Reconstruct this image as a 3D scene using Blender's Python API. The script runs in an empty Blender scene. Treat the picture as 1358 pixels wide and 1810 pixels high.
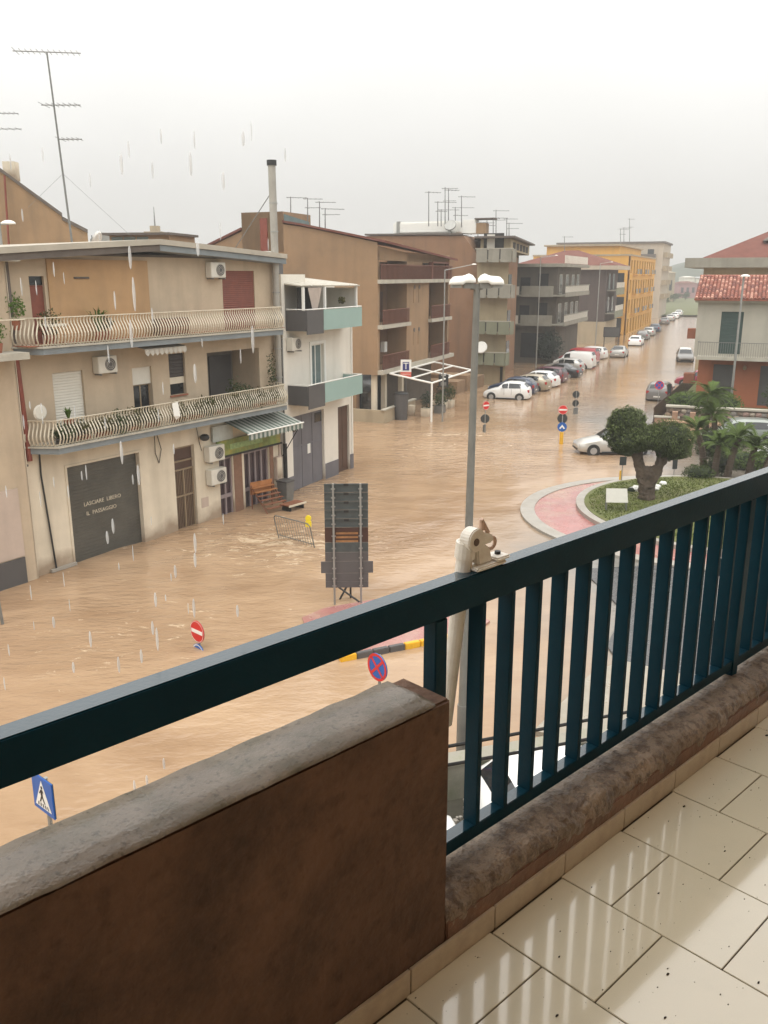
import bpy, bmesh, math, random
from mathutils import Vector, Matrix, noise
random.seed(7)
R = math.radians
S = bpy.context.scene
COL = S.collection
# ------------------------------------------------------------------ camera, sky, sun, exposure
H, FPX = 9.5, 1550.0
PITCH = math.atan(418 / 1550.0)
cam = bpy.data.cameras.new('camera')
camo = bpy.data.objects.new('camera', cam)
COL.objects.link(camo)
camo.location = (0, 0, H)
camo.rotation_euler = (math.pi / 2 - PITCH, 0, 0)
cam.sensor_fit = 'VERTICAL'
cam.sensor_height = 36.0
cam.lens = 36.0 * FPX / 1810
cam.clip_start = 0.05
cam.clip_end = 6000
S.camera = camo
S.view_settings.view_transform = 'Standard'
S.view_settings.look = 'None'
S.view_settings.gamma = 1
S.view_settings.use_curve_mapping = False
S.view_settings.exposure = 0.52

SUN_EL, SUN_AZ = 62, 200
w = bpy.data.worlds.new('World')
S.world = w
w.use_nodes = True
nt = w.node_tree
nt.nodes.clear()
out = nt.nodes.new('ShaderNodeOutputWorld')
bg = nt.nodes.new('ShaderNodeBackground')
sky = nt.nodes.new('ShaderNodeTexSky')
sky.sky_type = 'NISHITA'
sky.sun_disc = False
sky.sun_elevation = R(SUN_EL)
sky.sun_rotation = R(SUN_AZ)
sky.dust_density = 6
hs = nt.nodes.new('ShaderNodeHueSaturation')
hs.inputs['Saturation'].default_value = 0.12
tc = nt.nodes.new('ShaderNodeTexCoord')
sep = nt.nodes.new('ShaderNodeSeparateXYZ')
ramp = nt.nodes.new('ShaderNodeValToRGB')
e = ramp.color_ramp.elements
e[0].position = 0.0; e[0].color = (0.415, 0.405, 0.385, 1)
e[1].position = 1.0; e[1].color = (1.42, 1.40, 1.36, 1)
m_ = ramp.color_ramp.elements.new(0.08); m_.color = (0.485, 0.477, 0.46, 1)
m_ = ramp.color_ramp.elements.new(0.17); m_.color = (0.60, 0.594, 0.575, 1)
m_ = ramp.color_ramp.elements.new(0.30); m_.color = (0.78, 0.772, 0.75, 1)
m_ = ramp.color_ramp.elements.new(0.5); m_.color = (1.15, 1.135, 1.10, 1)
cn = nt.nodes.new('ShaderNodeTexNoise')
cn.inputs['Scale'].default_value = 2.2
cn.inputs['Detail'].default_value = 4
mr = nt.nodes.new('ShaderNodeMapRange')
mr.inputs['From Min'].default_value = 0.3; mr.inputs['From Max'].default_value = 0.7
mr.inputs['To Min'].default_value = 0.93; mr.inputs['To Max'].default_value = 1.05
vm = nt.nodes.new('ShaderNodeVectorMath'); vm.operation = 'SCALE'
vm2 = nt.nodes.new('ShaderNodeVectorMath'); vm2.operation = 'SCALE'
vm2.inputs['Scale'].default_value = 13.0
mix = nt.nodes.new('ShaderNodeMix'); mix.data_type = 'RGBA'
mix.inputs['Factor'].default_value = 0.93
L = nt.links.new
L(tc.outputs['Generated'], sep.inputs[0]); L(sep.outputs['Z'], ramp.inputs[0])
L(tc.outputs['Generated'], cn.inputs['Vector'])
L(cn.outputs['Fac'], mr.inputs['Value'])
L(ramp.outputs[0], vm.inputs[0]); L(mr.outputs[0], vm.inputs['Scale'])
L(vm.outputs[0], vm2.inputs[0])
L(sky.outputs[0], hs.inputs['Color'])
L(hs.outputs[0], mix.inputs['A']); L(vm2.outputs[0], mix.inputs['B'])
L(mix.outputs['Result'], bg.inputs['Color'])
bg.inputs['Strength'].default_value = 0.1
L(bg.outputs[0], out.inputs['Surface'])

sl = bpy.data.lights.new('sun', 'SUN')
sl.energy = 0.6
sl.angle = R(25)
sl.color = (1.0, 0.96, 0.9)
so = bpy.data.objects.new('sun', sl)
COL.objects.link(so)
az = R(SUN_AZ)
d = Vector((math.sin(az) * math.cos(R(SUN_EL)), math.cos(az) * math.cos(R(SUN_EL)), math.sin(R(SUN_EL))))
so.rotation_euler = (-d).to_track_quat('-Z', 'Y').to_euler()

# ------------------------------------------------------------------ helpers
_c, _s = math.cos(PITCH), math.sin(PITCH)
def ray(x, y):
    dx, dy = x - 679, y - 905
    return Vector((dx, FPX * _c - dy * _s, -FPX * _s - dy * _c))
def G(x, y, z=0.0):
    r = ray(x, y); t = (z - H) / r.z
    return Vector((r.x * t, r.y * t, z))
def DP(x, y, depth):                      # world point at a given forward (world Y) depth
    r = ray(x, y); t = depth / r.y
    return Vector((r.x * t, depth, H + r.z * t))

MATS = {}
def mat(name, col, rough=0.8, var=0.12, scale=3.0, streak=0.0, bump=0.0, bscale=None, metal=0.0,
        dirt=None, dirt_amt=0.0, dscale=1.2, spec=0.5, wet=0.0, alpha=None, fine=0.0, coat=0.0, sharp=0.0, damp=0.0):
    if name in MATS: return MATS[name]
    m = bpy.data.materials.new(name); m.use_nodes = True
    MATS[name] = m
    n = m.node_tree.nodes; l = m.node_tree.links
    b = n['Principled BSDF']
    b.inputs['Roughness'].default_value = rough
    b.inputs['Metallic'].default_value = metal
    b.inputs['Specular IOR Level'].default_value = spec
    b.inputs['Coat Weight'].default_value = coat
    c4 = (*col, 1)
    t = n.new('ShaderNodeTexCoord')
    geo = t.outputs['Object']
    no = n.new('ShaderNodeTexNoise'); no.inputs['Scale'].default_value = scale
    no.inputs['Detail'].default_value = 6; no.inputs['Roughness'].default_value = 0.65
    l.new(geo, no.inputs['Vector'])
    r = n.new('ShaderNodeMapRange')
    r.inputs['From Min'].default_value = 0.25; r.inputs['From Max'].default_value = 0.75
    r.inputs['To Min'].default_value = 1 - var; r.inputs['To Max'].default_value = 1 + var
    l.new(no.outputs['Fac'], r.inputs['Value'])
    v = n.new('ShaderNodeVectorMath'); v.operation = 'SCALE'
    v.inputs[0].default_value = col
    l.new(r.outputs[0], v.inputs['Scale'])
    cur = v.outputs[0]
    def mixin(fac, colour):
        nonlocal cur
        x = n.new('ShaderNodeMix'); x.data_type = 'RGBA'
        l.new(fac, x.inputs['Factor']); l.new(cur, x.inputs['A'])
        x.inputs['B'].default_value = (*colour, 1)
        cur = x.outputs['Result']
    if streak:
        mp = n.new('ShaderNodeMapping'); mp.inputs['Scale'].default_value = (0.9, 0.9, 0.12)
        l.new(geo, mp.inputs[0])
        s2 = n.new('ShaderNodeTexNoise'); s2.inputs['Scale'].default_value = 1.6; s2.inputs['Detail'].default_value = 7
        l.new(mp.outputs[0], s2.inputs['Vector'])
        q = n.new('ShaderNodeMapRange')
        q.inputs['From Min'].default_value = 0.48; q.inputs['From Max'].default_value = 0.78
        q.inputs['To Max'].default_value = streak
        l.new(s2.outputs['Fac'], q.inputs['Value'])
        mixin(q.outputs[0], dirt or tuple(k * 0.35 for k in col))
    if dirt_amt:
        s3 = n.new('ShaderNodeTexNoise'); s3.inputs['Scale'].default_value = dscale; s3.inputs['Detail'].default_value = 8
        s3.inputs['Roughness'].default_value = 0.7
        l.new(geo, s3.inputs['Vector'])
        q = n.new('ShaderNodeMapRange')
        q.inputs['From Min'].default_value = 0.45 + .04 * sharp; q.inputs['From Max'].default_value = 0.68 - .14 * sharp
        q.inputs['To Max'].default_value = dirt_amt
        l.new(s3.outputs['Fac'], q.inputs['Value'])
        mixin(q.outputs[0], dirt or tuple(k * 0.4 for k in col))
    if damp:
        sz = n.new('ShaderNodeSeparateXYZ'); l.new(geo, sz.inputs[0])
        dn = n.new('ShaderNodeTexNoise'); dn.inputs['Scale'].default_value = 1.3; dn.inputs['Detail'].default_value = 6; l.new(geo, dn.inputs['Vector'])
        ad = n.new('ShaderNodeMath'); ad.operation = 'MULTIPLY_ADD'; l.new(dn.outputs['Fac'], ad.inputs[0]); ad.inputs[1].default_value = -1.1; l.new(sz.outputs['Z'], ad.inputs[2])
        q = n.new('ShaderNodeMapRange'); q.inputs['From Min'].default_value = -.42; q.inputs['From Max'].default_value = .12
        q.inputs['To Min'].default_value = damp; q.inputs['To Max'].default_value = 0
        l.new(ad.outputs[0], q.inputs['Value']); mixin(q.outputs[0], (0.23, 0.15, 0.09))
    if fine:
        s4 = n.new('ShaderNodeTexNoise'); s4.inputs['Scale'].default_value = scale * 14; s4.inputs['Detail'].default_value = 3
        l.new(geo, s4.inputs['Vector'])
        q = n.new('ShaderNodeMapRange')
        q.inputs['From Min'].default_value = 0.56; q.inputs['From Max'].default_value = 0.7
        q.inputs['To Max'].default_value = fine
        l.new(s4.outputs['Fac'], q.inputs['Value'])
        mixin(q.outputs[0], tuple(k * 0.25 for k in col))
    l.new(cur, b.inputs['Base Color'])
    if wet:
        s5 = n.new('ShaderNodeTexNoise'); s5.inputs['Scale'].default_value = 1.7; s5.inputs['Detail'].default_value = 5
        l.new(geo, s5.inputs['Vector'])
        q = n.new('ShaderNodeMapRange')
        q.inputs['From Min'].default_value = 0.4; q.inputs['From Max'].default_value = 0.62
        q.inputs['To Min'].default_value = rough; q.inputs['To Max'].default_value = max(0.05, rough - wet)
        l.new(s5.outputs['Fac'], q.inputs['Value'])
        l.new(q.outputs[0], b.inputs['Roughness'])
    if bump:
        bn = n.new('ShaderNodeTexNoise'); bn.inputs['Scale'].default_value = bscale or scale * 8
        bn.inputs['Detail'].default_value = 5
        l.new(geo, bn.inputs['Vector'])
        bp = n.new('ShaderNodeBump'); bp.inputs['Strength'].default_value = 1.0; bp.inputs['Distance'].default_value = bump
        l.new(bn.outputs['Fac'], bp.inputs['Height']); l.new(bp.outputs[0], b.inputs['Normal'])
    if alpha is not None:
        b.inputs['Alpha'].default_value = alpha
    return m

class MB:
    def __init__(s): s.v = []; s.f = []
    def add(s, vs, fs):
        o = len(s.v); s.v += [tuple(p) for p in vs]; s.f += [tuple(i + o for i in f) for f in fs]; return s
    def box(s, x0, x1, y0, y1, z0, z1):
        if x0 > x1: x0, x1 = x1, x0
        if y0 > y1: y0, y1 = y1, y0
        if z0 > z1: z0, z1 = z1, z0
        return s.add([(x0, y0, z0), (x1, y0, z0), (x1, y1, z0), (x0, y1, z0), (x0, y0, z1), (x1, y0, z1), (x1, y1, z1), (x0, y1, z1)],
                     [(0, 3, 2, 1), (4, 5, 6, 7), (0, 1, 5, 4), (1, 2, 6, 5), (2, 3, 7, 6), (3, 0, 4, 7)])
    def quad(s, a, b, c, d): return s.add([a, b, c, d], [(0, 1, 2, 3)])
    def tube(s, p, q, r, r2=None, n=8, cap=True):
        p, q = Vector(p), Vector(q); r2 = r if r2 is None else r2
        ax = (q - p).normalized() if (q - p).length > 1e-9 else Vector((0, 0, 1))
        a = ax.orthogonal().normalized(); b = ax.cross(a)
        vs = []
        for c, rr in ((p, r), (q, r2)):
            for i in range(n):
                t = 2 * math.pi * i / n
                vs.append(c + a * math.cos(t) * rr + b * math.sin(t) * rr)
        fs = [(i, (i + 1) % n, n + (i + 1) % n, n + i) for i in range(n)]
        if cap: fs += [tuple(range(n - 1, -1, -1)), tuple(range(n, 2 * n))]
        return s.add(vs, fs)
    def path(s, pts, r, n=6):
        for a, b in zip(pts[:-1], pts[1:]): s.tube(a, b, r, n=n)
        return s
    def prism(s, pts, d0, d1, plane='xy'):
        n = len(pts)
        def P(a, b, c):
            return (a, b, c) if plane == 'xy' else ((a, c, b) if plane == 'xz' else (c, a, b))
        vs = [P(a, b, d0) for a, b in pts] + [P(a, b, d1) for a, b in pts]
        fs = [tuple(range(n - 1, -1, -1)), tuple(range(n, 2 * n))] + [(i, (i + 1) % n, n + (i + 1) % n, n + i) for i in range(n)]
        return s.add(vs, fs)
    def ball(s, c, rx, ry=None, rz=None, n=10, m=6, zmin=-1.0, jit=0.0):
        ry = ry or rx; rz = rz or rx
        vs = []; fs = []
        for j in range(m + 1):
            ph = math.asin(zmin) + (math.pi / 2 - math.asin(zmin)) * j / m
            for i in range(n):
                t = 2 * math.pi * i / n
                k = 1 + random.uniform(-jit, jit)
                vs.append((c[0] + rx * k * math.cos(ph) * math.cos(t), c[1] + ry * k * math.cos(ph) * math.sin(t), c[2] + rz * k * math.sin(ph)))
        for j in range(m):
            for i in range(n):
                fs.append((j * n + i, j * n + (i + 1) % n, (j + 1) * n + (i + 1) % n, (j + 1) * n + i))
        if zmin > -1: fs.append(tuple(range(n - 1, -1, -1)))
        return s.add(vs, fs)
    def build(s, name, m, parent=None, smooth=False, bevel=0, kind=None, label=None, fix=True):
        me = bpy.data.meshes.new(name)
        me.from_pydata(s.v, [], s.f)
        if fix:
            bm = bmesh.new(); bm.from_mesh(me)
            bmesh.ops.recalc_face_normals(bm, faces=bm.faces)
            if bevel:
                bmesh.ops.remove_doubles(bm, verts=bm.verts, dist=1e-5)
                bmesh.ops.bevel(bm, geom=bm.edges[:], offset=bevel, segments=2, affect='EDGES', clamp_overlap=True)
            bm.to_mesh(me); bm.free()
        me.materials.append(m)
        if smooth: me.shade_smooth()
        o = bpy.data.objects.new(name, me); COL.objects.link(o)
        if parent is not None: o.parent = parent
        if kind: o['kind'] = kind
        if label: o['label'] = label
        return o
def tag(o, label, cat, group=None):
    o['label'] = label; o['category'] = cat
    if group: o['group'] = group
    return o
def thing(name, loc, rz, label, cat, group=None):
    o = bpy.data.objects.new(name, None); COL.objects.link(o)
    o.empty_display_size = 0.3
    o.location = loc; o.rotation_euler = (0, 0, rz)
    return tag(o, label, cat, group)
def hd(deg): return R(90 - deg)            # heading (clockwise from +Y) of the local x axis
def copy_part(o, parent, loc=None, rot=None):
    c = o.copy(); COL.objects.link(c); c.parent = parent
    if loc is not None: c.location = loc
    if rot is not None: c.rotation_euler = rot
    return c
def cut_wall(mb, u0, u1, z0, z1, holes, y=0.0, d=0.18):
    us = sorted({u0, u1, *[h[0] for h in holes], *[h[1] for h in holes]})
    zs = sorted({z0, z1, *[h[2] for h in holes], *[h[3] for h in holes]})
    for a, b in zip(us[:-1], us[1:]):
        for c, e_ in zip(zs[:-1], zs[1:]):
            m1, m2 = (a + b) / 2, (c + e_) / 2
            if any(h[0] < m1 < h[1] and h[2] < m2 < h[3] for h in holes): continue
            mb.quad((a, y, c), (b, y, c), (b, y, e_), (a, y, e_))
    for a, b, c, e_ in holes:
        mb.quad((a, y, c), (a, y + d, c), (a, y + d, e_), (a, y, e_))
        mb.quad((b, y, c), (b, y, e_), (b, y + d, e_), (b, y + d, c))
        mb.quad((a, y, e_), (a, y + d, e_), (b, y + d, e_), (b, y, e_))
        mb.quad((a, y, c), (b, y, c), (b, y + d, c), (a, y + d, c))
    return mb

# ---- materials
M = dict(
 cream=mat('cream_plaster', (0.50, 0.40, 0.285), 0.85, 0.10, 1.5, streak=0.5, dirt=(0.29, 0.23, 0.165), bump=0.004, bscale=30, dirt_amt=0.12),
 cream2=mat('pale_plaster', (0.68, 0.60, 0.47), 0.85, 0.08, 1.5, damp=.75, streak=0.45, dirt=(0.34, 0.29, 0.21), bump=0.004, bscale=30),
 pinkw=mat('pinkish_plaster', (0.50, 0.40, 0.33), 0.85, 0.08, 1.5, streak=0.3),
 orange=mat('ochre_plaster', (0.45, 0.28, 0.14), 0.85, 0.12, 1.2, streak=0.4, dirt=(0.24, 0.16, 0.09), bump=0.004, bscale=30),
 white=mat('white_plaster', (0.72, 0.68, 0.60), 0.8, 0.05, 1.5, damp=.7, streak=0.35, dirt=(0.42, 0.38, 0.31)),
 brown=mat('brown_render', (0.32, 0.205, 0.115), 0.9, 0.14, 0.6, damp=.5, streak=0.38, dirt=(0.14, 0.10, 0.062), bump=0.006, bscale=22, dirt_amt=0.6, dscale=0.3),
 brown2=mat('red_brown_render', (0.25, 0.14, 0.078), 0.9, 0.10, 0.8, streak=0.7, dirt=(0.15, 0.10, 0.065), bump=0.006, bscale=22),
 brown3=mat('tan_brown_render', (0.31, 0.20, 0.11), 0.9, 0.12, 0.8, streak=0.5, dirt=(0.13, 0.10, 0.065), bump=0.006, bscale=22, dirt_amt=0.2, dscale=0.7),
 tan=mat('light_tan_render', (0.37, 0.30, 0.19), 0.9, 0.10, 0.9, streak=0.4, dirt=(0.18, 0.16, 0.10)),
 greyb=mat('dark_stained_concrete', (0.11, 0.09, 0.07), 0.9, 0.2, 0.9, streak=0.5, dirt=(0.05, 0.05, 0.04)),
 concb=mat('balcony_concrete', (0.27, 0.255, 0.21), 0.9, 0.12, 1.5, streak=0.45, dirt=(0.12, 0.115, 0.08)),
 greenb=mat('greenish_balcony_panel', (0.20, 0.205, 0.14), 0.9, 0.1, 1.5, streak=0.45, dirt=(0.13, 0.14, 0.10)),
 purple=mat('purplish_brown_render', (0.085, 0.062, 0.055), 0.9, 0.12, 0.8, streak=0.35),
 beige=mat('beige_render', (0.38, 0.31, 0.21), 0.9, 0.08, 0.8, streak=0.35),
 yellow=mat('yellow_plaster', (0.62, 0.34, 0.065), 0.85, 0.06, 0.7, streak=0.25, dirt=(0.38, 0.24, 0.09)),
 beige2=mat('far_beige_slab', (0.44, 0.38, 0.30), 0.9, 0.05, 0.7, streak=0.2),
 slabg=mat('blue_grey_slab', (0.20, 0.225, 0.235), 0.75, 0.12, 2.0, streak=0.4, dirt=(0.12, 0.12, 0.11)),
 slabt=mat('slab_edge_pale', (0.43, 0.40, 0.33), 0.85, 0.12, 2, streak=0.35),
 rooftop=mat('roof_sheet_pale', (0.42, 0.38, 0.31), 0.7, 0.12, 1.0, dirt_amt=0.3, dirt=(0.25, 0.22, 0.17)),
 soffit=mat('soffit_dark', (0.12, 0.10, 0.085), 0.9, 0.2, 2),
 redshut=mat('red_brown_shutter', (0.20, 0.055, 0.032), 0.6, 0.2, 3),
 whiteshut=mat('white_shutter', (0.66, 0.63, 0.55), 0.6, 0.05, 3),
 garage=mat('grey_metal_shutter', (0.10, 0.095, 0.08), 0.45, 0.3, 0.8, dirt_amt=0.35, dirt=(0.05, 0.055, 0.05), metal=0.2, wet=0.15),
 gateg=mat('grey_blue_door', (0.145, 0.14, 0.155), 0.55, 0.12, 1.5, streak=0.3),
 browndoor=mat('brown_door', (0.085, 0.045, 0.03), 0.5, 0.2, 2),
 bronze=mat('bronze_door_frame', (0.30, 0.23, 0.15), 0.45, 0.1, 2, metal=0.3),
 lilac=mat('lilac_frame', (0.27, 0.22, 0.22), 0.6, 0.1, 2),
 glass=mat('dark_window_glass', (0.02, 0.022, 0.024), 0.08, 0.2, 2, spec=0.6),
 glassl=mat('pale_window_glass', (0.14, 0.19, 0.19), 0.1, 0.2, 2, spec=0.7),
 dark=mat('dark_interior', (0.03, 0.026, 0.022), 0.9, 0.3, 2),
 teal=mat('teal_glass_panel', (0.30, 0.42, 0.385), 0.25, 0.05, 1.0, spec=0.6),
 charcoal=mat('charcoal_panel', (0.085, 0.08, 0.078), 0.5, 0.1, 2),
 metal=mat('grey_metal', (0.20, 0.20, 0.19), 0.5, 0.15, 4, metal=0.5),
 galv=mat('galvanised_steel', (0.34, 0.34, 0.32), 0.45, 0.15, 3, metal=0.6, streak=0.3),
 lampp=mat('weathered_lamp_pole', (0.19, 0.185, 0.165), 0.55, 0.2, 2, streak=0.5, metal=0.2),
 whitem=mat('white_paint', (0.78, 0.77, 0.72), 0.4, 0.05, 4),
 opal=mat('lamp_shell_white', (0.80, 0.78, 0.72), 0.3, 0.06, 4, dirt_amt=0.15, dirt=(0.4, 0.38, 0.3), dscale=6),
 black=mat('black_plastic', (0.018, 0.018, 0.018), 0.5, 0.2, 4),
 backs=mat('sign_back_grey', (0.05, 0.055, 0.055), 0.45, 0.2, 3, metal=0.3),
 red=mat('sign_red', (0.58, 0.02, 0.018), 0.4, 0.06, 4),
 blue=mat('sign_blue', (0.012, 0.10, 0.38), 0.4, 0.06, 4),
 yellowp=mat('yellow_paint', (0.72, 0.40, 0.02), 0.45, 0.12, 4, fine=0.3),
 rust=mat('rusty_red_pipe', (0.21, 0.05, 0.03), 0.6, 0.2, 3, streak=0.4),
 rail=mat('cream_painted_iron', (0.60, 0.54, 0.42), 0.5, 0.1, 5, dirt_amt=0.3, dirt=(0.28, 0.18, 0.10), dscale=3),
 railbr=mat('red_brown_railing', (0.18, 0.07, 0.045), 0.6, 0.15, 4),
 rtile=mat('red_roof_tile', (0.27, 0.085, 0.052), 0.7, 0.35, 2.5, dirt_amt=0.4, dirt=(0.20, 0.08, 0.055), dscale=3),
 rroof=mat('faded_red_roof', (0.165, 0.066, 0.050), 0.9, 0.15, 1.5, spec=.15, dirt_amt=0.3, dirt=(0.22, 0.11, 0.09)),
 terra=mat('terracotta_wall', (0.36, 0.12, 0.055), 0.85, 0.1, 1.5, streak=0.3),
 greenshut=mat('dark_green_shutter', (0.018, 0.045, 0.036), 0.55, 0.15, 3),
 stone=mat('rubble_stone', (0.22, 0.165, 0.115), 0.9, 0.35, 3, bump=0.01, bscale=12),
 brick=mat('thin_brick', (0.33, 0.20, 0.13), 0.9, 0.2, 6),
 kerb=mat('kerb_concrete', (0.33, 0.305, 0.265), 0.6, 0.12, 2, wet=0.3, dirt_amt=0.2, dirt=(0.3, 0.24, 0.17)),
 pink=mat('wet_pink_paving', (0.36, 0.15, 0.135), 0.35, 0.18, 1.2, dirt_amt=0.9, dirt=(0.42, 0.29, 0.21), dscale=0.45, wet=0.25, bump=0.003, bscale=40),
 pave=mat('pavement_concrete', (0.29, 0.26, 0.205), 0.6, 0.12, 1.5, wet=0.35, dirt_amt=0.3, dirt=(0.26, 0.20, 0.13)),
 asphalt=mat('wet_asphalt', (0.065, 0.064, 0.064), 0.4, 0.2, 1.2, wet=0.34, bump=0.004, bscale=60),
 grass=mat('grass_soil', (0.115, 0.13, 0.04), 0.95, 0.35, 1.2, dirt_amt=0.45, dirt=(0.16, 0.12, 0.05), dscale=0.5, bump=0.03, bscale=20),
 leaf=mat('olive_leaf', (0.046, 0.062, 0.020), 0.8, 0.45, 1.5, spec=.15),
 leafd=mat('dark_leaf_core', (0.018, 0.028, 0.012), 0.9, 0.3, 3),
 leafp=mat('palm_leaf', (0.070, 0.105, 0.022), 0.7, 0.45, 1.5, spec=.2),
 leafg=mat('potted_leaf', (0.08, 0.14, 0.022), 0.8, 0.4, 3, spec=.15),
 leafo=mat('dull_potted_leaf', (0.07, 0.064, 0.022), 0.9, 0.4, 3, spec=.1),
 bark=mat('gnarled_bark', (0.085, 0.062, 0.043), 0.95, 0.4, 2.5, bump=0.04, bscale=7, streak=0.5),
 pot=mat('terracotta_pot', (0.30, 0.11, 0.06), 0.85, 0.15, 4),
 tyre=mat('tyre_rubber', (0.02, 0.02, 0.02), 0.8, 0.2, 4),
 rim=mat('wheel_rim', (0.42, 0.42, 0.42), 0.35, 0.1, 4, metal=0.6),
 carglass=mat('car_glass', (0.012, 0.015, 0.018), 0.06, 0.1, 2, spec=0.8),
 tail=mat('tail_light_red', (0.42, 0.02, 0.02), 0.25, 0.1, 4),
 headl=mat('headlight_lens', (0.62, 0.62, 0.60), 0.12, 0.05, 4),
 board=mat('board_back_aluminium', (0.075, 0.088, 0.088), 0.5, 0.25, 2.0, metal=0.35, dirt_amt=0.4, dirt=(0.04, 0.043, 0.045), dscale=3),
 boardb=mat('brown_board_back', (0.05, 0.020, 0.012), 0.6, 0.3, 2.5),
 boardo=mat('orange_flaking_film', (0.27, 0.13, 0.045), 0.6, 0.4, 6),
 acw=mat('air_conditioner_casing', (0.66, 0.63, 0.55), 0.5, 0.06, 3, streak=0.2),
)

# ------------------------------------------------------------------ large structure : ground and flood water
gm = MB()
gm.quad((-1500, -60, -0.42), (1500, -60, -0.42), (1500, 4000, -0.42), (-1500, 4000, -0.42))
gm.build('ground', mat('far_ground', (0.14, 0.15, 0.07), 0.95, 0.3, 0.05), kind='structure')

# flood water : one mesh, finer near the camera, really displaced by the current
def water_h(x, y):
    a = R(28)
    p = Vector((x * math.cos(a) - y * math.sin(a), (x * math.sin(a) + y * math.cos(a)), 0))
    h = noise.noise(Vector((p.x * 0.9, p.y * 0.45, 0))) * 0.5 + noise.noise(Vector((p.x * 2.3, p.y * 1.1, 3.1))) * 0.28
    t = math.exp(-((x + 4.5) ** 2 + (y - 31) ** 2) / 40) * 1.6 + math.exp(-((x - 3) ** 2 / 30 + (y - 53) ** 2 / 5)) * 1.3 + 0.55
    if x > 5: t *= max(0.15, 1 - (x - 5) / 8)
    return h * 0.085 * t
xs = [-40, -30, -24] + [-20 + i * 0.28 for i in range(150)] + [23, 26, 30, 36, 44, 60, 90, 140, 260]
ys = [-8, 0, 4] + [8 + i * 0.30 for i in range(190)] + [66, 70, 75, 82, 90, 100, 115, 135, 160, 190, 230, 280, 340, 420]
wv = [(x, y, water_h(x, y) if -21 < x < 22 and 7 < y < 66 else 0.0) for y in ys for x in xs]
nx = len(xs)
wf = [(j * nx + i, j * nx + i + 1, (j + 1) * nx + i + 1, (j + 1) * nx + i) for j in range(len(ys) - 1) for i in range(nx - 1)]
wm = bpy.data.materials.new('muddy_flood_water'); wm.use_nodes = True
n = wm.node_tree.nodes; l = wm.node_tree.links; b = n['Principled BSDF']
t = n.new('ShaderNodeTexCoord')
mp = n.new('ShaderNodeMapping'); mp.inputs['Rotation'].default_value = (0, 0, R(-25)); mp.inputs['Scale'].default_value = (0.62, 1.3, 1)
l.new(t.outputs['Object'], mp.inputs[0])
n1 = n.new('ShaderNodeTexNoise'); n1.inputs['Scale'].default_value = 0.22; n1.inputs['Detail'].default_value = 6; n1.inputs['Distortion'].default_value = 1.2
l.new(mp.outputs[0], n1.inputs['Vector'])
cr = n.new('ShaderNodeValToRGB')
cr.color_ramp.elements[0].position = 0.3; cr.color_ramp.elements[0].color = (0.30, 0.192, 0.112, 1)
cr.color_ramp.elements[1].position = 0.72; cr.color_ramp.elements[1].color = (0.43, 0.295, 0.182, 1)
nq = n.new('ShaderNodeTexNoise'); nq.inputs['Scale'].default_value = 1.5; nq.inputs['Detail'].default_value = 5; nq.inputs['Roughness'].default_value = .7; nq.inputs['Distortion'].default_value = 1.5
l.new(mp.outputs[0], nq.inputs['Vector'])
mq = n.new('ShaderNodeMath'); mq.operation = 'MULTIPLY_ADD'; mq.inputs[1].default_value = .34; l.new(nq.outputs['Fac'], mq.inputs[0])
mq2 = n.new('ShaderNodeMath'); mq2.operation = 'SUBTRACT'; l.new(n1.outputs['Fac'], mq2.inputs[0]); mq2.inputs[1].default_value = .15; l.new(mq2.outputs[0], mq.inputs[2])
l.new(mq.outputs[0], cr.inputs[0])
# foam and turbulence
n2 = n.new('ShaderNodeTexNoise'); n2.inputs['Scale'].default_value = 2.4; n2.inputs['Detail'].default_value = 8; n2.inputs['Roughness'].default_value = 0.72; n2.inputs['Distortion'].default_value = 0.8
l.new(mp.outputs[0], n2.inputs['Vector'])
def spot(cx, cy, sx, sy, rot=0.0):
    a = n.new('ShaderNodeMapping'); a.vector_type = 'TEXTURE'
    a.inputs['Location'].default_value = (cx, cy, 0); a.inputs['Rotation'].default_value = (0, 0, R(rot)); a.inputs['Scale'].default_value = (sx, sy, 1000)
    l.new(t.outputs['Object'], a.inputs[0])
    g = n.new('ShaderNodeTexGradient'); g.gradient_type = 'SPHERICAL'; l.new(a.outputs[0], g.inputs[0])
    return g.outputs['Fac']
def mth(op, a, b_=None, c=None):
    q = n.new('ShaderNodeMath'); q.operation = op; q.use_clamp = False
    for i, k in enumerate((a, b_, c)):
        if k is None: continue
        if isinstance(k, (int, float)): q.inputs[i].default_value = k
        else: l.new(k, q.inputs[i])
    return q.outputs[0]
sp = mth('MAXIMUM', spot(-3.6, 31.0, 6.5, 5.0), spot(4.0, 53.6, 7.0, 1.7, 8))
sp = mth('MAXIMUM', sp, mth('MULTIPLY', spot(-2.5, 39, 3.5, 5), 0.8))
sp = mth('MAXIMUM', sp, mth('MULTIPLY', spot(3, 49, 11, 9), 0.55))
sp = mth('MAXIMUM', sp, mth('MULTIPLY', spot(-7, 22, 9, 9), 0.45))
thr = mth('SUBTRACT', 0.665, mth('MULTIPLY', sp, 0.21))
fo = mth('MULTIPLY', mth('SUBTRACT', n2.outputs['Fac'], thr), 9.0)
foc = n.new('ShaderNodeClamp'); l.new(fo, foc.inputs[0])
fx = n.new('ShaderNodeMix'); fx.data_type = 'RGBA'; fx.inputs['B'].default_value = (0.62, 0.49, 0.34, 1)
l.new(mth('MULTIPLY', foc.outputs[0], 0.75), fx.inputs['Factor']); l.new(cr.outputs[0], fx.inputs['A'])
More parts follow.
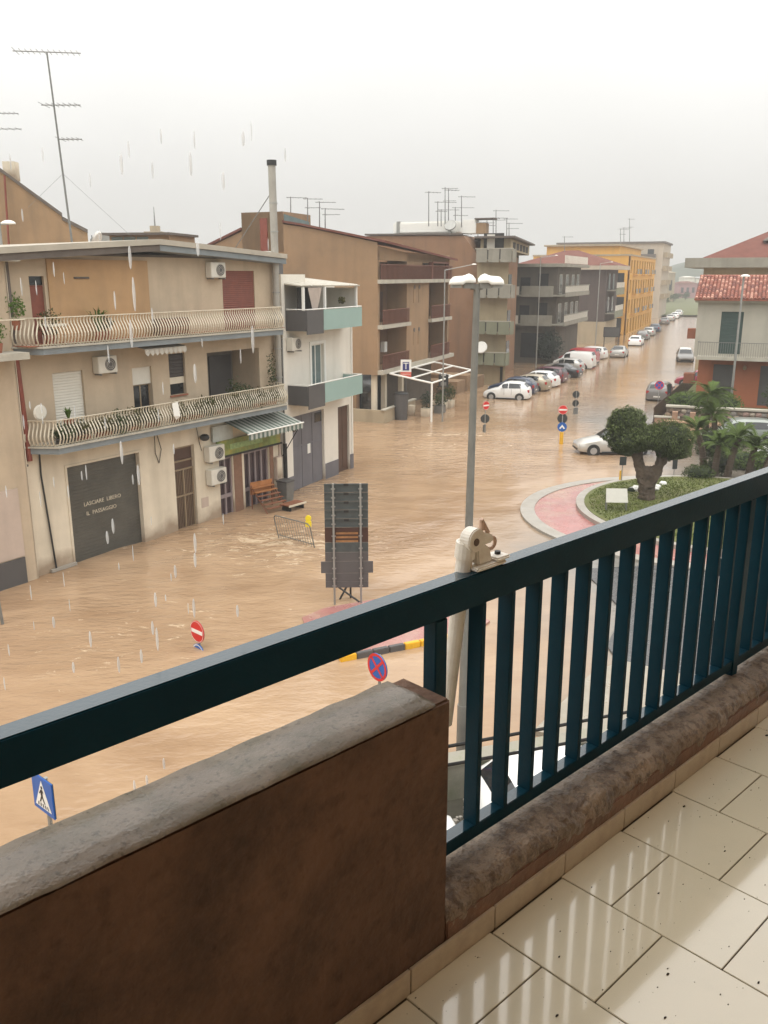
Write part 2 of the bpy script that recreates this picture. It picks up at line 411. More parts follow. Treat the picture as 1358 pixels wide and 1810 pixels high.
# clearer grey water on the right hand side (shallow over the road)
sx = n.new('ShaderNodeSeparateXYZ'); l.new(t.outputs['Object'], sx.inputs[0])
n3 = n.new('ShaderNodeTexNoise'); n3.inputs['Scale'].default_value = 0.3; n3.inputs['Detail'].default_value = 4
l.new(t.outputs['Object'], n3.inputs['Vector'])
edge = mth('ADD', mth('SUBTRACT', sx.outputs['X'], mth('MULTIPLY', sx.outputs['Y'], 0.0)), mth('MULTIPLY', mth('SUBTRACT', n3.outputs['Fac'], 0.5), 4))
er = n.new('ShaderNodeMapRange'); er.inputs['From Min'].default_value = 2.6; er.inputs['From Max'].default_value = 7.0
l.new(edge, er.inputs['Value'])
near = n.new('ShaderNodeMapRange'); near.inputs['From Min'].default_value = 30; near.inputs['From Max'].default_value = 36
near.inputs['To Min'].default_value = 1; near.inputs['To Max'].default_value = 0
l.new(sx.outputs['Y'], near.inputs['Value'])
er2 = n.new('ShaderNodeMapRange'); er2.inputs['From Min'].default_value = 11.8; er2.inputs['From Max'].default_value = 14.5
l.new(edge, er2.inputs['Value'])
far = n.new('ShaderNodeMapRange'); far.inputs['From Min'].default_value = 60; far.inputs['From Max'].default_value = 72
far.inputs['To Min'].default_value = 0.8; far.inputs['To Max'].default_value = 0
l.new(sx.outputs['Y'], far.inputs['Value'])
clear = mth('MAXIMUM', mth('MULTIPLY', er.outputs[0], near.outputs[0]), mth('MULTIPLY', er2.outputs[0], far.outputs[0]))
gx = n.new('ShaderNodeMix'); gx.data_type = 'RGBA'; gx.inputs['B'].default_value = (0.20, 0.19, 0.17, 1)
l.new(clear, gx.inputs['Factor']); l.new(fx.outputs['Result'], gx.inputs['A'])
l.new(gx.outputs['Result'], b.inputs['Base Color'])
b.inputs['Roughness'].default_value = 0.16
b.inputs['IOR'].default_value = 1.33
l.new(mth('ADD', mth('MULTIPLY', foc.outputs[0], 0.4), 0.06), b.inputs['Roughness'])
bn = n.new('ShaderNodeTexNoise'); bn.inputs['Scale'].default_value = 2.0; bn.inputs['Detail'].default_value = 3.5; bn.inputs['Roughness'].default_value = 0.6
l.new(mp.outputs[0], bn.inputs['Vector'])
bp = n.new('ShaderNodeBump'); bp.inputs['Strength'].default_value = 0.9
l.new(mth('ADD', 0.024, mth('MULTIPLY', sp, 0.24)), bp.inputs['Distance'])
l.new(bn.outputs['Fac'], bp.inputs['Height']); l.new(bp.outputs[0], b.inputs['Normal'])
wo = MB(); wo.v = wv; wo.f = wf
wo.build('flood_water', wm, smooth=True, kind='structure', fix=False)

# ------------------------------------------------------------------ generic pieces
def leaf_cloud(mb, c, rad, nleaf, size, shell=0.55, flat=1.0, up=0.0):
    for _ in range(nleaf):
        d = Vector((random.gauss(0, 1), random.gauss(0, 1), random.gauss(0, 1))).normalized()
        r = shell + (1 - shell) * random.random() ** 0.7
        k = 1 + 0.28 * noise.noise(d * 2.2 + Vector(c))
        p = Vector((c[0] + d.x * rad[0] * r * k, c[1] + d.y * rad[1] * r * k, c[2] + d.z * rad[2] * r * k * flat))
        a = Vector((random.gauss(0, 1), random.gauss(0, 1), random.gauss(0, 1) + up)).normalized()
        b_ = a.orthogonal().normalized()
        s1 = size * random.uniform(0.6, 1.4); s2 = s1 * 0.42
        mb.add([p - a * s1, p + b_ * s2, p + a * s1, p - b_ * s2], [(0, 1, 2, 3)])
    return mb
def plant_tuft(mb, c, h, r, nb=16, wdt=0.03):
    for i in range(nb):
        t = random.uniform(0, 6.283); k = random.uniform(0.3, 1)
        base = Vector(c); mid = base + Vector((math.cos(t) * r * 0.5 * k, math.sin(t) * r * 0.5 * k, h * random.uniform(0.5, 0.8)))
        tip = base + Vector((math.cos(t) * r * k, math.sin(t) * r * k, h * random.uniform(0.5, 1.0)))
        s_ = Vector((-math.sin(t), math.cos(t), 0)) * wdt
        mb.add([base - s_ * 0.4, base + s_ * 0.4, mid + s_, mid - s_, tip], [(0, 1, 2, 3), (3, 2, 4)])
def text(body, size, m, parent, loc, rot, name='lettering', ext=0.004, align='CENTER'):
    c = bpy.data.curves.new(name, 'FONT'); c.body = body; c.size = size; c.extrude = ext
    c.align_x = align; c.align_y = 'CENTER'; c.resolution_u = 2
    c.materials.append(m)
    o0 = bpy.data.objects.new('t', c); COL.objects.link(o0)
    dg = bpy.context.evaluated_depsgraph_get()
    me = bpy.data.meshes.new_from_object(o0.evaluated_get(dg))
    bpy.data.objects.remove(o0)
    o = bpy.data.objects.new(name, me); COL.objects.link(o)
    o.parent = parent; o.location = loc; o.rotation_euler = rot
    return o
def ac_unit(loc, rz, label, s=1.0):
    t_ = thing('air_conditioner', loc, rz, label, 'air conditioner', 'outdoor air conditioning units on the houses')
    MB().box(-0.40 * s, 0.40 * s, -0.30, 0, 0, 0.56 * s).build('casing', M['acw'], t_, bevel=0.015)
    g = MB().tube((0.10 * s, -0.302, 0.28 * s), (0.10 * s, -0.315, 0.28 * s), 0.22 * s, n=20)
    go = g.build('fan_grille', M['charcoal'], t_)
    k = MB()
    for r_ in (0.21, 0.15, 0.09):
        for i in range(20):
            a0, a1 = i * math.pi / 10, (i + 1) * math.pi / 10
            k.tube((0.10 * s + r_ * s * math.cos(a0), -0.325, 0.28 * s + r_ * s * math.sin(a0)), (0.10 * s + r_ * s * math.cos(a1), -0.325, 0.28 * s + r_ * s * math.sin(a1)), 0.006, n=4)
    k.build('grille_ring', M['acw'], go)
    MB().box(-0.34, -0.30, -0.33, 0, -0.06, -0.01).box(0.30, 0.34, -0.33, 0, -0.06, -0.01).build('bracket', M['metal'], t_)
    return t_
def window(parent, u0, u1, z0, z1, y=0.16, frame=None, pane=None, mull=1, name='window'):
    f = MB(); t_ = 0.05
    f.box(u0, u1, y - 0.04, y, z0, z0 + t_).box(u0, u1, y - 0.04, y, z1 - t_, z1)
    f.box(u0, u0 + t_, y - 0.04, y, z0 + t_, z1 - t_).box(u1 - t_, u1, y - 0.04, y, z0 + t_, z1 - t_)
    for i in range(mull):
        c = u0 + (u1 - u0) * (i + 1) / (mull + 1)
        f.box(c - 0.03, c + 0.03, y - 0.04, y, z0 + t_, z1 - t_)
    fo_ = f.build(name, frame or M['whitem'], parent)
    MB().box(u0 + t_, u1 - t_, y - 0.02, y - 0.012, z0 + t_, z1 - t_).build('pane', pane or M['glass'], fo_)
    return fo_
def shutter(parent, u0, u1, z0, z1, m, y=0.12, step=0.09, name='shutter'):
    f = MB().box(u0, u1, y, y + 0.03, z0, z1)
    z = z0 + 0.01
    while z < z1 - 0.02:
        f.add([(u0 + .01, y, z), (u1 - .01, y, z), (u1 - .01, y - 0.022, z + 0.012), (u0 + .01, y - 0.022, z + 0.012),
               (u0 + .01, y - .004, z + step * 0.85), (u1 - .01, y - .004, z + step * 0.85)], [(0, 1, 2, 3), (3, 2, 5, 4)])
        z += step
    return f.build(name, m, parent)
def body(u0, u1, depth, z1, m, parent, y0=0.9, name='wall', z0=-0.4, front=True):
    return MB().box(u0, u1, y0, depth, z0, z1).build(name, m, parent)

# ------------------------------------------------------------------ left house (three storeys)
A0 = Vector((-11.6, 26.7, 0)); HA = 32.5
PA = thing('cream_apartment_house', A0, hd(HA), 'cream three storey house with two long balconies and a grey roller door', 'building')
U0, U1 = 0.55, 13.15
holes0 = [(2.02, 5.13, -0.4, 3.36), (6.84, 7.92, -0.4, 3.22), (9.26, 10.06, -0.4, 2.42), (10.75, 12.35, -0.4, 2.42)]
holes1 = [(1.82, 3.02, 4.32, 6.48), (5.12, 6.02, 4.32, 6.36), (6.88, 7.70, 5.2, 6.72), (8.88, 11.95, 4.32, 6.62)]
holes2 = [(1.32, 1.86, 7.42, 9.48), (9.94, 11.82, 7.42, 9.68)]
cut_wall(MB(), U0, U1, -0.4, 4.2, holes0, 0, 0.22).build('wall', M['cream2'], PA, fix=False)
cut_wall(MB(), U0, U1, 4.2, 10.12, holes1 + holes2, 0, 0.22).build('wall', M['cream'], PA, fix=False)
MB().box(U0, U1, 1.6, 11, -0.4, 10.1).box(U0, 8.8, 0.26, 1.6, -0.4, 10.1).box(8.8, U1, 0.26, 1.6, -0.4, 4.3).box(8.8, U1, 0.26, 1.6, 6.65, 10.1).box(12.0, U1, 0.26, 1.6, 4.3, 6.65).build('wall', M['cream'], PA)
MB().box(U0, U0 + 0.02, 0, 11, -0.4, 10.1).box(U1, U1 + 0.02, 0, 11, -0.4, 10.1).build('side_wall', M['cream'], PA)
MB().box(1.98, 6.12, -0.05, -0.003, 7.42, 10.0).build('ochre_wall_panel', M['orange'], PA)
MB().box(2.95, 3.55, -0.075, -0.052, 9.42, 9.46).box(2.95, 3.55, -0.09, -0.052, 9.40, 9.42).build('vent_slot', M['soffit'], PA)
# roof with kinked fascia
rp = [(-0.3, -0.75, 10.22), (2.5, -0.75, 10.42), (6.15, -0.75, 10.66), (9.5, -0.7, 10.50), (13.25, -0.6, 10.30)]
rf = MB()
for (a, ya, za), (c, yc, zc) in zip(rp[:-1], rp[1:]):
    rf.add([(a, ya, za - 0.13), (c, yc, zc - 0.13), (c, yc, zc + .05), (a, ya, za + .05), (a, 11.3, za + 0.0), (c, 11.3, zc + 0.0), (a, 11.3, za - 0.2), (c, 11.3, zc - 0.2)],
           [(0, 1, 2, 3), (3, 2, 5, 4), (0, 6, 7, 1), (4, 5, 7, 6), (0, 3, 4, 6), (1, 7, 5, 2)])
rf.build('roof', M['rooftop'], PA)
for (a, ya, za), (c, yc, zc), m_ in zip(rp[:-1], rp[1:], ('soffit', 'soffit', 'slabg', 'slabg')):
    MB().add([(a, ya + .06, za - 0.34), (c, yc + .06, zc - 0.34), (c, yc + .06, zc - 0.133), (a, ya + .06, za - 0.133), (a, 0.0, za - 0.36), (c, 0.0, zc - 0.36), (a, 0, za - .14), (c, 0, zc - .14)],
             [(0, 1, 2, 3), (0, 4, 5, 1), (0, 3, 6, 4), (1, 5, 7, 2)]).build('gutter', M[m_], PA)
MB().box(U0, U1, 0.001, 0.25, 10.1, 10.2).build('wall_plate', M['soffit'], PA)
def belly_balcony(slab_z0, slab_z1, rail_h, uL, uR, off, label, tiles=False):
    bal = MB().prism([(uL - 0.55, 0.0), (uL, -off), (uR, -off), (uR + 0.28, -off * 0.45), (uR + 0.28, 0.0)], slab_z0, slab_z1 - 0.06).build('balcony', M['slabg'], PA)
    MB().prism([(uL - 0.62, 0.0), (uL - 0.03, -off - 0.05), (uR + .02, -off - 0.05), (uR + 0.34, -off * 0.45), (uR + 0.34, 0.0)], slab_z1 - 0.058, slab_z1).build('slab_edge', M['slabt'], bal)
    prof = [(0.0, 0.0), (-0.06, 0.08), (-0.13, 0.26), (-0.13, 0.38), (-0.06, 0.54), (0.035, 0.70), (0.045, 0.80), (0.0, 0.90)]
    k = rail_h / 0.90
    bmb = MB(); w2 = 0.021; th = 0.009
    for (ya, za), (yb, zb) in zip(prof[:-1], prof[1:]):
        za *= k; zb *= k
        bmb.add([(-w2, ya - th, za), (w2, ya - th, za), (w2, yb - th, zb), (-w2, yb - th, zb), (-w2, ya + th, za), (w2, ya + th, za), (w2, yb + th, zb), (-w2, yb + th, zb)],
                [(0, 1, 2, 3), (5, 4, 7, 6), (0, 3, 7, 4), (1, 5, 6, 2)])
    first = None
    line = [((uL - 0.55), 0.0), (uL, -off), (uR, -off), (uR + 0.28, -off * 0.45), (uR + 0.28, 0.0)]
    cnt = 0
    for (xa, ya), (xb, yb) in zip(line[:-1], line[1:]):
        Ls = math.hypot(xb - xa, yb - ya); nn = max(1, int(Ls / 0.123)); ang = math.atan2(yb - ya, xb - xa)
        for i in range(nn):
            q = (i + 0.5) / nn
            x_, y_ = xa + (xb - xa) * q, ya + (yb - ya) * q + 0.07
            if first is None:
                first = bmb.build('baluster', M['rail'], bal); o = first
            else: o = copy_part(first, bal)
            o.location = (x_, y_, slab_z1); o.rotation_euler = (0, 0, ang)
            cnt += 1
    tr = MB()
    for z_ in (slab_z1 + rail_h, slab_z1 + 0.04):
        tr.path([(x_, y_ + 0.07, z_) for x_, y_ in line], 0.018)
    tr.build('handrail', M['rail'], bal)
    return bal
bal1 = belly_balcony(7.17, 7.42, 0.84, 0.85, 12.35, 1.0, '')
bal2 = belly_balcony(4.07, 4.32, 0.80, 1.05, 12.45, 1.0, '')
MB().box(0.4, 12.6, -0.9, -0.02, 7.424, 7.44).build('balcony_floor', M['pot'], bal1)
# garage roller door
gd = MB().box(2.02, 5.13, 0.16, 0.2, -0.4, 3.36)
for i in range(30): gd.box(2.03, 5.12, 0.148, 0.159, -0.3 + i * 0.122, -0.3 + i * 0.122 + 0.10)
gdo = gd.build('garage_door', M['garage'], PA)
text('LASCIARE  LIBERO', 0.20, M['rail'], gdo, (3.5, 0.140, 1.92), (math.pi / 2, 0, 0))
text('IL  PASSAGGIO', 0.20, M['rail'], gdo, (3.42, 0.140, 1.58), (math.pi / 2, 0, 0))
MB().box(1.94, 2.018, -0.03, 0.16, -0.3, 3.44).box(5.132, 5.22, -0.03, 0.16, -0.3, 3.44).box(2.018, 5.132, -0.03, 0.16, 3.36, 3.44).build('door_surround', M['cream2'], PA)
# bronze entrance door
de = MB()
for u in (6.86, 7.36, 7.84): de.box(u, u + 0.06, 0.10, 0.16, -0.3, 2.3)
for z_ in (2.28, 2.62, 1.25, 3.14): de.box(6.86, 7.90, 0.102, 0.158, z_, z_ + 0.06)
deo = de.build('entrance_door', M['bronze'], PA)
MB().box(6.84, 7.92, 0.165, 0.18, -0.4, 3.2).build('pane', M['browndoor'], deo)
bb = MB()
for i in range(10):
    if i != 5: bb.box(6.98 + i * 0.085, 6.995 + i * 0.085, 0.112, 0.13, 0.0, 2.26)
bb.build('door_bars', M['bronze'], deo)
# shop doors
for u0, u1 in ((9.26, 10.06), (10.75, 12.35)):
    sd = MB()
    k = 2 if u1 - u0 > 1 else 1
    for i in range(k * 2 + 1):
        c = u0 + 0.03 + (u1 - u0 - 0.06) * i / (k * 2); sd.box(c - 0.04, c + 0.04, 0.08, 0.15, -0.3, 2.4)
    sd.box(u0, u1, 0.082, 0.148, 0.7, 0.85).box(u0, u1, 0.082, 0.148, 2.3, 2.42)
    so_ = sd.build('shop_door', M['lilac'], PA)
    MB().box(u0, u1, 0.155, 0.17, -0.4, 2.42).build('pane', mat('plum_glass', (0.055, 0.035, 0.04), 0.3, 0.3, 2), so_)
MB().box(10.1, 10.6, -0.02, -0.002, -0.3, 2.4).build('wooden_jamb', mat('worn_wood', (0.22, 0.12, 0.075), 0.8, 0.2, 4), PA)
MB().box(12.38, 12.62, -0.03, -0.002, -0.3, 2.4).build('wooden_jamb', MATS['worn_wood'], PA)
# first floor openings
shutter(PA, 1.82, 3.02, 4.55, 6.48, M['whiteshut'], 0.1)
MB().box(1.82, 3.02, 0.1, 0.2, 4.3, 4.55).build('door_gap', M['dark'], PA)
MB().box(5.12, 6.02, 0.08, 0.12, 5.75, 6.36).build('shutter', M['whiteshut'], PA)
window(PA, 5.12, 6.02, 4.32, 5.75, 0.2, M['bronze'], M['glass'], 1)
shutter(PA, 6.88, 7.70, 5.85, 6.72, mat('dark_slats', (0.045, 0.035, 0.03), 0.6), 0.1, 0.12)
MB().box(6.88, 7.70, 0.09, 0.13, 5.6, 5.84).build('sill_panel', M['cream2'], PA)
MB().box(6.88, 7.70, 0.15, 0.2, 5.2, 5.6).build('window', M['glass'], PA)
MB().box(6.85, 7.73, -0.06, 0.0, 5.14, 5.2).build('window_sill', M['pot'], PA)
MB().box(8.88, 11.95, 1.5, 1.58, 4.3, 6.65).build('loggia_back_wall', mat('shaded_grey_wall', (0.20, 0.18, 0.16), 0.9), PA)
window(PA, 8.98, 10.1, 4.34, 6.4, 1.48, M['whitem'], M['glass'], 1)
MB().box(10.5, 11.8, 1.44, 1.49, 4.34, 6.3).build('door', M['charcoal'], PA)
# top floor openings
shutter(PA, 9.94, 11.82, 7.45, 9.68, M['redshut'], 0.05, 0.075)
MB().box(1.32, 1.86, 0.1, 0.14, 7.42, 9.2).build('red_door', M['redshut'], PA)
MB().box(1.32, 1.86, 0.1, 0.14, 9.22, 9.48).build('transom', M['glass'], PA)
# pipes and cables
MB().tube((0.50, -0.12, 7.3), (0.60, -0.12, 3.85), 0.085, n=10).build('red_downpipe', M['rust'], PA)
MB().tube((0.50, -0.12, 10.1), (0.50, -0.12, 7.5), 0.07, n=10).build('downpipe', M['soffit'], PA)
MB().path([(0.55, -0.06, 3.7), (0.3, -0.08, 3.75), (0.1, -0.08, 3.2), (0.32, -0.08, 0)], 0.035).path([(1.02, -0.05, 4.0), (1.0, -0.05, 3.3), (1.22, -0.05, 0.1)], 0.03).path([(6.0, -0.04, 4.0), (6.2, -0.04, 3.3), (6.05, -0.04, 2.8), (5.9, -0.04, 3.2), (5.92, -0.04, 4.0)], 0.014).path([(8.05, -.03, 4.0), (8.2, -.03, 3.2), (8.3, -.03, 2.9)], .012).build('cable', M['black'], PA)
MB().box(1.0, 2.0, -0.12, -0.02, 0.0, 0.10).build('step', M['kerb'], PA)
MB().box(13.0, 13.12, -0.05, -0.002, -0.2, 4.0).build('corner_strip', M['pinkw'], PA)
fl = thing('steel_flue_pipe', PA.matrix_basis @ Vector((12.92, -0.22, 4.4)), 0, 'tall steel chimney flue with black cap at the right corner of the cream house', 'chimney')
MB().tube((0, 0, 0), (0, 0, 5.2), 0.14, n=14).tube((0, 0, 5.2), (-0.02, 0.0, 9.35), 0.155, n=14).build('flue', mat('flue_metal', (0.36, 0.34, 0.30), 0.5, 0.15, 2, streak=0.5, metal=0.3), fl, smooth=False)
cb = MB()
for z_ in (0.9, 2.1, 3.2, 4.4, 5.6, 6.8, 7.9): cb.tube((0, 0, z_), (0, 0, z_ + 0.05), 0.17, n=14)
cb.build('collar', M['galv'], fl)
MB().tube((-0.02, 0, 9.35), (-0.02, 0, 9.55), 0.20, n=14).build('cap', M['black'], fl)
MB().tube((-0.02, 0, 8.4), (-2.1, 2.3, 6.1), 0.018).build('stay_wire', M['metal'], fl)
def on(P, u, y, z): return P.matrix_basis @ Vector((u, y, z))
bpy.context.view_layer.update()
def onA(u, y, z):
    r = hd(HA); return Vector((A0.x + u * math.cos(r) - y * math.sin(r), A0.y + u * math.sin(r) + y * math.cos(r), z))
fl.location = onA(12.92, -0.22, 4.4)
ac_unit(onA(3.82, -0.02, 6.33), hd(HA), 'white air conditioner under the upper balcony left of the small scalloped awning')
ac_unit(onA(9.42, -0.02, 9.42), hd(HA), 'white air conditioner beside the red brown shutter on the top floor')
ac_unit(onA(8.85, -0.02, 2.42), hd(HA), 'upper of the two air conditioners stacked beside the shop door', 1.1)
ac_unit(onA(8.90, -0.02, 1.48), hd(HA), 'lower of the two air conditioners stacked beside the shop door', 1.1)
# shop sign and awning
sg = thing('shop_sign', onA(9.1, -0.12, 2.5), hd(HA), 'long green and yellow fruit shop fascia sign above the shop doors', 'sign')
MB().box(0, 3.9, 0, 0.1, 0, 0.62).build('panel', mat('green_sign_print', (0.20, 0.26, 0.07), 0.5, 0.5, 2.5, dirt_amt=0.7, dirt=(0.42, 0.30, 0.06), dscale=2.2), sg)
MB().box(-0.1, 4.0, -0.04, 0.12, -0.07, -0.005).build('bottom_rail', M['black'], sg)
MB().box(0.7, 2.7, -0.02, -0.002, 0.2, 0.42).build('lettering_band', mat('pale_green_band', (0.28, 0.40, 0.16), 0.5, 0.4, 6), sg)
MB().box(-0.25, 0.9, -0.02, 0.06, 0.64, 1.25).build('pale_panel', mat('pale_grey_panel', (0.42, 0.45, 0.42), 0.6, 0.15, 3), sg)
aw = thing('striped_awning', onA(9.6, -0.05, 3.85), hd(HA), 'green and white striped awning with scalloped edge over the fruit shop', 'awning')
ws = MB(); gs = MB(); wv_ = MB(); gv_ = MB()
for i in range(26):
    a, c = i * 3.5 / 26, (i + 1) * 3.5 / 26
    t0, t1 = (0.0 + a, 0, 0), (0.0 + c, 0, 0); p0, p1 = (0.15 + a, -1.15, -0.42), (0.15 + c, -1.15, -0.42)
    (ws if i % 2 else gs).quad(t0, t1, p1, p0)
    (wv_ if i % 2 else gv_).add([p0, p1, (p1[0], p1[1], p1[2] - 0.22), ((p0[0] + p1[0]) / 2, p1[1], p1[2] - 0.28), (p0[0], p0[1], p0[2] - 0.22)], [(0, 1, 2, 3, 4)])
mg = mat('awning_green', (0.09, 0.125, 0.10), 0.8, 0.15, 3); mw = mat('awning_white', (0.38, 0.39, 0.35), 0.8, 0.1, 3)
wo_ = ws.build('white_stripe', mw, aw, fix=False); gs.build('green_stripe', mg, aw, fix=False)
wv_.build('valance_white', mw, aw, fix=False); gv_.build('valance_green', mg, aw, fix=False)
MB().tube((0.1, -1.15, -0.42), (3.7, -1.15, -0.42), 0.03).build('front_bar', M['whitem'], aw)
MB().tube((3.6, -1.1, -0.45), (3.62, 0, -2.0), 0.02).build('awning_arm', M['black'], aw)
aw2 = thing('small_scalloped_awning', onA(5.0, -0.1, 7.05), hd(HA), 'small folded white scalloped awning hung under the upper balcony', 'awning')
sc = MB()
for i in range(9):
    a = i * 0.22
    sc.add([(a, -0.75, 0.0), (a + 0.2, -0.75, 0.0), (a + 0.2, -0.78, -0.15), (a + 0.1, -0.78, -0.24), (a, -0.78, -0.15), (a, -0.1, 0.1), (a + 0.22, -0.1, 0.1)], [(0, 1, 2, 3, 4), (5, 6, 1, 0)])
sc.build('canopy', mat('grey_awning', (0.45, 0.42, 0.36), 0.85), aw2, fix=False)
# things on the house
MB()
bx = thing('meter_box', onA(12.85, -0.02, 0.9), hd(HA), 'small pale meter box on the wall right of the shop doors', 'box')
MB().box(-0.18, 0.2, -0.15, 0, 0, 1.0).build('cabinet', M['pinkw'], bx, bevel=0.01); MB().box(-0.15, 0.17, -0.16, -0.15, 0.05, 0.95).build('door', M['cream2'], bx)
wb = thing('wheeled_bin', onA(12.75, -0.55, -0.2), hd(HA), 'grey bin standing in the water beside the shop doorway', 'bin')
MB().add([(-.22, -.22, 0), (.22, -.22, 0), (.22, .22, 0), (-.22, .22, 0), (-.28, -.28, 1.05), (.28, -.28, 1.05), (.28, .28, 1.05), (-.28, .28, 1.05)], [(0, 1, 2, 3), (4, 5, 6, 7), (0, 1, 5, 4), (1, 2, 6, 5), (2, 3, 7, 6), (3, 0, 4, 7)]).build('bin_body', M['metal'], wb, bevel=0.02)
MB().box(-.3, .3, -.3, .3, 1.052, 1.12).build('lid', M['charcoal'], wb, bevel=0.02)
bn_ = thing('market_display_stand', onA(10.7, -0.95, -0.05), hd(HA) + R(-12), 'orange brown wooden display stand half in the water before the fruit shop', 'stand')
wd = mat('orange_wood', (0.36, 0.15, 0.05), 0.7, 0.25, 4); wd2 = mat('dark_wood', (0.20, 0.075, 0.035), 0.7, 0.25, 4)
bn_.scale = (.82, .82, .82)
for i in range(6):
    y_ = 0.75 - i * 0.24; z_ = 1.15 - i * 0.17
    MB().box(-0.05, 1.35, y_ - 0.11, y_ + 0.09, z_, z_ + 0.025).build('slat', wd if i < 2 else wd2, bn_)
MB().box(-0.05, 1.35, 0.86, 0.9, 0.8, 1.45).build('back_board', wd, bn_)
for x_ in (0.0, 1.3):
    MB().tube((x_, 0.85, 0), (x_, 0.85, 1.3), 0.03).build('leg', wd2, bn_)
    MB().tube((x_, -0.55, -0.1), (x_, 0.75, 1.12), 0.03).build('side_rail', wd2, bn_)
be = thing('wooden_bench', onA(11.2, -1.95, -0.05), hd(HA) + R(-6), 'brown bench with a white edge standing in the flood in front of the display stand', 'bench')
for i in range(4): MB().box(0, 1.0, i * 0.14, i * 0.14 + 0.12, 0.30, 0.335).build('slat', wd2, be)
MB().box(-0.01, 1.01, -0.045, -0.005, 0.27, 0.345).build('front_edge', M['rail'], be)
for x_ in (0.1, .86): MB().box(x_, x_ + 0.06, 0.02, 0.5, -0.3, 0.295).build('leg', M['black'], be)
sp_ = thing('speaker_lamp', onA(8.25, -0.02, 3.45), hd(HA), 'black wall lamp above the stacked air conditioners', 'lamp')
MB().ball((0, -0.25, 0), 0.19, 0.2, 0.14).build('shade', M['black'], sp_, smooth=True); MB().tube((0, 0, 0), (0, -0.25, 0), 0.03).build('arm', M['black'], sp_)
MB().box(8.15, 8.55, -0.012, -0.002, 0.6, 1.0).build('wall_hatch', M['pinkw'], PA)
sd_ = thing('round_wall_plate', onA(1.0, -0.08, 5.35), hd(HA), 'round cream satellite dish above the lower balcony at the red pipe', 'dish')
MB().tube((0, -0.25, 0), (0, -0.29, 0), 0.25, 0.2, n=18).build('dish', M['whiteshut'], sd_); MB().tube((0, -0.25, 0), (0, 0, -0.1), 0.02).build('arm', M['metal'], sd_)
# plants on the balconies
def pot_plant(loc, h, r, label, m='leafg', kind='bush', pot=True, grp='potted plants on the balconies of the cream house'):
    t_ = thing('potted_plant', loc, 0, label, 'plant', grp)
    if pot: MB().tube((0, 0, 0), (0, 0, 0.28), 0.12, 0.17, n=12).build('pot', M['pot'], t_)
    lm = MB()
    if kind == 'bush': leaf_cloud(lm, (0, 0, 0.28 + h * 0.5), (r, r, h * 0.55), 260, 0.05, 0.2)
    else: plant_tuft(lm, (0, 0, 0.22), h, r, 34, 0.03)
    lm.build('foliage', M[m], t_, fix=False)
    return t_
pot_plant(onA(3.45, -0.45, 7.44), 0.95, 0.55, 'bright green leafy plant standing out against the ochre wall on the top balcony', kind='tuft')
pot_plant(onA(1.45, -0.6, 7.44), 0.75, 0.4, 'trailing green plant behind the left end of the top balcony bars', 'leafo')
pot_plant(onA(0.6, -0.2, 7.9), 0.8, 0.35, 'green plant beside the narrow red door above the top balcony rail')
pot_plant(onA(3.7, -0.5, 7.44), 0.5, 0.3, 'small dark plant in a terracotta pot low on the top balcony', 'leafo')
pot_plant(onA(9.9, -0.45, 4.32), 1.0, 0.4, 'tall leafy plant in the dark loggia of the lower balcony', 'leaf')
pot_plant(onA(10.7, -0.3, 4.32), 0.7, 0.4, 'shorter plant beside the tall one in the loggia', 'leaf')
pot_plant(onA(12.35, -0.3, 4.32), 1.8, 0.22, 'tall climbing plant at the right end of the lower balcony', 'leaf')
pot_plant(onA(1.75, -0.7, 4.8), 0.45, 0.25, 'pale green plant at the left end of the lower balcony', kind='tuft')
pot_plant(onA(8.0, -0.7, 4.32), 0.5, 0.45, 'dull bush in the middle of the lower balcony', 'leafo')
for i in range(15):
    u_ = 1.5 + i * 0.72 + random.uniform(-.1, .1)
    if 5.2 < u_ < 6.4: continue
    nm = ['leftmost', 'second', 'third', 'fourth', 'fifth', 'sixth', 'seventh', 'eighth', 'ninth', 'tenth', 'eleventh', 'twelfth', 'thirteenth', 'fourteenth', 'rightmost'][i]
    fb = thing('flower_box', onA(u_, -0.78, 4.33), hd(HA), 'trough of dull plants behind the lower balcony bars, %s of the row' % nm, 'flower box', 'planting troughs along the lower balcony')
    MB().box(-0.28, 0.28, -0.1, 0.1, 0, 0.2).build('trough', M['pot'] if i % 3 else M['charcoal'], fb)
    leaf_cloud(MB(), (0, -0.02, 0.38), (0.46, 0.30, random.uniform(.3, .48)), 800, 0.05, 0.1).build('foliage', M['leafo'] if i % 3 else M['leaf'], fb, fix=False)
ldy = tag(MB().add([(0, 0, 0), (0.3, 0.02, 0.02), (0.34, -0.02, -0.5), (0.18, 0.03, -0.62), (0.02, -0.03, -0.45)], [(0, 1, 2, 3, 4)]).build('hanging_cloth', M['whitem']), 'white cloth hung over the lower balcony rail', 'cloth')
ldy.location = onA(5.85, -1.12, 5.12); ldy.rotation_euler = (0, 0, hd(HA))
so_m = ldy.modifiers.new('s', 'SOLIDIFY'); so_m.thickness = 0.01
ch = thing('plastic_table', onA(1.55, -0.65, 7.44), hd(HA), 'small white table at the left corner of the top balcony', 'table')
MB().box(-0.3, 0.3, -0.25, 0.25, 0.55, 0.62).build('table_top', M['whiteshut'], ch)
for a_ in (-0.26, 0.24):
    for c_ in (-0.2, 0.2): MB().tube((a_, c_, 0), (a_, c_, 0.55), 0.015).build('leg', M['whiteshut'], ch)
bxk = thing('wooden_crate', onA(6.6, -0.55, 7.44), hd(HA), 'low wooden crate against the ochre wall on the top balcony', 'crate')
for i in range(4): MB().box(-0.7, 0.7, -0.2, -0.18, 0.05 + i * 0.14, 0.16 + i * 0.14).build('board', wd2, bxk)
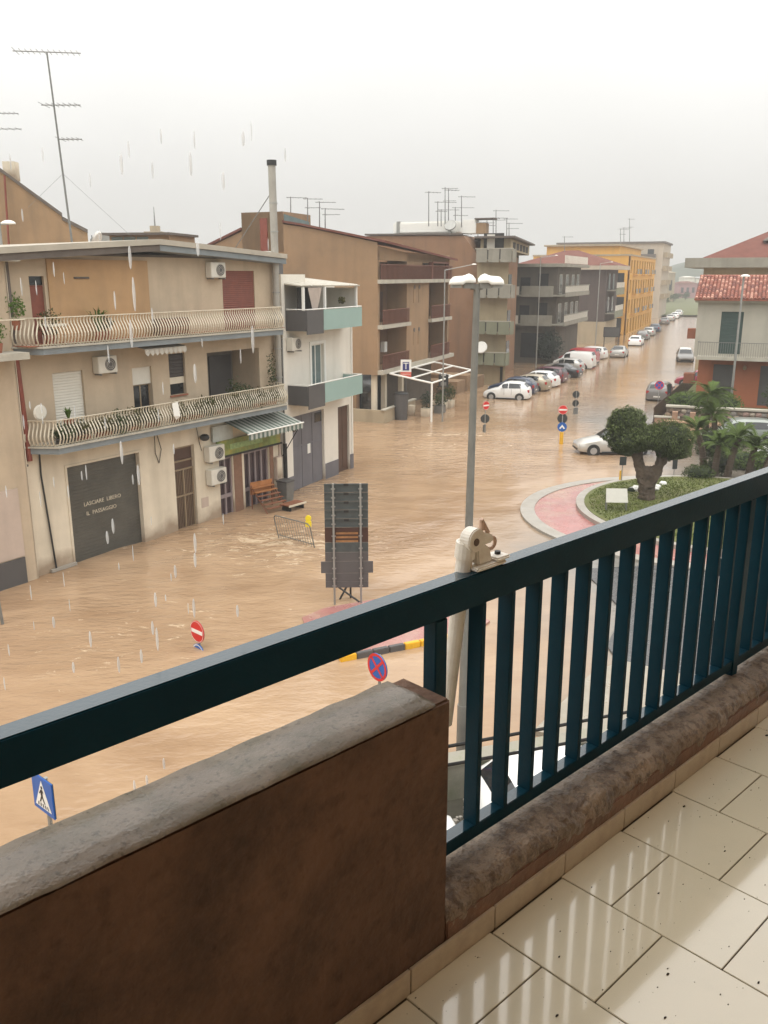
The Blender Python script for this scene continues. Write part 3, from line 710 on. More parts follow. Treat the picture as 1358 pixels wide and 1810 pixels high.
MB().box(-0.7, 0.7, -0.18, 0.2, 0.03, 0.6).build('crate_body', M['browndoor'], bxk)

# antennas --------------------------------------------------------------
def antenna(base, top, booms, label, grp=None, r=0.025, scale=1.0):
    t_ = thing('tv_antenna', base, 0, label, 'antenna', grp)
    v_ = Vector(top) - Vector(base)
    MB().tube((0, 0, 0), v_, r, r * 0.7, n=6).build('mast', M['metal'], t_)
    for (f, l0, l1, ang, nel) in booms:
        p = v_ * f; dx = Vector((math.cos(ang), math.sin(ang), 0))
        bmb = MB().tube(p + dx * l0, p + dx * l1, 0.012 * scale, n=5)
        for i in range(nel):
            q = p + dx * (l0 + (l1 - l0) * (i + 0.5) / nel); pe = Vector((-dx.y, dx.x, 0)) * (0.25 + 0.10 * (i == 0)) * scale
            bmb.tube(q - pe, q + pe, 0.006 * scale, n=4)
        bmb.build('boom', M['metal'], t_)
    return t_
b1_ = DP(128, 432, 34); t1_ = DP(83, 92, 34)
an = antenna(b1_, t1_, [(1.0, -1.15, 1.15, 0.15, 12), (0.735, -0.45, 0.95, 0.0, 7), (0.56, 0.0, 0.85, 0.0, 5)], 'very tall leaning antenna mast with three booms on the left rooftop', r=0.045, scale=1.6)
v_ = t1_ - b1_
MB().tube(v_ * 0.38, (-1.5, 0, 1.3), 0.006, n=4).tube(v_ * 0.38, (2.3, 0, 0.2), 0.006, n=4).build('guy_wire', M['metal'], an)
antenna(DP(-24, 440, 34), DP(-20, 195, 34), [(0.98, -0.3, 1.05, 0.05, 8), (0.87, -0.3, 1.2, 0.0, 6)], 'antenna cut by the left edge of the picture', r=0.03, scale=1.2)

# left neighbour, seen at the picture's edge
PN = thing('narrow_cream_house', onA(-7.0, -0.18, 0), hd(HA), 'cream and pink house at the left edge with a dark plinth', 'building')
cut_wall(MB(), 0, 7.42, -0.4, 9.9, [(5.6, 6.9, 7.4, 9.3), (5.0, 6.75, -0.4, 0.85)], 0, 0.2).build('wall', M['cream'], PN, fix=False)
MB().box(0, 7.42, 0.24, 11, -0.4, 9.9).build('wall', M['cream'], PN)
MB().box(7.38, 7.44, 0.0, 0.24, -0.4, 9.9).build('corner_pilaster', M['cream2'], PN)
MB().box(5.2, 7.0, -0.03, -0.003, 0.9, 3.1).build('pink_panel', M['pinkw'], PN)
MB().box(3.0, 6.98, -0.06, -0.003, -0.3, 0.86).build('plinth', M['charcoal'], PN)
MB().box(0, 7.6, -0.5, 11, 9.9, 10.1).build('roof', M['rooftop'], PN)
MB().box(4.5, 7.3, -0.9, -0.002, 7.1, 7.3).build('balcony', M['slabt'], PN)
window(PN, 5.6, 6.9, 7.4, 9.3, 0.19, M['cream2'], M['glass'], 2)
rl = MB().tube((4.5, -0.85, 8.25), (7.3, -0.85, 8.25), 0.02)
rl.build('handrail', M['rail'], PN)
pot_plant(onA(-1.0, -0.6, 7.3), 0.9, 0.5, 'green bush on the balcony at the left picture edge')
pot_plant(onA(-0.35, -0.5, 7.3), 0.8, 0.35, 'small green bush beside the pipe at the left picture edge')

# brown gable far left
pg = [DP(-60, 440, 44.5), DP(-60, 262, 44.5), DP(0, 303, 44), DP(110, 383, 43), DP(110, 389, 43), DP(155, 412, 42.6), DP(158, 440, 42.5)]
ga = bpy.data.objects.new('brown_gable_house', None); COL.objects.link(ga); ga.location = (pg[-1].x, pg[-1].y, 0)
tag(ga, 'brown rendered house with a long sloping gable behind the left roof', 'building')
def gable_from(pts, depthv, m, parent, roofm):
    o = parent.location
    n_ = len(pts); lp = [p - o for p in pts]; lp[0].z = 0; lp[-1].z = 0
    bk = [p + depthv for p in lp]
    MB().add(lp + bk, [tuple(range(n_)), tuple(range(2 * n_ - 1, n_ - 1, -1)), (0, n_, n_ + 1, 1), (n_ - 2, n_ - 1, 2 * n_ - 1, 2 * n_ - 2)]).build('wall', m, parent)
    r = MB()
    for i in range(1, n_ - 2):
        a, b_ = lp[i], lp[i + 1]; c, d_ = bk[i + 1], bk[i]
        up = Vector((0, 0, 0.16)); fr = -depthv.normalized() * 0.15
        r.add([a + fr, b_ + fr, c, d_, a + fr + up, b_ + fr + up, c + up, d_ + up], [(0, 1, 2, 3), (4, 5, 6, 7), (0, 1, 5, 4), (1, 2, 6, 5), (3, 0, 4, 7)])
    r.build('roof', roofm, parent)
gable_from(pg, Vector((-4, 9, 0)), M['brown3'], ga, M['soffit'])
MB().box(-0.28, 0.28, -0.28, 0.28, 0, 0.85).build('chimney', M['cream2'], ga).location = DP(22, 320, 44.6) - ga.location
MB().tube(DP(8, 310, 43.6) - ga.location, DP(16, 436, 43.4) - ga.location, 0.05).build('drainpipe', M['rust'], ga)
# small roofs seen beyond the left roof
sm = thing('glazed_roof_room', DP(195, 436, 60), R(-12), 'small rooftop room with a dark flat roof seen over the cream house', 'building')
MB().box(0, 4.2, 0, 4, -3, 0.7).build('wall', M['brown3'], sm); MB().box(-0.3, 4.4, -0.4, 4.2, 0.7, 0.85).build('roof', M['soffit'], sm)
for i in range(3): MB().box(0.15 + i * 0.9, 0.95 + i * 0.9, -0.03, -0.002, -0.2, 0.6).build('pane', M['glassl'], sm)
sm2 = thing('pale_rooftop_shed', DP(160, 432, 75), 0, 'pale low rooftop structure beyond the cream house', 'building')
MB().prism([(0, -3), (0, 0.4), (0.8, 1.0), (2.4, 0.5), (2.4, -3)], 0, 3, 'xz').build('wall', M['galv'], sm2)
dsh = thing('satellite_dish', DP(163, 425, 56), 0, 'white satellite dish standing against the sky behind the left roof', 'dish')
MB().tube((0, 0, 0.3), (0.06, -0.04, 0.36), 0.5, 0.42, n=18).build('dish', M['whitem'], dsh).rotation_euler = (0, R(70), R(15))
MB().tube((0, 0, -0.8), (0, 0, 0.3), 0.03).build('pole', M['metal'], dsh)
tw = thing('church_tower', DP(272, 430, 130), 0, 'distant beige church tower with a thin spire', 'tower')
MB().box(-1.3, 1.3, 0, 2.6, -8, 1.6).build('belfry', M['beige'], tw)
for a_ in (-0.85, 0.0, 0.85): MB().box(a_ - 0.25, a_ + 0.25, -0.05, -0.002, 0.3, 1.2).build('belfry_opening', M['tan'], tw)
MB().box(-0.6, 0.6, 0.7, 1.9, 1.6, 2.4).build('lantern', M['beige'], tw)
MB().tube((0, 1.3, 2.4), (0, 1.3, 5.0), 0.12, 0.03).build('spire', M['metal'], tw)

# ------------------------------------------------------------------ white house with teal balconies
B0 = Vector((-4.3, 38.3, 0)); HB = 25.7
PB = thing('white_narrow_house', B0, hd(HB), 'narrow white house with two teal glass balconies and a grey blue garage door', 'building')
cut_wall(MB(), -0.1, 6.25, -0.4, 7.25, [(0.5, 3.35, -0.4, 3.42), (4.72, 5.9, -0.4, 3.3), (2.3, 3.4, 4.3, 6.45)], 0, 0.2).build('wall', M['white'], PB, fix=False)
MB().box(-0.1, 6.25, 0.26, 10, -0.4, 7.25).box(-0.1, 2.4, 0.3, 10, 7.25, 9.55).box(-0.1, 6.25, 2.6, 10, 7.25, 8.9).box(-0.1, 6.22, 0.21, 0.25, -0.4, 7.2).build('wall', M['white'], PB)
MB().box(6.25, 6.27, 0, 10, -0.4, 7.25).build('side_wall', M['white'], PB)
MB().box(-0.1, 0.15, 0.0, 0.29, 7.25, 9.55).build('wall_pier', M['white'], PB)
gt = MB().box(0.5, 3.35, 0.14, 0.18, -0.4, 3.42)
gto = gt.build('garage_door', M['gateg'], PB)
for i in range(3):
    a = 0.53 + i * 0.945
    for z0_, z1_ in ((0.0, 1.95), (2.02, 3.35)): MB().box(a, a + 0.9, 0.118, 0.139, z0_, z1_).build('door_panel', M['gateg'], gto)
MB().box(2.65, 3.3, 0.108, 0.117, 2.85, 3.3).box(0.56, 0.95, 0.108, 0.117, 2.7, 3.3).build('vent_pane', M['glass'], gto)
MB().box(1.95, 2.2, 0.10, 0.117, 1.5, 1.95).build('notice', M['whitem'], gto)
bd = MB().box(4.72, 5.9, 0.12, 0.16, -0.4, 3.3).build('brown_door', M['browndoor'], PB)
MB().box(4.8, 5.3, 0.10, 0.119, 0.2, 3.2).box(5.34, 5.84, 0.10, 0.119, 0.2, 3.2).build('door_panel', M['browndoor'], bd)
for a, c in ((-0.1, 0.45), (3.4, 4.68), (5.95, 6.28)): MB().box(a, c, -0.03, -0.002, -0.3, 0.75).build('plinth', M['gateg'], PB)
MB().box(6.12, 6.2, -0.06, -0.003, 0.75, 7.2).build('downpipe', M['whitem'], PB)
window(PB, 2.3, 3.4, 4.3, 6.45, 0.16, M['whitem'], M['glassl'], 1)
MB().box(2.12, 2.28, -0.04, -0.002, 4.3, 6.6).box(3.42, 3.58, -0.04, -0.002, 4.3, 6.6).box(2.28, 3.42, -0.04, -0.002, 6.47, 6.6).build('window_surround', M['whitem'], PB)
for (z0_, z1_, nm) in ((7.2, 8.1, 'upper'), (4.0, 4.9, 'lower')):
    bl = MB().box(0.25, 5.3, -1.0, 0, z0_, z0_ + 0.16).build('balcony', M['concb'], PB)
    MB().box(1.65, 5.32, -1.05, -1.01, z0_ - 0.02, z1_ - 0.04).build('teal_panel', M['teal'], bl)
    MB().box(0.22, 1.64, -1.05, -1.01, z0_ - 0.15, z1_ - 0.04).box(0.2, 0.24, -1.0, 0, z0_, z1_ - 0.05).build('charcoal_panel', M['charcoal'], bl)
    MB().box(5.285, 5.32, -1.005, -0.003, z0_ - 0.02, z1_ - 0.04).build('teal_panel', M['teal'], bl)
    MB().path([(0.22, -0.02, z1_), (0.22, -1.03, z1_), (5.3, -1.03, z1_), (5.3, -0.02, z1_)], 0.025).build('handrail', M['whitem'], bl)
# veranda
vr = MB()
vr.quad((0.2, 0.3, 9.5), (5.4, 0.3 + 1.9, 9.55), (5.2, -0.9, 8.95), (0.2, -0.5, 9.15))
vo = MB().add([(0.16, 2.5, 9.36), (5.3, 2.5, 9.36), (5.3, -0.95, 9.02), (0.16, -0.75, 9.05), (0.16, 2.5, 9.41), (5.3, 2.5, 9.41), (5.3, -0.95, 9.07), (0.16, -0.75, 9.1)],
         [(0, 1, 2, 3), (4, 5, 6, 7), (0, 1, 5, 4), (1, 2, 6, 5), (2, 3, 7, 6), (3, 0, 4, 7)]).build('veranda_roof', M['rooftop'], PB)
rb = MB()
for i in range(7): rb.tube((0.2 + i * 0.84, 2.5, 9.43), (0.2 + i * 0.84, -0.85, 9.09), 0.02, n=4)
rb.build('roof_rib', M['whitem'], vo)
for u_ in (0.3, 2.15, 5.15): MB().box(u_, u_ + 0.1, -0.85, -0.75, 7.36, 9.02).build('veranda_post', M['whitem'], PB)
MB().box(0.3, 6.2, .9, 1.0, 7.26, 9.2).box(5.25, 5.3, -.7, .9, 7.3, 8.95).build('veranda_back', M['white'], PB)
window(PB, 2.9, 4.6, 8.0, 8.95, .9, M['gateg'], M['glassl'], 1)
MB().box(0.42, 2.13, -0.5, -0.44, 7.36, 9.0).build('veranda_interior', M['dark'], PB)
MB().add([(0.7, -0.83, 9.0), (1.9, -0.83, 9.0), (1.45, -0.8, 7.75), (1.25, -0.8, 7.7)], [(0, 1, 2, 3)]).build('curtain', mat('pinkish_curtain', (0.42, 0.35, 0.30), 0.9), PB, fix=False)
rt = MB().box(0.3, 1.7, 1.0, 3, 9.56, 10.35).build('rooftop_box', M['charcoal'], PB)
MB().tube((0.2, 0.9, 9.5), (0.2, 0.9, 10.5), 0.22, n=14).build('water_tank', M['whitem'], PB)
MB().box(0.25, 1.75, 0.9, 3.1, 10.352, 10.42).build('rooftop_cover', M['slabt'], PB)
r_ = hd(HB)
def onB(u, y, z): return Vector((B0.x + u * math.cos(r_) - y * math.sin(r_), B0.y + u * math.sin(r_) + y * math.cos(r_), z))
ac_unit(onB(0.55, -0.02, 6.35), r_, 'air conditioner under the upper teal balcony of the white house')
pot_plant(onB(3.7, -0.85, 7.98), 0.28, 0.16, 'small reddish round plant on the ledge of the upper teal balcony', 'leafo', pot=False, grp=None)
MB()
pbp = thing('black_drainpipe', onA(13.28, -0.15, 0), 0, 'thick black pipe standing in the water between the cream and white houses', 'pipe')
MB().tube((0, 0, -0.3), (0, 0, 2.4), 0.09, n=10).build('pipe', M['black'], pbp); MB().tube((0, 0, 2.4), (0, 0.05, 6.9), 0.04, n=8).build('upper_pipe', M['metal'], pbp)

# ------------------------------------------------------------------ big brown building with recessed red balconies
HS = 22.5; C0 = Vector((-0.42, 58.66, 0)); rS = hd(HS)
PC = thing('brown_corner_block', C0, rS, 'large ochre brown block with blank gable and recessed dark red balconies over a tobacco shop', 'building')
def onC(u, y, z): return Vector((C0.x + u * math.cos(rS) - y * math.sin(rS), C0.y + u * math.sin(rS) + y * math.cos(rS), z))
def top_c(u): return 11.35 - 0.9 * u / 14.7
# gable (local y = into the building = leftwards)
gp = [(0, 3.1), (0, 11.55), (5.3, 12.6), (6.8, 12.8), (6.8, 13.6), (10.0, 13.6), (10.0, 12.4), (12.7, 11.4), (12.7, 3.1)]
MB().add([(0.0, a, z) for a, z in gp], [tuple(range(len(gp)))]).build('gable_wall', M['brown'], PC, fix=False)
MB().add([(0, 1.6, -0.4), (0, 12.7, -0.4), (0, 12.7, 3.1), (0, 1.6, 3.1)], [(0, 1, 2, 3)]).build('gable_wall', M['brown'], PC, fix=False)
ridge = MB()
for (a, za), (c, zc) in (((-0.6, 11.52), (5.3, 12.66)), ((5.3, 12.66), (6.8, 12.9)), ((10.0, 12.5), (12.9, 11.4))):
    ridge.add([(-0.15, a, za), (-0.15, c, zc), (14.9, c, zc - 0.9), (14.9, a, za - 0.9), (-0.15, a, za + .14), (-0.15, c, zc + .14), (14.9, c, zc - 0.76), (14.9, a, za - 0.76)],
              [(0, 1, 2, 3), (4, 5, 6, 7), (0, 1, 5, 4), (1, 2, 6, 5), (2, 3, 7, 6), (3, 0, 4, 7)])
ridge.build('roof', M['rroof'], PC)
MB().box(0, 4, 6.8, 10, 11, 13.6).build('stair_tower', M['brown3'], PC)
MB().add([(4.0, 4.9, 12.5), (4.0, 6.8, 12.9), (4.0, 6.8, 13.3), (0.1, 4.9, 12.9), (0.1, 6.8, 13.45), (0.1, 4.9, 12.6), (0.1, 6.8, 12.9)], [(3, 4, 6, 5)]).build('glazed_dormer', M['glassl'], PC, fix=False)
MB().box(-0.06, -0.005, 8.0, 8.55, 9, 13.2).build('drainpipe_recess', M['rust'], PC)
holesC = [(0.35, 5.3, 9.25, 11.05), (0.35, 5.3, 6.35, 9.0), (0.35, 5.3, 3.42, 6.1), (9.9, 14.4, 6.35, 9.0), (9.9, 14.4, 3.42, 6.1), (8.4, 13.2, 9.25, 10.4)]
cut_wall(MB(), 0.0, 14.7, 3.1, 10.45, holesC, 0, 1.5).build('wall', M['brown'], PC, fix=False)
MB().add([(0, 0, 10.452), (14.7, 0, 10.452), (0, 0, 11.35)], [(0, 1, 2)]).build('wall', M['brown'], PC, fix=False)
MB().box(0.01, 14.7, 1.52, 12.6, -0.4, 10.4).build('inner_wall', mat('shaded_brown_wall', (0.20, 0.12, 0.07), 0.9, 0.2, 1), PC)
MB().box(14.7, 14.72, 0, 12, 3, 10.4).build('side_wall', M['brown'], PC)
for (a, c, z) in ((0.0, 14.7, 9.12), (0.0, 5.4, 6.22), (9.8, 14.6, 6.22)):
    MB().box(a, c, -0.32, -0.002, z - 0.13, z + 0.12).build('balcony_slab', M['slabt'], PC)
MB().box(0.0, 15.2, -0.35, -0.002, 3.12, 3.40).build('balcony_slab', M['slabt'], PC)
bar0 = None
for (a, c, z) in ((0.0, 14.7, 9.24), (0.35, 5.3, 6.34), (9.9, 14.4, 6.34), (0.35, 5.3, 3.4), (9.9, 14.4, 3.4)):
    ro = MB().tube((a, -0.25, z + 0.95), (c, -0.25, z + 0.95), 0.03).build('railing', M['railbr'], PC)
    for i in range(int((c - a) / 0.22)):
        if bar0 is None: bar0 = MB().box(-0.014, 0.014, -0.014, 0.014, 0, 0.95).build('bar', M['railbr'], ro); o = bar0
        else: o = copy_part(bar0, ro)
        o.location = (a + 0.1 + i * 0.22, -0.25, z)
    MB().box(a, c, -0.21, -0.19, z + 0.02, z + 0.9).build('railing_panel', mat('red_brown_mesh', (0.13, 0.055, 0.038), 0.8, 0.3, 2, alpha=0.5), ro)
for z in (3.9, 6.9):
    for u_ in (6.6, 7.6):
        MB().box(u_, u_ + 0.42, -0.03, -0.003, z + 0.7, z + 1.7).build('arched_panel', M['brown3'], PC)
        MB().tube((u_ + .21, -0.032, z + 1.78), (u_ + .21, -0.003, z + 1.78), 0.16, n=12).build('dark_vent', M['soffit'], PC)
for (u_, z0_, z1_) in ((1.2, 6.4, 8.5), (3.2, 6.4, 8.4), (1.6, 3.5, 5.5), (11, 6.4, 8.5), (11.3, 3.5, 5.5), (1.6, 9.3, 10.8)):
    MB().box(u_, u_ + 1.2, 1.44, 1.51, z0_, z1_).build('door', M['browndoor'], PC)
MB().box(3.6, 4.1, 1.0, 1.3, 4.3, 5.0).build('wall_box', M['whitem'], PC)
MB().box(9.8, 9.95, -0.3, 0.0, 9.24, 10.45).box(13.6, 13.75, -0.3, 0.0, 9.24, 10.45).box(9.95, 13.6, -0.3, -0.2, 10.38, 10.5).build('pergola_frame', M['railbr'], PC)
MB().box(8.45, 9.7, 1.3, 1.5, 9.3, 10.4).build('red_shutter', M['rust'], PC)
# shop front
MB().box(0.4, 3.8, 1.40, 1.5, -0.2, 3.1).build('shop_window', M['glass'], PC)
MB().box(0.02, 0.06, 1.6, 4.4, 0.3, 3.05).build('shop_window', M['glass'], PC)
MB().box(3.9, 14.0, 1.2, 1.5, -0.2, 3.1).build('shop_wall', M['greyb'], PC)
for u_ in (0.3, 2.0, 5.2): MB().box(u_, u_ + 0.35, 0.3, 0.6, -0.3, 3.1).build('column', M['cream2'], PC)
MB().box(-0.6, 5.2, -0.75, -0.55, -0.4, 0.85).build('low_wall', M['beige'], PC); MB().box(-0.6, -0.4, -0.55, 4.8, -0.4, 0.85).build('low_wall', M['beige'], PC)
MB().box(-0.7, 5.3, -0.8, -0.5, 0.852, 0.93).build('wall_coping', M['slabt'], PC)
clk = thing('round_wall_clock', onC(-0.04, 1.95, 2.65), rS - math.pi / 2, 'round pale clock face on the dark shop front below the brown gable', 'clock')
MB().tube((0, -0.02, 0), (0, -0.1, 0), 0.36, n=20).build('face', M['whitem'], clk); MB().tube((0, -0.0, 0), (0, -0.08, 0), 0.42, n=20).build('rim', M['metal'], clk)
MB().box(-.015, .015, -.12, -.102, 0, .26).box(0, .18, -.12, -.102, -.015, .015).build('hand', M['black'], clk)
# pergola frame
pgl = thing('white_pergola_frame', onC(1.2, -0.4, 0), rS, 'bare white tubular pergola frame in front of the tobacco shop', 'pergola')
W_, Dp_ = 9.0, 3.0
MB().path([(0, 0, 3.1), (W_, 0, 3.1), (W_, -Dp_, 2.6), (0, -Dp_, 2.6), (0, 0, 3.1)], 0.07).build('frame', M['whitem'], pgl)
MB().tube((W_ / 2, 0, 3.1), (W_ / 2, -Dp_, 2.6), 0.06).tube((0, -1.5, 2.85), (W_, -1.5, 2.85), 0.06).build('cross_bar', M['whitem'], pgl)
for x_ in (0, W_): MB().tube((x_, -Dp_, -0.3), (x_, -Dp_, 2.6), 0.07).build('post', M['whitem'], pgl)
# tobacco signs
ts = thing('tobacco_sign', G(717, 738) + Vector((0, -0.4, 0)), R(-4), 'white tobacco sign with a T in a blue square over a red band', 'sign')
MB().tube((0, 0.08, -0.3), (0, 0.08, 3.9), 0.05).build('post', M['charcoal'], ts)
MB().box(-0.36, 0.36, -0.05, 0.05, 2.85, 4.0).build('panel', M['whitem'], ts)
MB().box(-0.22, 0.22, -0.06, -0.051, 3.28, 3.85).build('blue_square', mat('navy', (0.008, 0.015, 0.14), .4), ts)
MB().box(-0.36, 0.36, -0.06, -0.051, 2.84, 3.18).build('red_band', mat('salmon_red', (0.62, 0.10, 0.06), 0.5, .15, 4), ts)
text('T', 0.62, M['whitem'], ts, (0, -0.065, 3.56), (math.pi / 2, 0, 0))
text('TABACCHI', 0.13, M['whitem'], ts, (0, -0.065, 3.02), (math.pi / 2, 0, 0))
ts2 = thing('small_shop_sign', onC(3.9, -3.3, 2.05) , R(-4), 'small black hanging sign with a white T under the pergola', 'sign')
MB().box(-0.34, 0.34, -0.04, 0.04, 0, 0.85).build('panel', M['black'], ts2); text('T', 0.5, M['whitem'], ts2, (0, -0.05, 0.62), (math.pi / 2, 0, 0)); MB().box(-.2, .2, -.05, -.041, 0.08, 0.32).build('label_panel', M['metal'], ts2)
MB().tube((-.2, 0, .85), (-.2, 0, 1.0), .015).tube((.2, 0, .85), (.2, 0, 1.0), .015).build('hanger', M['metal'], ts2)
bi = thing('large_round_bin', G(709, 741), 0, 'tall dark round bin standing in water at the low shop wall', 'bin')
MB().tube((0, 0, -0.3), (0, 0, 1.75), 0.42, 0.5, n=16).build('bin_body', M['charcoal'], bi); MB().tube((0, 0, 1.752), (0, 0, 1.86), 0.53, 0.4, n=16).build('lid', M['black'], bi)
for i, (u_, y_, hh) in enumerate(((3.6, -2.2, 1.3), (5.3, -2.6, 1.0), (6.6, -2.3, 1.5), (8.0, -2.4, 1.3))):
    pl = thing('planter', onC(u_, y_, -0.2), rS, ['dark leafy planter inside the left side of the pergola', 'low grey planter under the pergola', 'bushy dark planter in the middle of the pergola', 'planter at the right pergola post'][i], 'planter', 'planters under the white pergola')
    MB().box(-0.4, 0.4, -0.3, 0.3, 0, 0.75).build('box', M['cream2'] if i != 1 else M['metal'], pl)
    leaf_cloud(MB(), (0, 0, 0.75 + hh * 0.4), (0.55, 0.5, hh * 0.55), 400, 0.08, 0.2).build('foliage', M['leafd'] if i % 2 == 0 else M['leaf'], pl, fix=False)
for i, (px, w_) in enumerate(((718, 9), (760, 14), (772, 10))):
    bl_ = tag(MB().box(-w_ * 0.02, w_ * 0.02, -0.2, 0.2, -0.3, 0.75).build('concrete_block', M['cream2']), ['cream concrete block by the dark round bin', 'longer cream concrete block under the pergola', 'cream concrete block nearest the thin lamp post'][i], 'block', 'cream blocks along the shop terrace')
    bl_.location = G(px + 10, 735 - i * 8); bl_.rotation_euler = (0, 0, rS)
lw = thing('low_brown_garden_wall', onC(15.5, 0.2, 0), rS, 'low stepped brown wall between the brown block and its neighbour', 'wall')
for i in range(3): MB().box(i * 2.2, i * 2.2 + 2.1, -0.8 - i * 0.2, 6, -0.3, 1.0 + 0.3 * (i == 1)).build('wall_section', M['brown'], lw)

# ------------------------------------------------------------------ second brown block (white tank on roof)
D1 = Vector((10.85, 79.25, 0)); rD = hd(HS)
PD = thing('brown_block_with_tank', D1, rD, 'tall red brown block with white roof tank and stacked concrete balconies', 'building')
def onD(u, y, z): return Vector((D1.x + u * math.cos(rD) - y * math.sin(rD), D1.y + u * math.sin(rD) + y * math.cos(rD), z))
# gable facing camera : local x = 0 plane, y to the left
gd_ = [(2.75, -0.4), (2.75, 11.2), (4.2, 12.9), (13.5, 13.0), (13.5, -0.4)]
MB().add([(0, a, z) for a, z in gd_] + [(14, a, z) for a, z in gd_], [(0, 1, 2, 3, 4), (9, 8, 7, 6, 5), (1, 6, 7, 2), (2, 7, 8, 3), (0, 5, 6, 1)]).build('gable_wall', M['brown2'], PD)
MB().add([(-0.15, 2.7, 11.25), (-0.15, 4.15, 12.95), (-0.15, 13.6, 13.05), (2, 13.6, 13.05), (2, 4.15, 12.95), (2, 2.7, 11.25), (-0.15, 4.15, 13.1), (-0.15, 13.6, 13.2), (2, 13.6, 13.2), (2, 4.15, 13.1)], [(1, 2, 3, 4), (6, 7, 8, 9), (1, 2, 7, 6), (2, 3, 8, 7)]).build('roof_edge', M['soffit'], PD)
dx = -4.6   # right hand body, slightly skewed street side
bodyD = MB().add([(0.02, 2.75, -0.4), (0.02, 0, -0.4), (20.3, 4.6, -0.4), (20.3, 10, -0.4), (0.02, 2.75, 11.6), (0.02, 0, 11.6), (20.3, 4.6, 11.6), (20.3, 10, 11.6)],
        [(0, 1, 5, 4), (1, 2, 6, 5), (2, 3, 7, 6), (4, 5, 6, 7)]).build('wall', M['tan'], PD)
MB().add([(0.03, 2.6, 11.6), (0.03, -0.1, 11.6), (20.3, 3.1, 11.6), (20.3, 9, 11.6), (0.03, 2.6, 12.6), (0.03, -.1, 12.6), (20.3, 3.1, 12.6), (20.3, 9, 12.6)],
        [(0, 1, 5, 4), (1, 2, 6, 5), (2, 3, 7, 6)]).build('attic_wall', M['tan'], PD)
MB().add([(-0.9, 2.9, 12.62), (-0.9, -0.7, 12.62), (20.8, 2.6, 12.62), (20.8, 9, 12.62), (-0.9, 2.9, 12.78), (-0.9, -.7, 12.78), (20.8, 2.6, 12.78), (20.8, 9, 12.78)],
        [(0, 1, 2, 3), (4, 5, 6, 7), (0, 1, 5, 4), (1, 2, 6, 5), (2, 3, 7, 6)]).build('roof', M['soffit'], PD)
for i in range(5):
    q = 2.5 + i * 3.4; yq = -0.1 + 3.2 * q / 20.3
    MB().box(-0.55, 0.55, -0.06, 0.0, 11.75, 12.35).build('attic_window', M['dark'], PD).location = (q, yq - 0.02, 0)
    PD.children[-1].rotation_euler = (0, 0, math.atan2(3.2, 20.3))
for k_, zb in enumerate((1.85 + 0.2, 4.75, 7.85, 10.85)):
    w0 = 0.35 if k_ == 0 else 0
    y0_ = 0.3 if k_ == 0 else 0.0
    bl = MB().box(-1.15, 0.0, y0_ - 0.6, 2.65, zb - 0.1, zb + 0.05).build('balcony', M['concb'], PD)
    m_ = M['greenb'] if k_ in (0, 1) else M['concb']
    for i in range(3):
        a = y0_ - 0.6 + i * (3.25 - y0_) / 3
        MB().box(-1.2, -1.13, a + 0.06, a + (3.25 - y0_) / 3 - 0.05, zb - 0.25, zb + 0.85).build('balcony_panel', m_, bl)
    MB().box(-1.17, -1.14, y0_ - 0.55, 2.6, zb + 0.0, zb + 0.80).build('balcony_back', M['dark'], bl)
    MB().box(-1.2, 0, y0_ - 0.66, y0_ - 0.602, zb - 0.25, zb + 0.85).build('balcony_panel', m_, bl)
    MB().box(-1.22, -1.1, y0_ - 0.68, 2.7, zb + 0.852, zb + 0.92).build('coping', M['slabt'], bl)
    if k_ < 4:
        MB().box(-0.03, 0.012, 0.5, 2.3, zb + 0.1, zb + 2.2).build('loggia_opening', M['dark'], PD)
        MB().box(-0.06, -0.031, 1.3, 2.0, zb + 0.15, zb + 2.1).build('white_door', M['whiteshut'], PD)
MB().box(-0.05, 0.012, 0.2, 0.9, -0.3, 1.6).build('entrance', M['dark'], PD)
for k_, z in enumerate((2.2, 4.9, 8.0)):
    MB().box(-0.5, 0.5, -0.12, -0.06, z, z + 1.6).build('side_window', M['glass'], PD).location = (1.5, 0.33, 0)
dsh2 = thing('satellite_dish', onD(-1.25, 1.9, 3.35), rD, 'white satellite dish on the lowest green balcony of the second brown block', 'dish')
MB().tube((0, 0, 0), (-0.08, 0, 0.03), 0.55, 0.5, n=18).build('dish', M['whitem'], dsh2); MB().tube((0, 0, -0.5), (0, 0, 0), 0.03).build('pole', M['metal'], dsh2)
tk = thing('white_roof_tank', onD(1.5, 11.5, 13.15), rD - math.pi / 2, 'long white tank lying on the roof of the second brown block', 'tank')
MB().box(0, 6.2, 0, 2, 0.02, 1.1).build('tank_body', M['whitem'], tk, bevel=0.15); MB().box(0.4, 0.7, -0.05, 2.05, 0, 1.14).box(5.4, 5.7, -0.05, 2.05, 0, 1.14).build('strap', M['galv'], tk)
tk2 = thing('white_roof_box', onD(1.5, 4.8, 13.1), rD - math.pi / 2, 'small white box beside the dish on the second brown block roof', 'box')
MB().box(0, 1.3, 0, 1, 0, 1.2).build('box_body', M['whitem'], tk2, bevel=0.05); MB().box(1.32, 2.2, 0, 1, 0, 0.9).build('chimney', M['brown3'], tk2); MB().box(1.2, 2.9, -0.2, 1.2, 1.202, 1.32).build('cover', M['soffit'], tk2)
dsh3 = thing('satellite_dish', onD(0.6, 5.6, 13.2), rD, 'grey satellite dish on the roof beside the white tank', 'dish')
MB().tube((0, 0, 0.6), (-0.08, 0, 0.65), 0.55, 0.5, n=18).build('dish', M['galv'], dsh3); MB().tube((0, 0, 0), (0, 0, .6), 0.04).build('pole', M['metal'], dsh3)

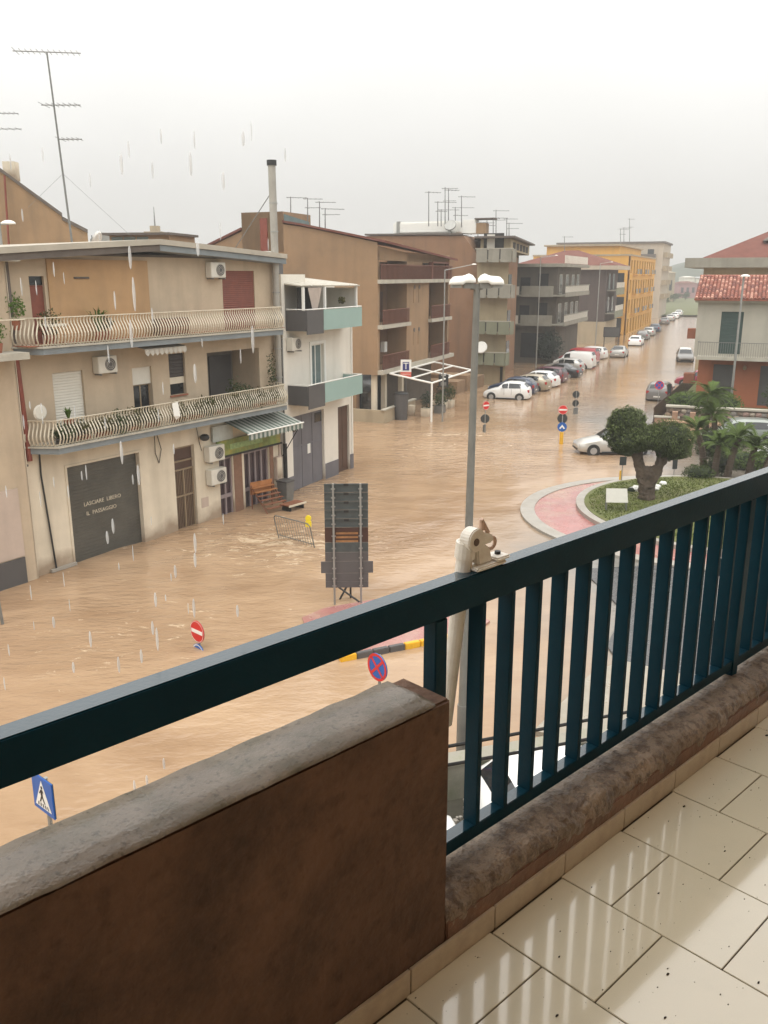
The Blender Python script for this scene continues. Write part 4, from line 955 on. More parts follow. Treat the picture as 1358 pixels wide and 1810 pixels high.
# ------------------------------------------------------------------ grey block with wrap-round balconies
E1 = Vector((18.9, 98.7, 0)); PE = thing('dark_grey_block', E1, rD, 'dark stained grey block with wraparound concrete balconies and pale railings', 'building')
def onE(u, y, z): return Vector((E1.x + u * math.cos(rD) - y * math.sin(rD), E1.y + u * math.sin(rD) + y * math.cos(rD), z))
MB().box(0, 13.5, 0, 12, -0.4, 10.4).build('wall', M['greyb'], PE)
MB().box(-0.9, 14.2, -0.9, 12, 10.4, 10.75).build('roof', M['concb'], PE)
MB().box(-0.9, -0.8, 4.2, 12, 10.752, 11.6).build('roof_parapet', M['concb'], PE)
for zb in (4.35, 7.45):
    bl = MB().box(-1.1, -0.001, -1.1, 8, zb - 0.15, zb).build('balcony', M['concb'], PE)
    MB().box(0, 13.8, -1.1, -0.001, zb - 0.15, zb).build('balcony_side', M['concb'], bl)
    MB().box(-1.12, -1.02, 0.2, 3.7, zb - 0.2, zb + 0.95).build('solid_panel', M['concb'], bl)
    MB().box(-1.12, -1.02, 4.6, 6.0, zb - 0.2, zb + 0.95).build('solid_panel', M['concb'], bl)
    for i in range(2): MB().box(-1.16, -1.12, 3.95 + i * 0.4, 4.25 + i * 0.4, zb, zb + 0.9).build('white_slat', M['whiteshut'], bl)
    MB().box(-1.12, 13.8, -1.14, -1.08, zb - 0.2, zb + 0.25).build('solid_panel', M['concb'], bl)
    b0 = None
    for i in range(22):
        if b0 is None: b0 = MB().box(0, 0.28, -1.16, -1.10, zb + 0.27, zb + 0.9).build('white_slat', M['whiteshut'], bl); o = b0
        else: o = copy_part(b0, bl)
        o.location = (-1.0 + i * 0.66, 0, 0)
    MB().box(-1.14, 13.8, -1.16, -1.08, zb + 0.92, zb + 1.0).build('coping', M['concb'], bl)
b0 = None
for i in range(20):
    if b0 is None: b0 = MB().box(0, 0.25, -0.9, -0.84, 10.78, 11.6).build('roof_railing_slat', M['whiteshut'], PE); o = b0
    else: o = copy_part(b0, PE)
    o.location = (-0.8 + i * 0.7, 0, 0)
for (a, z0_, z1_) in ((1.0, 7.5, 9.7), (1.0, 4.4, 6.6), (3.0, 7.8, 9.3), (3.0, 4.7, 6.3)):
    MB().box(-0.05, -0.001, a, a + 1.1, z0_, z1_).build('door', M['glass'], PE)
for u_ in (1, 4.5, 8, 11):
    for z in (4.4, 7.5): window(PE, u_, u_ + 1.4, z, z + 2.1, -0.01, M['whiteshut'], M['glass'], 1)
MB().box(-0.06, -0.002, 0.6, 3.8, 0.6, 3.3).build('shopfront', M['glass'], PE)
leaf_cloud(MB(), (0, 0, 0), (0.6, 1.6, 1.7), 1600, 0.14, 0.2).build('climber', M['leafd'], PE, fix=False).location = (-0.7, 0.4, 2.0)

# ------------------------------------------------------------------ purple brown house with hipped roof
F1 = Vector((31.4, 128.0, 0)); PF = thing('hipped_roof_house', F1, rD, 'purplish brown house with a red hipped roof and a beige base', 'building')
MB().box(0, 11, 0, 13, 3.1, 10.3).build('wall', M['purple'], PF)
MB().box(-0.25, 11.2, -0.2, 13.2, -0.4, 3.1).build('base_wall', M['beige'], PF)
MB().box(-1.0, 12.0, -1.6, 14, 10.3, 10.85).build('eave', M['beige2'], PF)
MB().add([(-0.9, -1.5, 10.86), (11.9, -1.5, 10.86), (11.9, 13.9, 10.86), (-0.9, 13.9, 10.86), (5.5, 5.2, 13.1), (5.5, 7.2, 13.1)], [(0, 1, 4), (1, 2, 5, 4), (2, 3, 5), (3, 0, 4, 5)]).build('roof', M['rroof'], PF, fix=False)
for zb in (4.3, 7.5):
    bl = MB().box(1, 9, -1.3, -0.002, zb - 0.15, zb).build('balcony', M['concb'], PF)
    MB().box(0.95, 9, -1.36, -1.3, zb - 0.7, zb + 0.3).build('solid_panel', M['greenb'], bl)
    for i in range(10): MB().box(1.1 + i * 0.8, 1.5 + i * 0.8, -1.37, -1.32, zb + 0.3, zb + 1.05).build('white_slat', M['whiteshut'], bl)
    MB().box(2, 3.4, -0.05, -0.003, zb, zb + 2.2).box(6, 7.4, -0.05, -0.003, zb, zb + 2.2).build('window', M['glass'], PF)
bsg = thing('street_billboard', G(1079, 628) + Vector((0, 0, 0)), R(-10), 'small black billboard on two posts beside the parked silver car', 'sign')
MB().box(-1.0, 1.0, -0.1, 0.1, 2.2, 3.4).build('panel', M['black'], bsg); MB().box(-0.9, 0.9, -.11, -.101, 2.3, 3.3).build('face', M['charcoal'], bsg)
for a_ in (-.85, .85): MB().tube((a_, 0.12, -0.2), (a_, 0.12, 3.3), 0.05).build('post', M['black'], bsg)

# ------------------------------------------------------------------ yellow block
G1 = Vector((40.0, 148.0, 0)); PG = thing('yellow_apartment_block', G1, rD, 'bright yellow four storey block with dark windows and small balconies', 'building')
MB().box(0, 38, 0.3, 16, -0.4, 12.6).build('wall', M['yellow'], PG)
hol = []
for fz in (0.3, 3.4, 6.6, 9.8):
    for i in range(10): hol.append((1.0 + i * 3.7, 2.9 + i * 3.7, fz + (0.0 if fz > 1 else -0.2), fz + 2.2))
cut_wall(MB(), 0, 38, -0.4, 12.6, hol, 0, 0.28).build('facade', M['yellow'], PG, fix=False)
for (a, c, z0_, z1_) in hol:
    window(PG, a, c, z0_, z1_, 0.27, M['bronze'], M['glass'], 1)
for fz in (3.4, 6.6, 9.8):
    for i in range(10):
        if (i + int(fz)) % 3 == 0: continue
        a = 0.8 + i * 3.7
        bl = MB().box(a, a + 2.3, -0.7, -0.002, fz - 0.2, fz - 0.05).build('balcony', M['yellow'], PG)
        MB().box(a, a + 2.3, -0.72, -0.69, fz - 0.05, fz + 0.75).build('railing', M['concb'] if i % 2 else M['charcoal'], bl)
MB().box(1, 30, 2.0, 14, 12.6, 14.2).build('attic', M['yellow'], PG)
MB().box(-0.1, 38.1, -0.15, 16.1, 12.602, 12.85).build('cornice', M['beige'], PG)
MB().box(0.5, 30.6, 1.6, 14.4, 14.2, 14.45).build('roof', M['beige'], PG)
for (y_, z_) in ((0.8, 8.4), (0.6, 4.6), (2.6, 4.4), (0.8, 1.2), (4.5, 8.4), (4.5, 4.4)):
    wn = MB().box(-0.05, -0.003, y_, y_ + 1.2, z_ - 0.8, z_ + 1.5).build('window', M['glass'], PG)
    MB().box(-0.8, -0.003, y_ - 0.2, y_ + 1.4, z_ - 1.0, z_ - 0.85).build('balcony', M['yellow'], PG)

# ------------------------------------------------------------------ tall far slab
H1 = Vector((63.5, 208.0, 0)); PH = thing('tall_beige_slab_block', H1, rD, 'tall plain beige slab block at the far end of the terrace', 'building')
MB().box(0, 18, 0, 24, -0.4, 16.6).build('wall', M['beige2'], PH)
MB().box(-0.4, 18.4, -0.4, 24.4, 16.6, 17.0).build('roof', M['soffit'], PH)
for z in (4.5, 7.6, 10.7, 13.7):
    for i in range(4): MB().box(1 + i * 4.2, 3 + i * 4.2, -0.9, -0.01, z - 0.2, z + 0.9).build('balcony', M['beige'], PH)
    MB().box(-0.03, 0.0, 2, 3.4, z, z + 1.6).build('window', M['glass'], PH)
MB().box(-1.4, -0.01, 1.5, 6, 13.4, 14.2).build('roof_canopy', M['soffit'], PH)
# far distance ----------------------------------------------------------
def far_house(px, py, dist, w_, h_, m_, label, roofm=None, dep=8):
    g = DP(px, py, dist); t_ = thing('far_house', (g.x, g.y, 0), R(5), label, 'building', 'houses beyond the end of the street')
    MB().box(0, w_, 0, dep, -0.4, h_).build('wall', m_, t_)
    MB().add([(-.4, -.4, h_ + .01), (w_ + .4, -.4, h_ + .01), (w_ + .4, dep + .4, h_ + .01), (-.4, dep + .4, h_ + .01), (w_ * .3, dep / 2, h_ + w_ * .12), (w_ * .7, dep / 2, h_ + w_ * .12)], [(0, 1, 5, 4), (1, 2, 5), (2, 3, 4, 5), (3, 0, 4)]).build('roof', roofm or M['rroof'], t_, fix=False)
    for i in range(3): MB().box(w_ * (0.12 + i * .3), w_ * (.26 + i * .3), -0.05, -0.003, h_ * .4, h_ * .75).build('window', M['glass'], t_)
far_house(1160, 500, 330, 7, 10.5, M['beige'], 'hazy grey far block just right of the tall slab', M['beige'])
far_house(1201, 500, 380, 8, 6.2, mat('pink_plaster', (0.36, 0.19, 0.19), .9), 'pink far house beyond the end of the street')
far_house(1213, 480, 450, 5, 8.6, M['white'], 'small white far house below the green hill', M['white'])
far_house(1232, 480, 450, 7, 8.2, M['white'], 'low white far shed behind the tiled roof', M['galv'])
hm = MB()
hx = [(-900, 10), (-300, 11), (100, 11.5), (165, 12), (186, 12.2), (196, 14.5), (205, 17.5), (214, 19.5), (226, 20.6), (262, 21), (330, 18), (420, 14), (700, 12), (1200, 10)]
for i, (x_, z_) in enumerate(hx): hm.v += [(x_, 560, -2), (x_, 600, z_ + noise.noise(Vector((i * .7, 0, 0))) * .3), (x_ * 1.2, 760, z_ * 1.1), (x_ * 1.2, 900, -2)]
hm.f = [(4 * i + k, 4 * i + 4 + k, 4 * i + 5 + k, 4 * i + 1 + k) for i in range(len(hx) - 1) for k in range(3)]
hm.build('hill', mat('hill_green', (0.06, 0.075, 0.045), 0.95, 0.4, 0.05), smooth=True, kind='structure')
fm = MB(); fm.quad((58, 215, 0.3), (84, 215, 0.3), (200, 600, 0.3), (90, 600, 0.3))
fm.build('field', mat('field_grass', (0.12, 0.125, 0.05), 0.95, 0.3, 0.15), kind='structure')
for i in range(14):
    y_ = 226 + i * 14; x_ = (y_ - 208) * .414 + 57 + random.uniform(-3, 1)
    tr_ = thing('roadside_tree', (x_, y_, 0), 0, 'dull green roadside tree beyond the yellow block, %s of its line' % ['nearest','second','third','fourth','fifth','sixth','seventh','eighth','ninth','tenth','eleventh','twelfth','thirteenth','farthest'][i], 'tree', 'trees lining the far end of the street')
    hh = random.uniform(2.2, 3.4)
    MB().tube((0, 0, -0.3), (0, 0, hh * .6), 0.15).build('trunk', M['bark'], tr_)
    leaf_cloud(MB(), (0, 0, hh * .7), (1.7, 1.7, hh * .4), 220, 0.28, 0.1).build('crown', M['leaf'], tr_, fix=False)

# rooftop antennas of the street
def rooft(px, py0, py1, dist, booms, label):
    antenna(DP(px, py0, dist), DP(px, py1, dist), booms, label, 'television antennas on the street roofs', r=0.03 + dist * 0.0002, scale=1.3 + dist * 0.006)
rl_ = [(514, 385, 348, 63), (544, 400, 350, 63), (565, 405, 356, 63), (575, 405, 368, 63), (758, 400, 338, 82), (774, 400, 356, 82), (780, 400, 370, 82), (787, 400, 331, 83), (793, 400, 334, 83), (805, 403, 366, 83), (816, 402, 346, 83),
       (833, 415, 392, 90), (845, 422, 393, 90), (861, 420, 385, 92), (872, 420, 384, 92), (877, 420, 371, 92), (896, 420, 386, 92), (900, 422, 394, 92), (998, 445, 418, 130), (1097, 436, 404, 160), (1103, 436, 402, 160), (1113, 430, 386, 175)]
for i, (px, p0, p1, di) in enumerate(rl_):
    wds = {63: 'on the brown corner block roof', 82: 'behind the white tank', 83: 'behind the white tank', 90: 'on the balcony block roof', 92: 'on the balcony block roof', 130: 'on the hipped roof house', 160: 'on the yellow block', 175: 'on the tall slab block'}[di]
    sm_ = sum(1 for r2 in rl_[:i] if r2[3] == di or {r2[3], di} <= {82, 83} or {r2[3], di} <= {90, 92})
    od = ['first', 'second', 'third', 'fourth', 'fifth', 'sixth', 'seventh', 'eighth'][sm_]
    rg = random.random
    bo = [(0.97, -0.3, 1.0 + rg() * 0.8, rg() * 0.5, 4)]
    if i % 2: bo.append((0.7 - rg() * .1, -0.2, 0.7 + rg() * 0.5, rg() * 0.6 - .3, 3))
    rooft(px, p0, p1, di, bo, 'thin television antenna %s, %s from the left' % (wds, od))

# ------------------------------------------------------------------ right hand house with tiled roof
R0 = Vector((21.35, 61.2, 0)); HR = 112.5; rR = hd(HR)
PR = thing('tiled_roof_house', R0, rR, 'house with red barrel tile roof, dark green shutters and terracotta ground floor', 'building')
def onR(u, y, z): return Vector((R0.x + u * math.cos(rR) - y * math.sin(rR), R0.y + u * math.sin(rR) + y * math.cos(rR), z))
GZ = 0.9
holR = [(1.55, 2.95, 4.35, 7.15), (4.9, 6.4, 5.55, 7.15)]
cut_wall(MB(), 0, 14, 4.1, 7.75, holR, 0, 0.25).build('wall', mat('pale_grey_plaster', (0.40, 0.375, 0.31), .85, .06, 1.5, streak=.25), PR, fix=False)
cut_wall(MB(), 0.35, 14, 0, 4.1, [(1.35, 2.75, GZ, 3.6), (4.35, 7.6, GZ, 3.6)], 0.3, 0.25).build('wall', M['terra'], PR, fix=False)
MB().box(0, 14, 0.3, 9, 4.1, 7.75).box(0.35, 14, 0.56, 9, 0, 4.1).build('inner_wall', MATS['pale_grey_plaster'], PR)
MB().box(1.35, 2.75, 0.5, 0.55, GZ, 3.6).box(4.35, 7.6, 0.5, 0.55, GZ, 3.6).build('garage_door', M['charcoal'], PR)
for (a, c, z0_, z1_) in holR: shutter(PR, a, c, z0_, z1_, M['greenshut'], 0.08, 0.1)
bl = MB().box(0.25, 14, -1.1, -0.002, 4.0, 4.22).build('balcony', M['slabt'], PR)
b0 = None
for i in range(95):
    if b0 is None: b0 = MB().box(-0.012, 0.012, -1.06, -1.035, 4.23, 5.15).build('bar', M['metal'], bl); o = b0
    else: o = copy_part(b0, bl)
    o.location = (0.3 + i * 0.145, 0, 0)
MB().box(0.25, 14, -1.075, -1.02, 5.15, 5.19).box(0.25, 0.29, -1.05, 0, 5.15, 5.19).build('handrail', M['metal'], bl)
MB().box(-0.2, 14.2, -0.35, 0.0, 7.75, 7.92).build('eave', M['slabt'], PR)
# barrel tiles, one by one for those one can see
eave_y, eave_z, rid_y, rid_z = -0.55, 7.98, 3.9, 9.45
nrow = 12
tl = MB(); seg = 6; tw_, tlen = 0.115, 0.46
for k in range(2):
    q = k
vs = []
for k, rr in ((0, 1.0), (1, 0.82)):
    for i in range(seg + 1):
        t_ = math.pi * i / seg
        vs.append((tw_ * rr * math.cos(t_), k * tlen, tw_ * rr * math.sin(t_)))
tl.add(vs, [(i, i + 1, seg + 2 + i, seg + 1 + i) for i in range(seg)] + [tuple(range(seg, -1, -1))])
rfo = MB().add([(-0.25, eave_y, eave_z - .1), (14, eave_y, eave_z - .1), (14, rid_y, rid_z - .1), (-0.25, rid_y, rid_z - .1), (-0.25, 8.6, eave_z), (14, 8.6, eave_z), (-0.25, eave_y, eave_z - .02), (14, eave_y, eave_z - .02), (14, rid_y, rid_z - .02), (-0.25, rid_y, rid_z - .02)], [(0, 1, 2, 3), (6, 7, 8, 9), (9, 8, 5, 4), (0, 1, 7, 6), (0, 3, 9, 6)]).build('roof', M['rtile'], PR)
tile0 = None; sl_ = math.atan2(rid_z - eave_z, rid_y - eave_y); Lr = math.hypot(rid_z - eave_z, rid_y - eave_y)
tm = [M['rtile'], mat('dark_roof_tile', (0.16, 0.05, 0.035), .7, .3, 3), mat('light_roof_tile', (0.42, 0.21, 0.15), .7, .3, 3)]
tmesh = []
for m_ in tm:
    o = MB(); o.v, o.f = list(tl.v), list(tl.f); ob = o.build('roof_tile', m_, rfo, fix=False); tmesh.append(ob.data); bpy.data.objects.remove(ob)
cntt = 0; rest = MB()
for i in range(58):
    for j in range(nrow):
        f_ = j * Lr / nrow
        loc = (-0.12 + i * 0.245, eave_y + f_ * math.cos(sl_), eave_z + f_ * math.sin(sl_) + 0.005)
        if i < 24:
            me = random.choices(tmesh, (5, 2, 3))[0]
            ob = bpy.data.objects.new('roof_tile', me); COL.objects.link(ob); ob.parent = rfo
            ob.location = loc; ob.rotation_euler = (sl_ - 0.02, 0, 0); cntt += 1
        else:
            mx = Matrix.Translation(loc) @ Matrix.Rotation(sl_, 4, 'X')
            rest.add([mx @ Vector(v__) for v__ in tl.v], tl.f)
rest.build('roof_tiles', M['rtile'], rfo, kind='stuff', fix=False)
MB().tube((-0.25, rid_y, rid_z - .02), (14, rid_y, rid_z - .02), 0.13, n=10).build('ridge_tiles', M['rtile'], rfo)
fbx = [(-0.3, 2.2), (-.35, 5.0)]
for i, z in enumerate((2.0, 5.2)):
    MB().box(-0.75, -0.003, 3.2, 4.2, z - 0.1, z + 0.6).build('side_balcony', M['pot'], PR)
wlr = thing('wall_lantern', onR(3.35, 0.28, 3.45), rR, 'small brown lantern on the terracotta wall under the balcony', 'lamp')
MB().ball((0, -0.15, 0), 0.12, 0.12, 0.16).build('glass_body', M['bronze'], wlr); MB().tube((0, 0, .1), (0, -.15, .12), .02).build('arm', M['black'], wlr)
PR2 = thing('hip_roof_house_behind', Vector((31.0, 84.0, 0)), rR, 'taller house with a concrete eave and red hipped roof behind the tiled house', 'building')
MB().box(-1.4, 16, 0, 12, 0, 10.2).build('wall', M['tan'], PR2)
MB().box(-3.0, 18, -1.6, 14, 10.2, 11.05).build('eave', M['concb'], PR2)
MB().add([(-1.6, -0.7, 11.06), (18, -0.7, 11.06), (18, 13, 11.06), (-1.6, 13, 11.06), (4.6, 6, 13.9), (12, 6, 13.9)], [(0, 1, 5, 4), (1, 2, 5), (2, 3, 4, 5), (3, 0, 4)]).build('roof', M['rroof'], PR2, fix=False)
MB().add([(3.4, 2, 12.6), (16, 2, 12.6), (16, 10, 12.6), (3.4, 10, 12.6), (6, 6, 14.9), (12, 6, 14.9)], [(0, 1, 5, 4), (1, 2, 5), (2, 3, 4, 5), (3, 0, 4)]).build('dark_roof_turret', M['soffit'], PR2, fix=False)

# garden of the tiled house : walls, fence, hedges
gz = 0.9
P0, P1, P2, P3 = G(1172, 735), G(1214, 742), G(1213, 790), G(1500, 800)
gf = MB(); gpoly = [(17.4, 54.9), (45, 44.0), (45, 60), (27.6, 75.5), (27.0, 75.9)]
gf.prism(gpoly, -0.3, 0.75).build('garden_terrace', M['grass'], kind='structure')
def seg_wall(name, a, b_, h_, th, m_, label, cat='wall', z0=-0.3):
    a, b_ = Vector((*a[:2], 0)), Vector((*b_[:2], 0)); d_ = b_ - a
    t_ = thing(name, a, math.atan2(d_.y, d_.x), label, cat)
    return t_, d_.length
# rubble wall with stones
sw_, Ls = seg_wall('stone_retaining_wall', (17.7, 54.75), (30.5, 49.6), 1.5, .3, None, 'rubble stone retaining wall below the tiled house garden')
MB().box(0, Ls, 0.05, 0.4, -0.3, 1.55).build('wall_core', mat('mortar', (0.16, 0.13, 0.10), .95, .2, 4), sw_)
MB().box(-0.05, Ls, -0.05, 0.45, 1.552, 1.66).build('coping', M['slabt'], sw_)
stones = []
for k in range(5):
    o = MB().ball((0, 0, 0), 0.2, 0.1, 0.14, n=7, m=4, jit=0.16).build('stone', mat('stone_%s' % ['warm', 'grey', 'pink', 'brown', 'pale'][k], [(0.25, .18, .12), (.19, .17, .15), (.27, .18, .15), (.15, .11, .08), (.33, .28, .22)][k], .9, .25, 6, bump=.01, bscale=20), sw_)
    stones.append(o)
k = 0
for j in range(6):
    x_ = 0.15 + (j % 2) * 0.18
    while x_ < Ls - 0.1 and k < 290:
        sc_ = random.uniform(0.75, 1.15)
        o = stones[k] if k < 5 else copy_part(random.choice(stones[:5]), sw_)
        o.location = (x_, 0.03, -0.02 + j * 0.27); o.scale = (sc_, 1, sc_); o.rotation_euler = (0, random.uniform(-.4, .4), 0)
        x_ += 0.36 * random.uniform(0.8, 1.1); k += 1
# brick planter / low wall with pale steps
bw, Lb = seg_wall('low_brick_wall', (16.9, 54.4), (18.3, 53.9), 1, .2, None, 'low brick wall with posts at the garden corner by the purple sign')
MB().box(0, Lb, 0, 0.25, -0.3, 0.95).build('wall_body', M['brick'], bw); MB().box(-.05, Lb, -.05, .3, 0.952, 1.04).build('coping', M['slabt'], bw)
bp0 = None
for i in range(2):
    if bp0 is None: bp0 = MB().box(-0.16, 0.16, -0.1, 0.35, -0.3, 1.35).build('brick_post', M['brick'], bw); o = bp0
    else: o = copy_part(bp0, bw)
    o.location = (Lb * (.8 + i * .7), 0, 0)
st_, Lst = seg_wall('sandstone_block_wall', (16.6, 51.6), (19.9, 50.3), 1, .3, None, 'sunlit pale sandstone block wall behind the olive tree')
rs = None
for j in range(5):
    for i in range(8):
        if rs is None: rs = MB().box(0.01, Lst / 8 - 0.012, 0, 0.3, 0.01, 0.27).build('stone_block', mat('sandstone', (0.46, 0.30, 0.19), .9, .25, 5, bump=.01, bscale=14), st_, bevel=0.015); o = rs
        else: o = copy_part(rs, st_)
        o.location = ((i + 0.5 * (j % 2)) * Lst / 8, random.uniform(-.015, .015), -0.2 + j * 0.285)
fn, Lf = seg_wall('dark_garden_fence', (16.95, 54.7), (26.8, 76.0), 1, .2, None, 'dark brown picket fence running back along the garden edge', 'fence')
MB().box(0, Lf, 0, 0.2, -0.3, 0.4).build('fence_base', M['pink'], fn)
MB().box(0, Lf, 0.05, 0.10, 0.55, 0.6).box(0, Lf, 0.05, 0.10, 1.4, 1.46).build('fence_rail', M['browndoor'], fn)
pk = None
for i in range(int(Lf / 0.14)):
    if pk is None: pk = MB().box(-0.05, 0.05, 0.02, 0.048, 0.42, 1.55).build('picket', M['browndoor'], fn); o = pk
    else: o = copy_part(pk, fn)
    o.location = (0.07 + i * 0.14, 0, 0)
MB().box(7.4, 7.55, -.02, 0.22, 0.4, 2.2).build('fence_post', M['black'], fn)

def bush(loc, rad, label, m_='leaf', nl=1200, size=0.1, core=True, grp=None):
    t_ = thing('shrub', loc, 0, label, 'shrub', grp)
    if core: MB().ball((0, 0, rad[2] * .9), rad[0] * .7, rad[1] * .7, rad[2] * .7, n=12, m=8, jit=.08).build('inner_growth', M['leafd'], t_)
    leaf_cloud(MB(), (0, 0, rad[2] * .9), rad, nl, size, 0.6).build('foliage', M[m_], t_, fix=False)
    return t_
bush((20.3, 58.6, 0.7), (1.3, 1.2, 0.7), 'green shrub inside the garden behind the fence post', 'leafp')
bush((21.8, 56.6, 0.7), (1.5, 1.2, 0.8), 'green shrub before the left terracotta pier', 'leafp')
bush((25.6, 55.5, 0.7), (1.4, 1.2, 1.5), 'tall green shrub right of the tall lamp post', 'leaf')
bush((27.3, 54.2, 0.7), (1.5, 1.2, 1.3), 'brownish shrub next to the information board', 'leafo')
bush((20.2, 54.4, 0.8), (1.2, 0.9, 0.8), 'dark bushy shrub on top of the stone wall', 'leaf')
bush((25.0, 46.6, -0.2), (4.0, 1.2, 1.5), 'long trimmed hedge at the right edge below the information board', 'leafp', 5000, .1)

# information board at right
ib = thing('information_board', (24.6, 53.3, 0), R(-28), 'tall blue and white town information board leaning at the right picture edge', 'sign')
MB().box(0, 2.6, 0, 0.08, 0.9, 4.1).build('board', M['whitem'], ib)
for i in range(11): MB().box(0.12, 2.4 - 0.2 * (i % 3), -0.02, -0.002, 2.35 + i * 0.155, 2.42 + i * 0.155).build('text_row', M['gateg'] if i > 2 else M['blue'], ib)
MB().box(0.1, 2.6, -0.02, -0.002, 1.95, 2.3).build('blue_band', M['blue'], ib)
for i in range(9): MB().box(0.14 + i * .25, .26 + i * .25, -0.02, -0.002, 1.0, 1.45).build('picture_block', M['metal'], ib)
for x_ in (0.3, 2.3): MB().box(x_, x_ + .1, 0.09, 0.18, -.3, 4.0).build('post', M['metal'], ib)

# ------------------------------------------------------------------ roundabout, islands, pavements
def disc(name, cx, cy, rx, ry, z0, z1, m, kind='structure', n_=96, inner=None):
    mb = MB(); po = [(cx + rx * math.cos(2 * math.pi * i / n_), cy + ry * math.sin(2 * math.pi * i / n_)) for i in range(n_)]
    if inner is None: mb.prism(po, z0, z1)
    else:
        ix, iy, irx, iry = inner
        pi_ = [(ix + irx * math.cos(2 * math.pi * i / n_), iy + iry * math.sin(2 * math.pi * i / n_)) for i in range(n_)]
        for i in range(n_):
            j = (i + 1) % n_
            mb.quad((*po[i], z1), (*po[j], z1), (*pi_[j], z1), (*pi_[i], z1)); mb.quad((*po[i], z0), (*po[j], z0), (*po[j], z1), (*po[i], z1)); mb.quad((*pi_[j], z0), (*pi_[i], z0), (*pi_[i], z1), (*pi_[j], z1))
    return mb.build(name, m, kind=kind)
disc('roundabout_apron', 13.6, 34.4, 7.55, 6.95, -0.3, 0.062, M['pink'])
disc('roundabout_outer_kerb', 13.6, 34.4, 7.98, 7.35, -0.3, 0.095, M['kerb'], inner=(13.6, 34.4, 7.4, 6.8))
disc('roundabout_inner_kerb', 14.1, 34.9, 6.05, 6.3, -0.3, 0.22, M['kerb'], inner=(14.1, 34.9, 5.7, 5.95))
disc('roundabout_lawn', 14.1, 34.9, 5.71, 5.96, -0.3, 0.24, M['grass'])
gb = MB()
for _ in range(16000):
    a = random.uniform(0, 6.283); r__ = math.sqrt(random.random()) * 0.985
    p = Vector((14.1 + 5.6 * r__ * math.cos(a), 34.9 + 5.85 * r__ * math.sin(a), 0.235)); t_ = random.uniform(0, 6.283); hh = random.uniform(.03, .08)
    q = Vector((math.cos(t_), math.sin(t_), 0)) * .035; lean = Vector((random.uniform(-.06, .06), random.uniform(-.06, .06), hh))
    gb.add([p - q, p + q, p + lean], [(0, 1, 2)])
tag(gb.build('grass', mat('grass_blade', (0.11, 0.135, 0.035), .9, .3, 1, spec=.1), kind='stuff', fix=False), 'short green grass growing on the roundabout lawn', 'grass')
# dry road on the right, rising just out of the water
rd = MB()
rp_ = [(6.6, 27.8), (7.0, 24), (5.9, 21.5), (6.0, 19.6), (9, 18.0), (40, 14), (40, 26), (22, 27), (15, 27.4), (9.5, 28.2)]
rd.prism(rp_, -0.3, 0.045).build('asphalt_road', M['asphalt'], kind='structure')
# splitter island with pink paving and painted kerb
isl = [(-2.35, 23.45), (-1.75, 24.2), (-0.3, 24.9), (1.0, 25.1), (2.3, 24.4), (3.0, 23.2), (2.4, 22.2), (1.1, 21.62), (-0.2, 21.0), (-1.2, 20.72), (-1.9, 21.6)]
MB().prism(isl, -0.3, 0.055).build('traffic_island', M['pink'], kind='structure')
kb = thing('painted_kerb', (-1.15, 20.62, 0), math.atan2(1.0, 2.1), 'yellow and black painted kerb along the near edge of the red traffic island', 'kerb')
for i in range(7):
    MB().box(i * 0.46 + 0.01, i * 0.46 + 0.45, -0.12, 0.03, -0.2, 0.16).build('kerb_stone', M['yellowp'] if i in (0, 4, 5, 6) else M['charcoal'], kb, bevel=0.015, label=None)
# own side pavement, low wall
pv = [(1.6, 17.4), (3.4, 18.6), (5.6, 20.0), (8.5, 18.2), (30, 8), (30, 4), (8, 12), (4.4, 16.2)]
MB().prism([(3.2, 16.9), (5.2, 19.9), (6.1, 20.4), (9, 18.6), (24, 12), (22, 9.5), (5, 16.1)], -0.3, 0.10).build('pavement', M['pave'], kind='structure')
lwall = thing('low_concrete_wall', (G(795,1330,.8) - Vector((2.6, .9, .8))), math.atan2((G(1025,1290,.8)-G(795,1330,.8)).y, (G(1025,1290,.8)-G(795,1330,.8)).x), 'low mossy concrete boundary wall at the foot of the lamp post', 'wall')
MB().box(0, 9.5, -.32, 0.0, -0.3, 0.75).build('wall_body', mat('mossy_concrete', (0.20, 0.19, 0.15), .9, .2, 3, dirt_amt=.5, dirt=(.10, .12, .06), dscale=2.5), lwall)
MB().box(-0.02, 9.52, -0.35, 0.03, 0.752, 0.82).build('coping', mat('mossy_coping', (0.30, 0.28, 0.23), .8, .2, 3, dirt_amt=.6, dirt=(.15, .17, .09), dscale=3), lwall)
MB().prism([(-9, 3.5), (12, 3.5), (9, 14.5), (3.5, 16.2), (-1.4, 14.28), (-4, 10)], -0.3, 0.03).build('courtyard', mat('dark_courtyard', (0.065, 0.06, 0.045), .6, .4, 2, wet=.3), kind='structure')
wd_ = thing('weed_clump', (2.05, 14.25, 0.03), 0, 'green weeds and pebbles between the two white cars below', 'plant')
wl_ = MB(); plant_tuft(wl_, (0, 0, 0), 0.5, 0.35, 40, .04); plant_tuft(wl_, (0.3, -.15, 0), 0.35, 0.3, 30, .03); wl_.build('foliage', M['leafg'], wd_, fix=False)
pb = MB()
for _ in range(160): 
    x_, y_ = 1.95 + random.gauss(0, .28), 13.75 + random.gauss(0, .35); pb.ball((x_, y_, .05), random.uniform(.02, .06), n=5, m=3, jit=.15)
tag(pb.build('gravel', M['kerb'], kind='stuff', fix=False), 'loose pale and dark rubble on the courtyard', 'gravel')
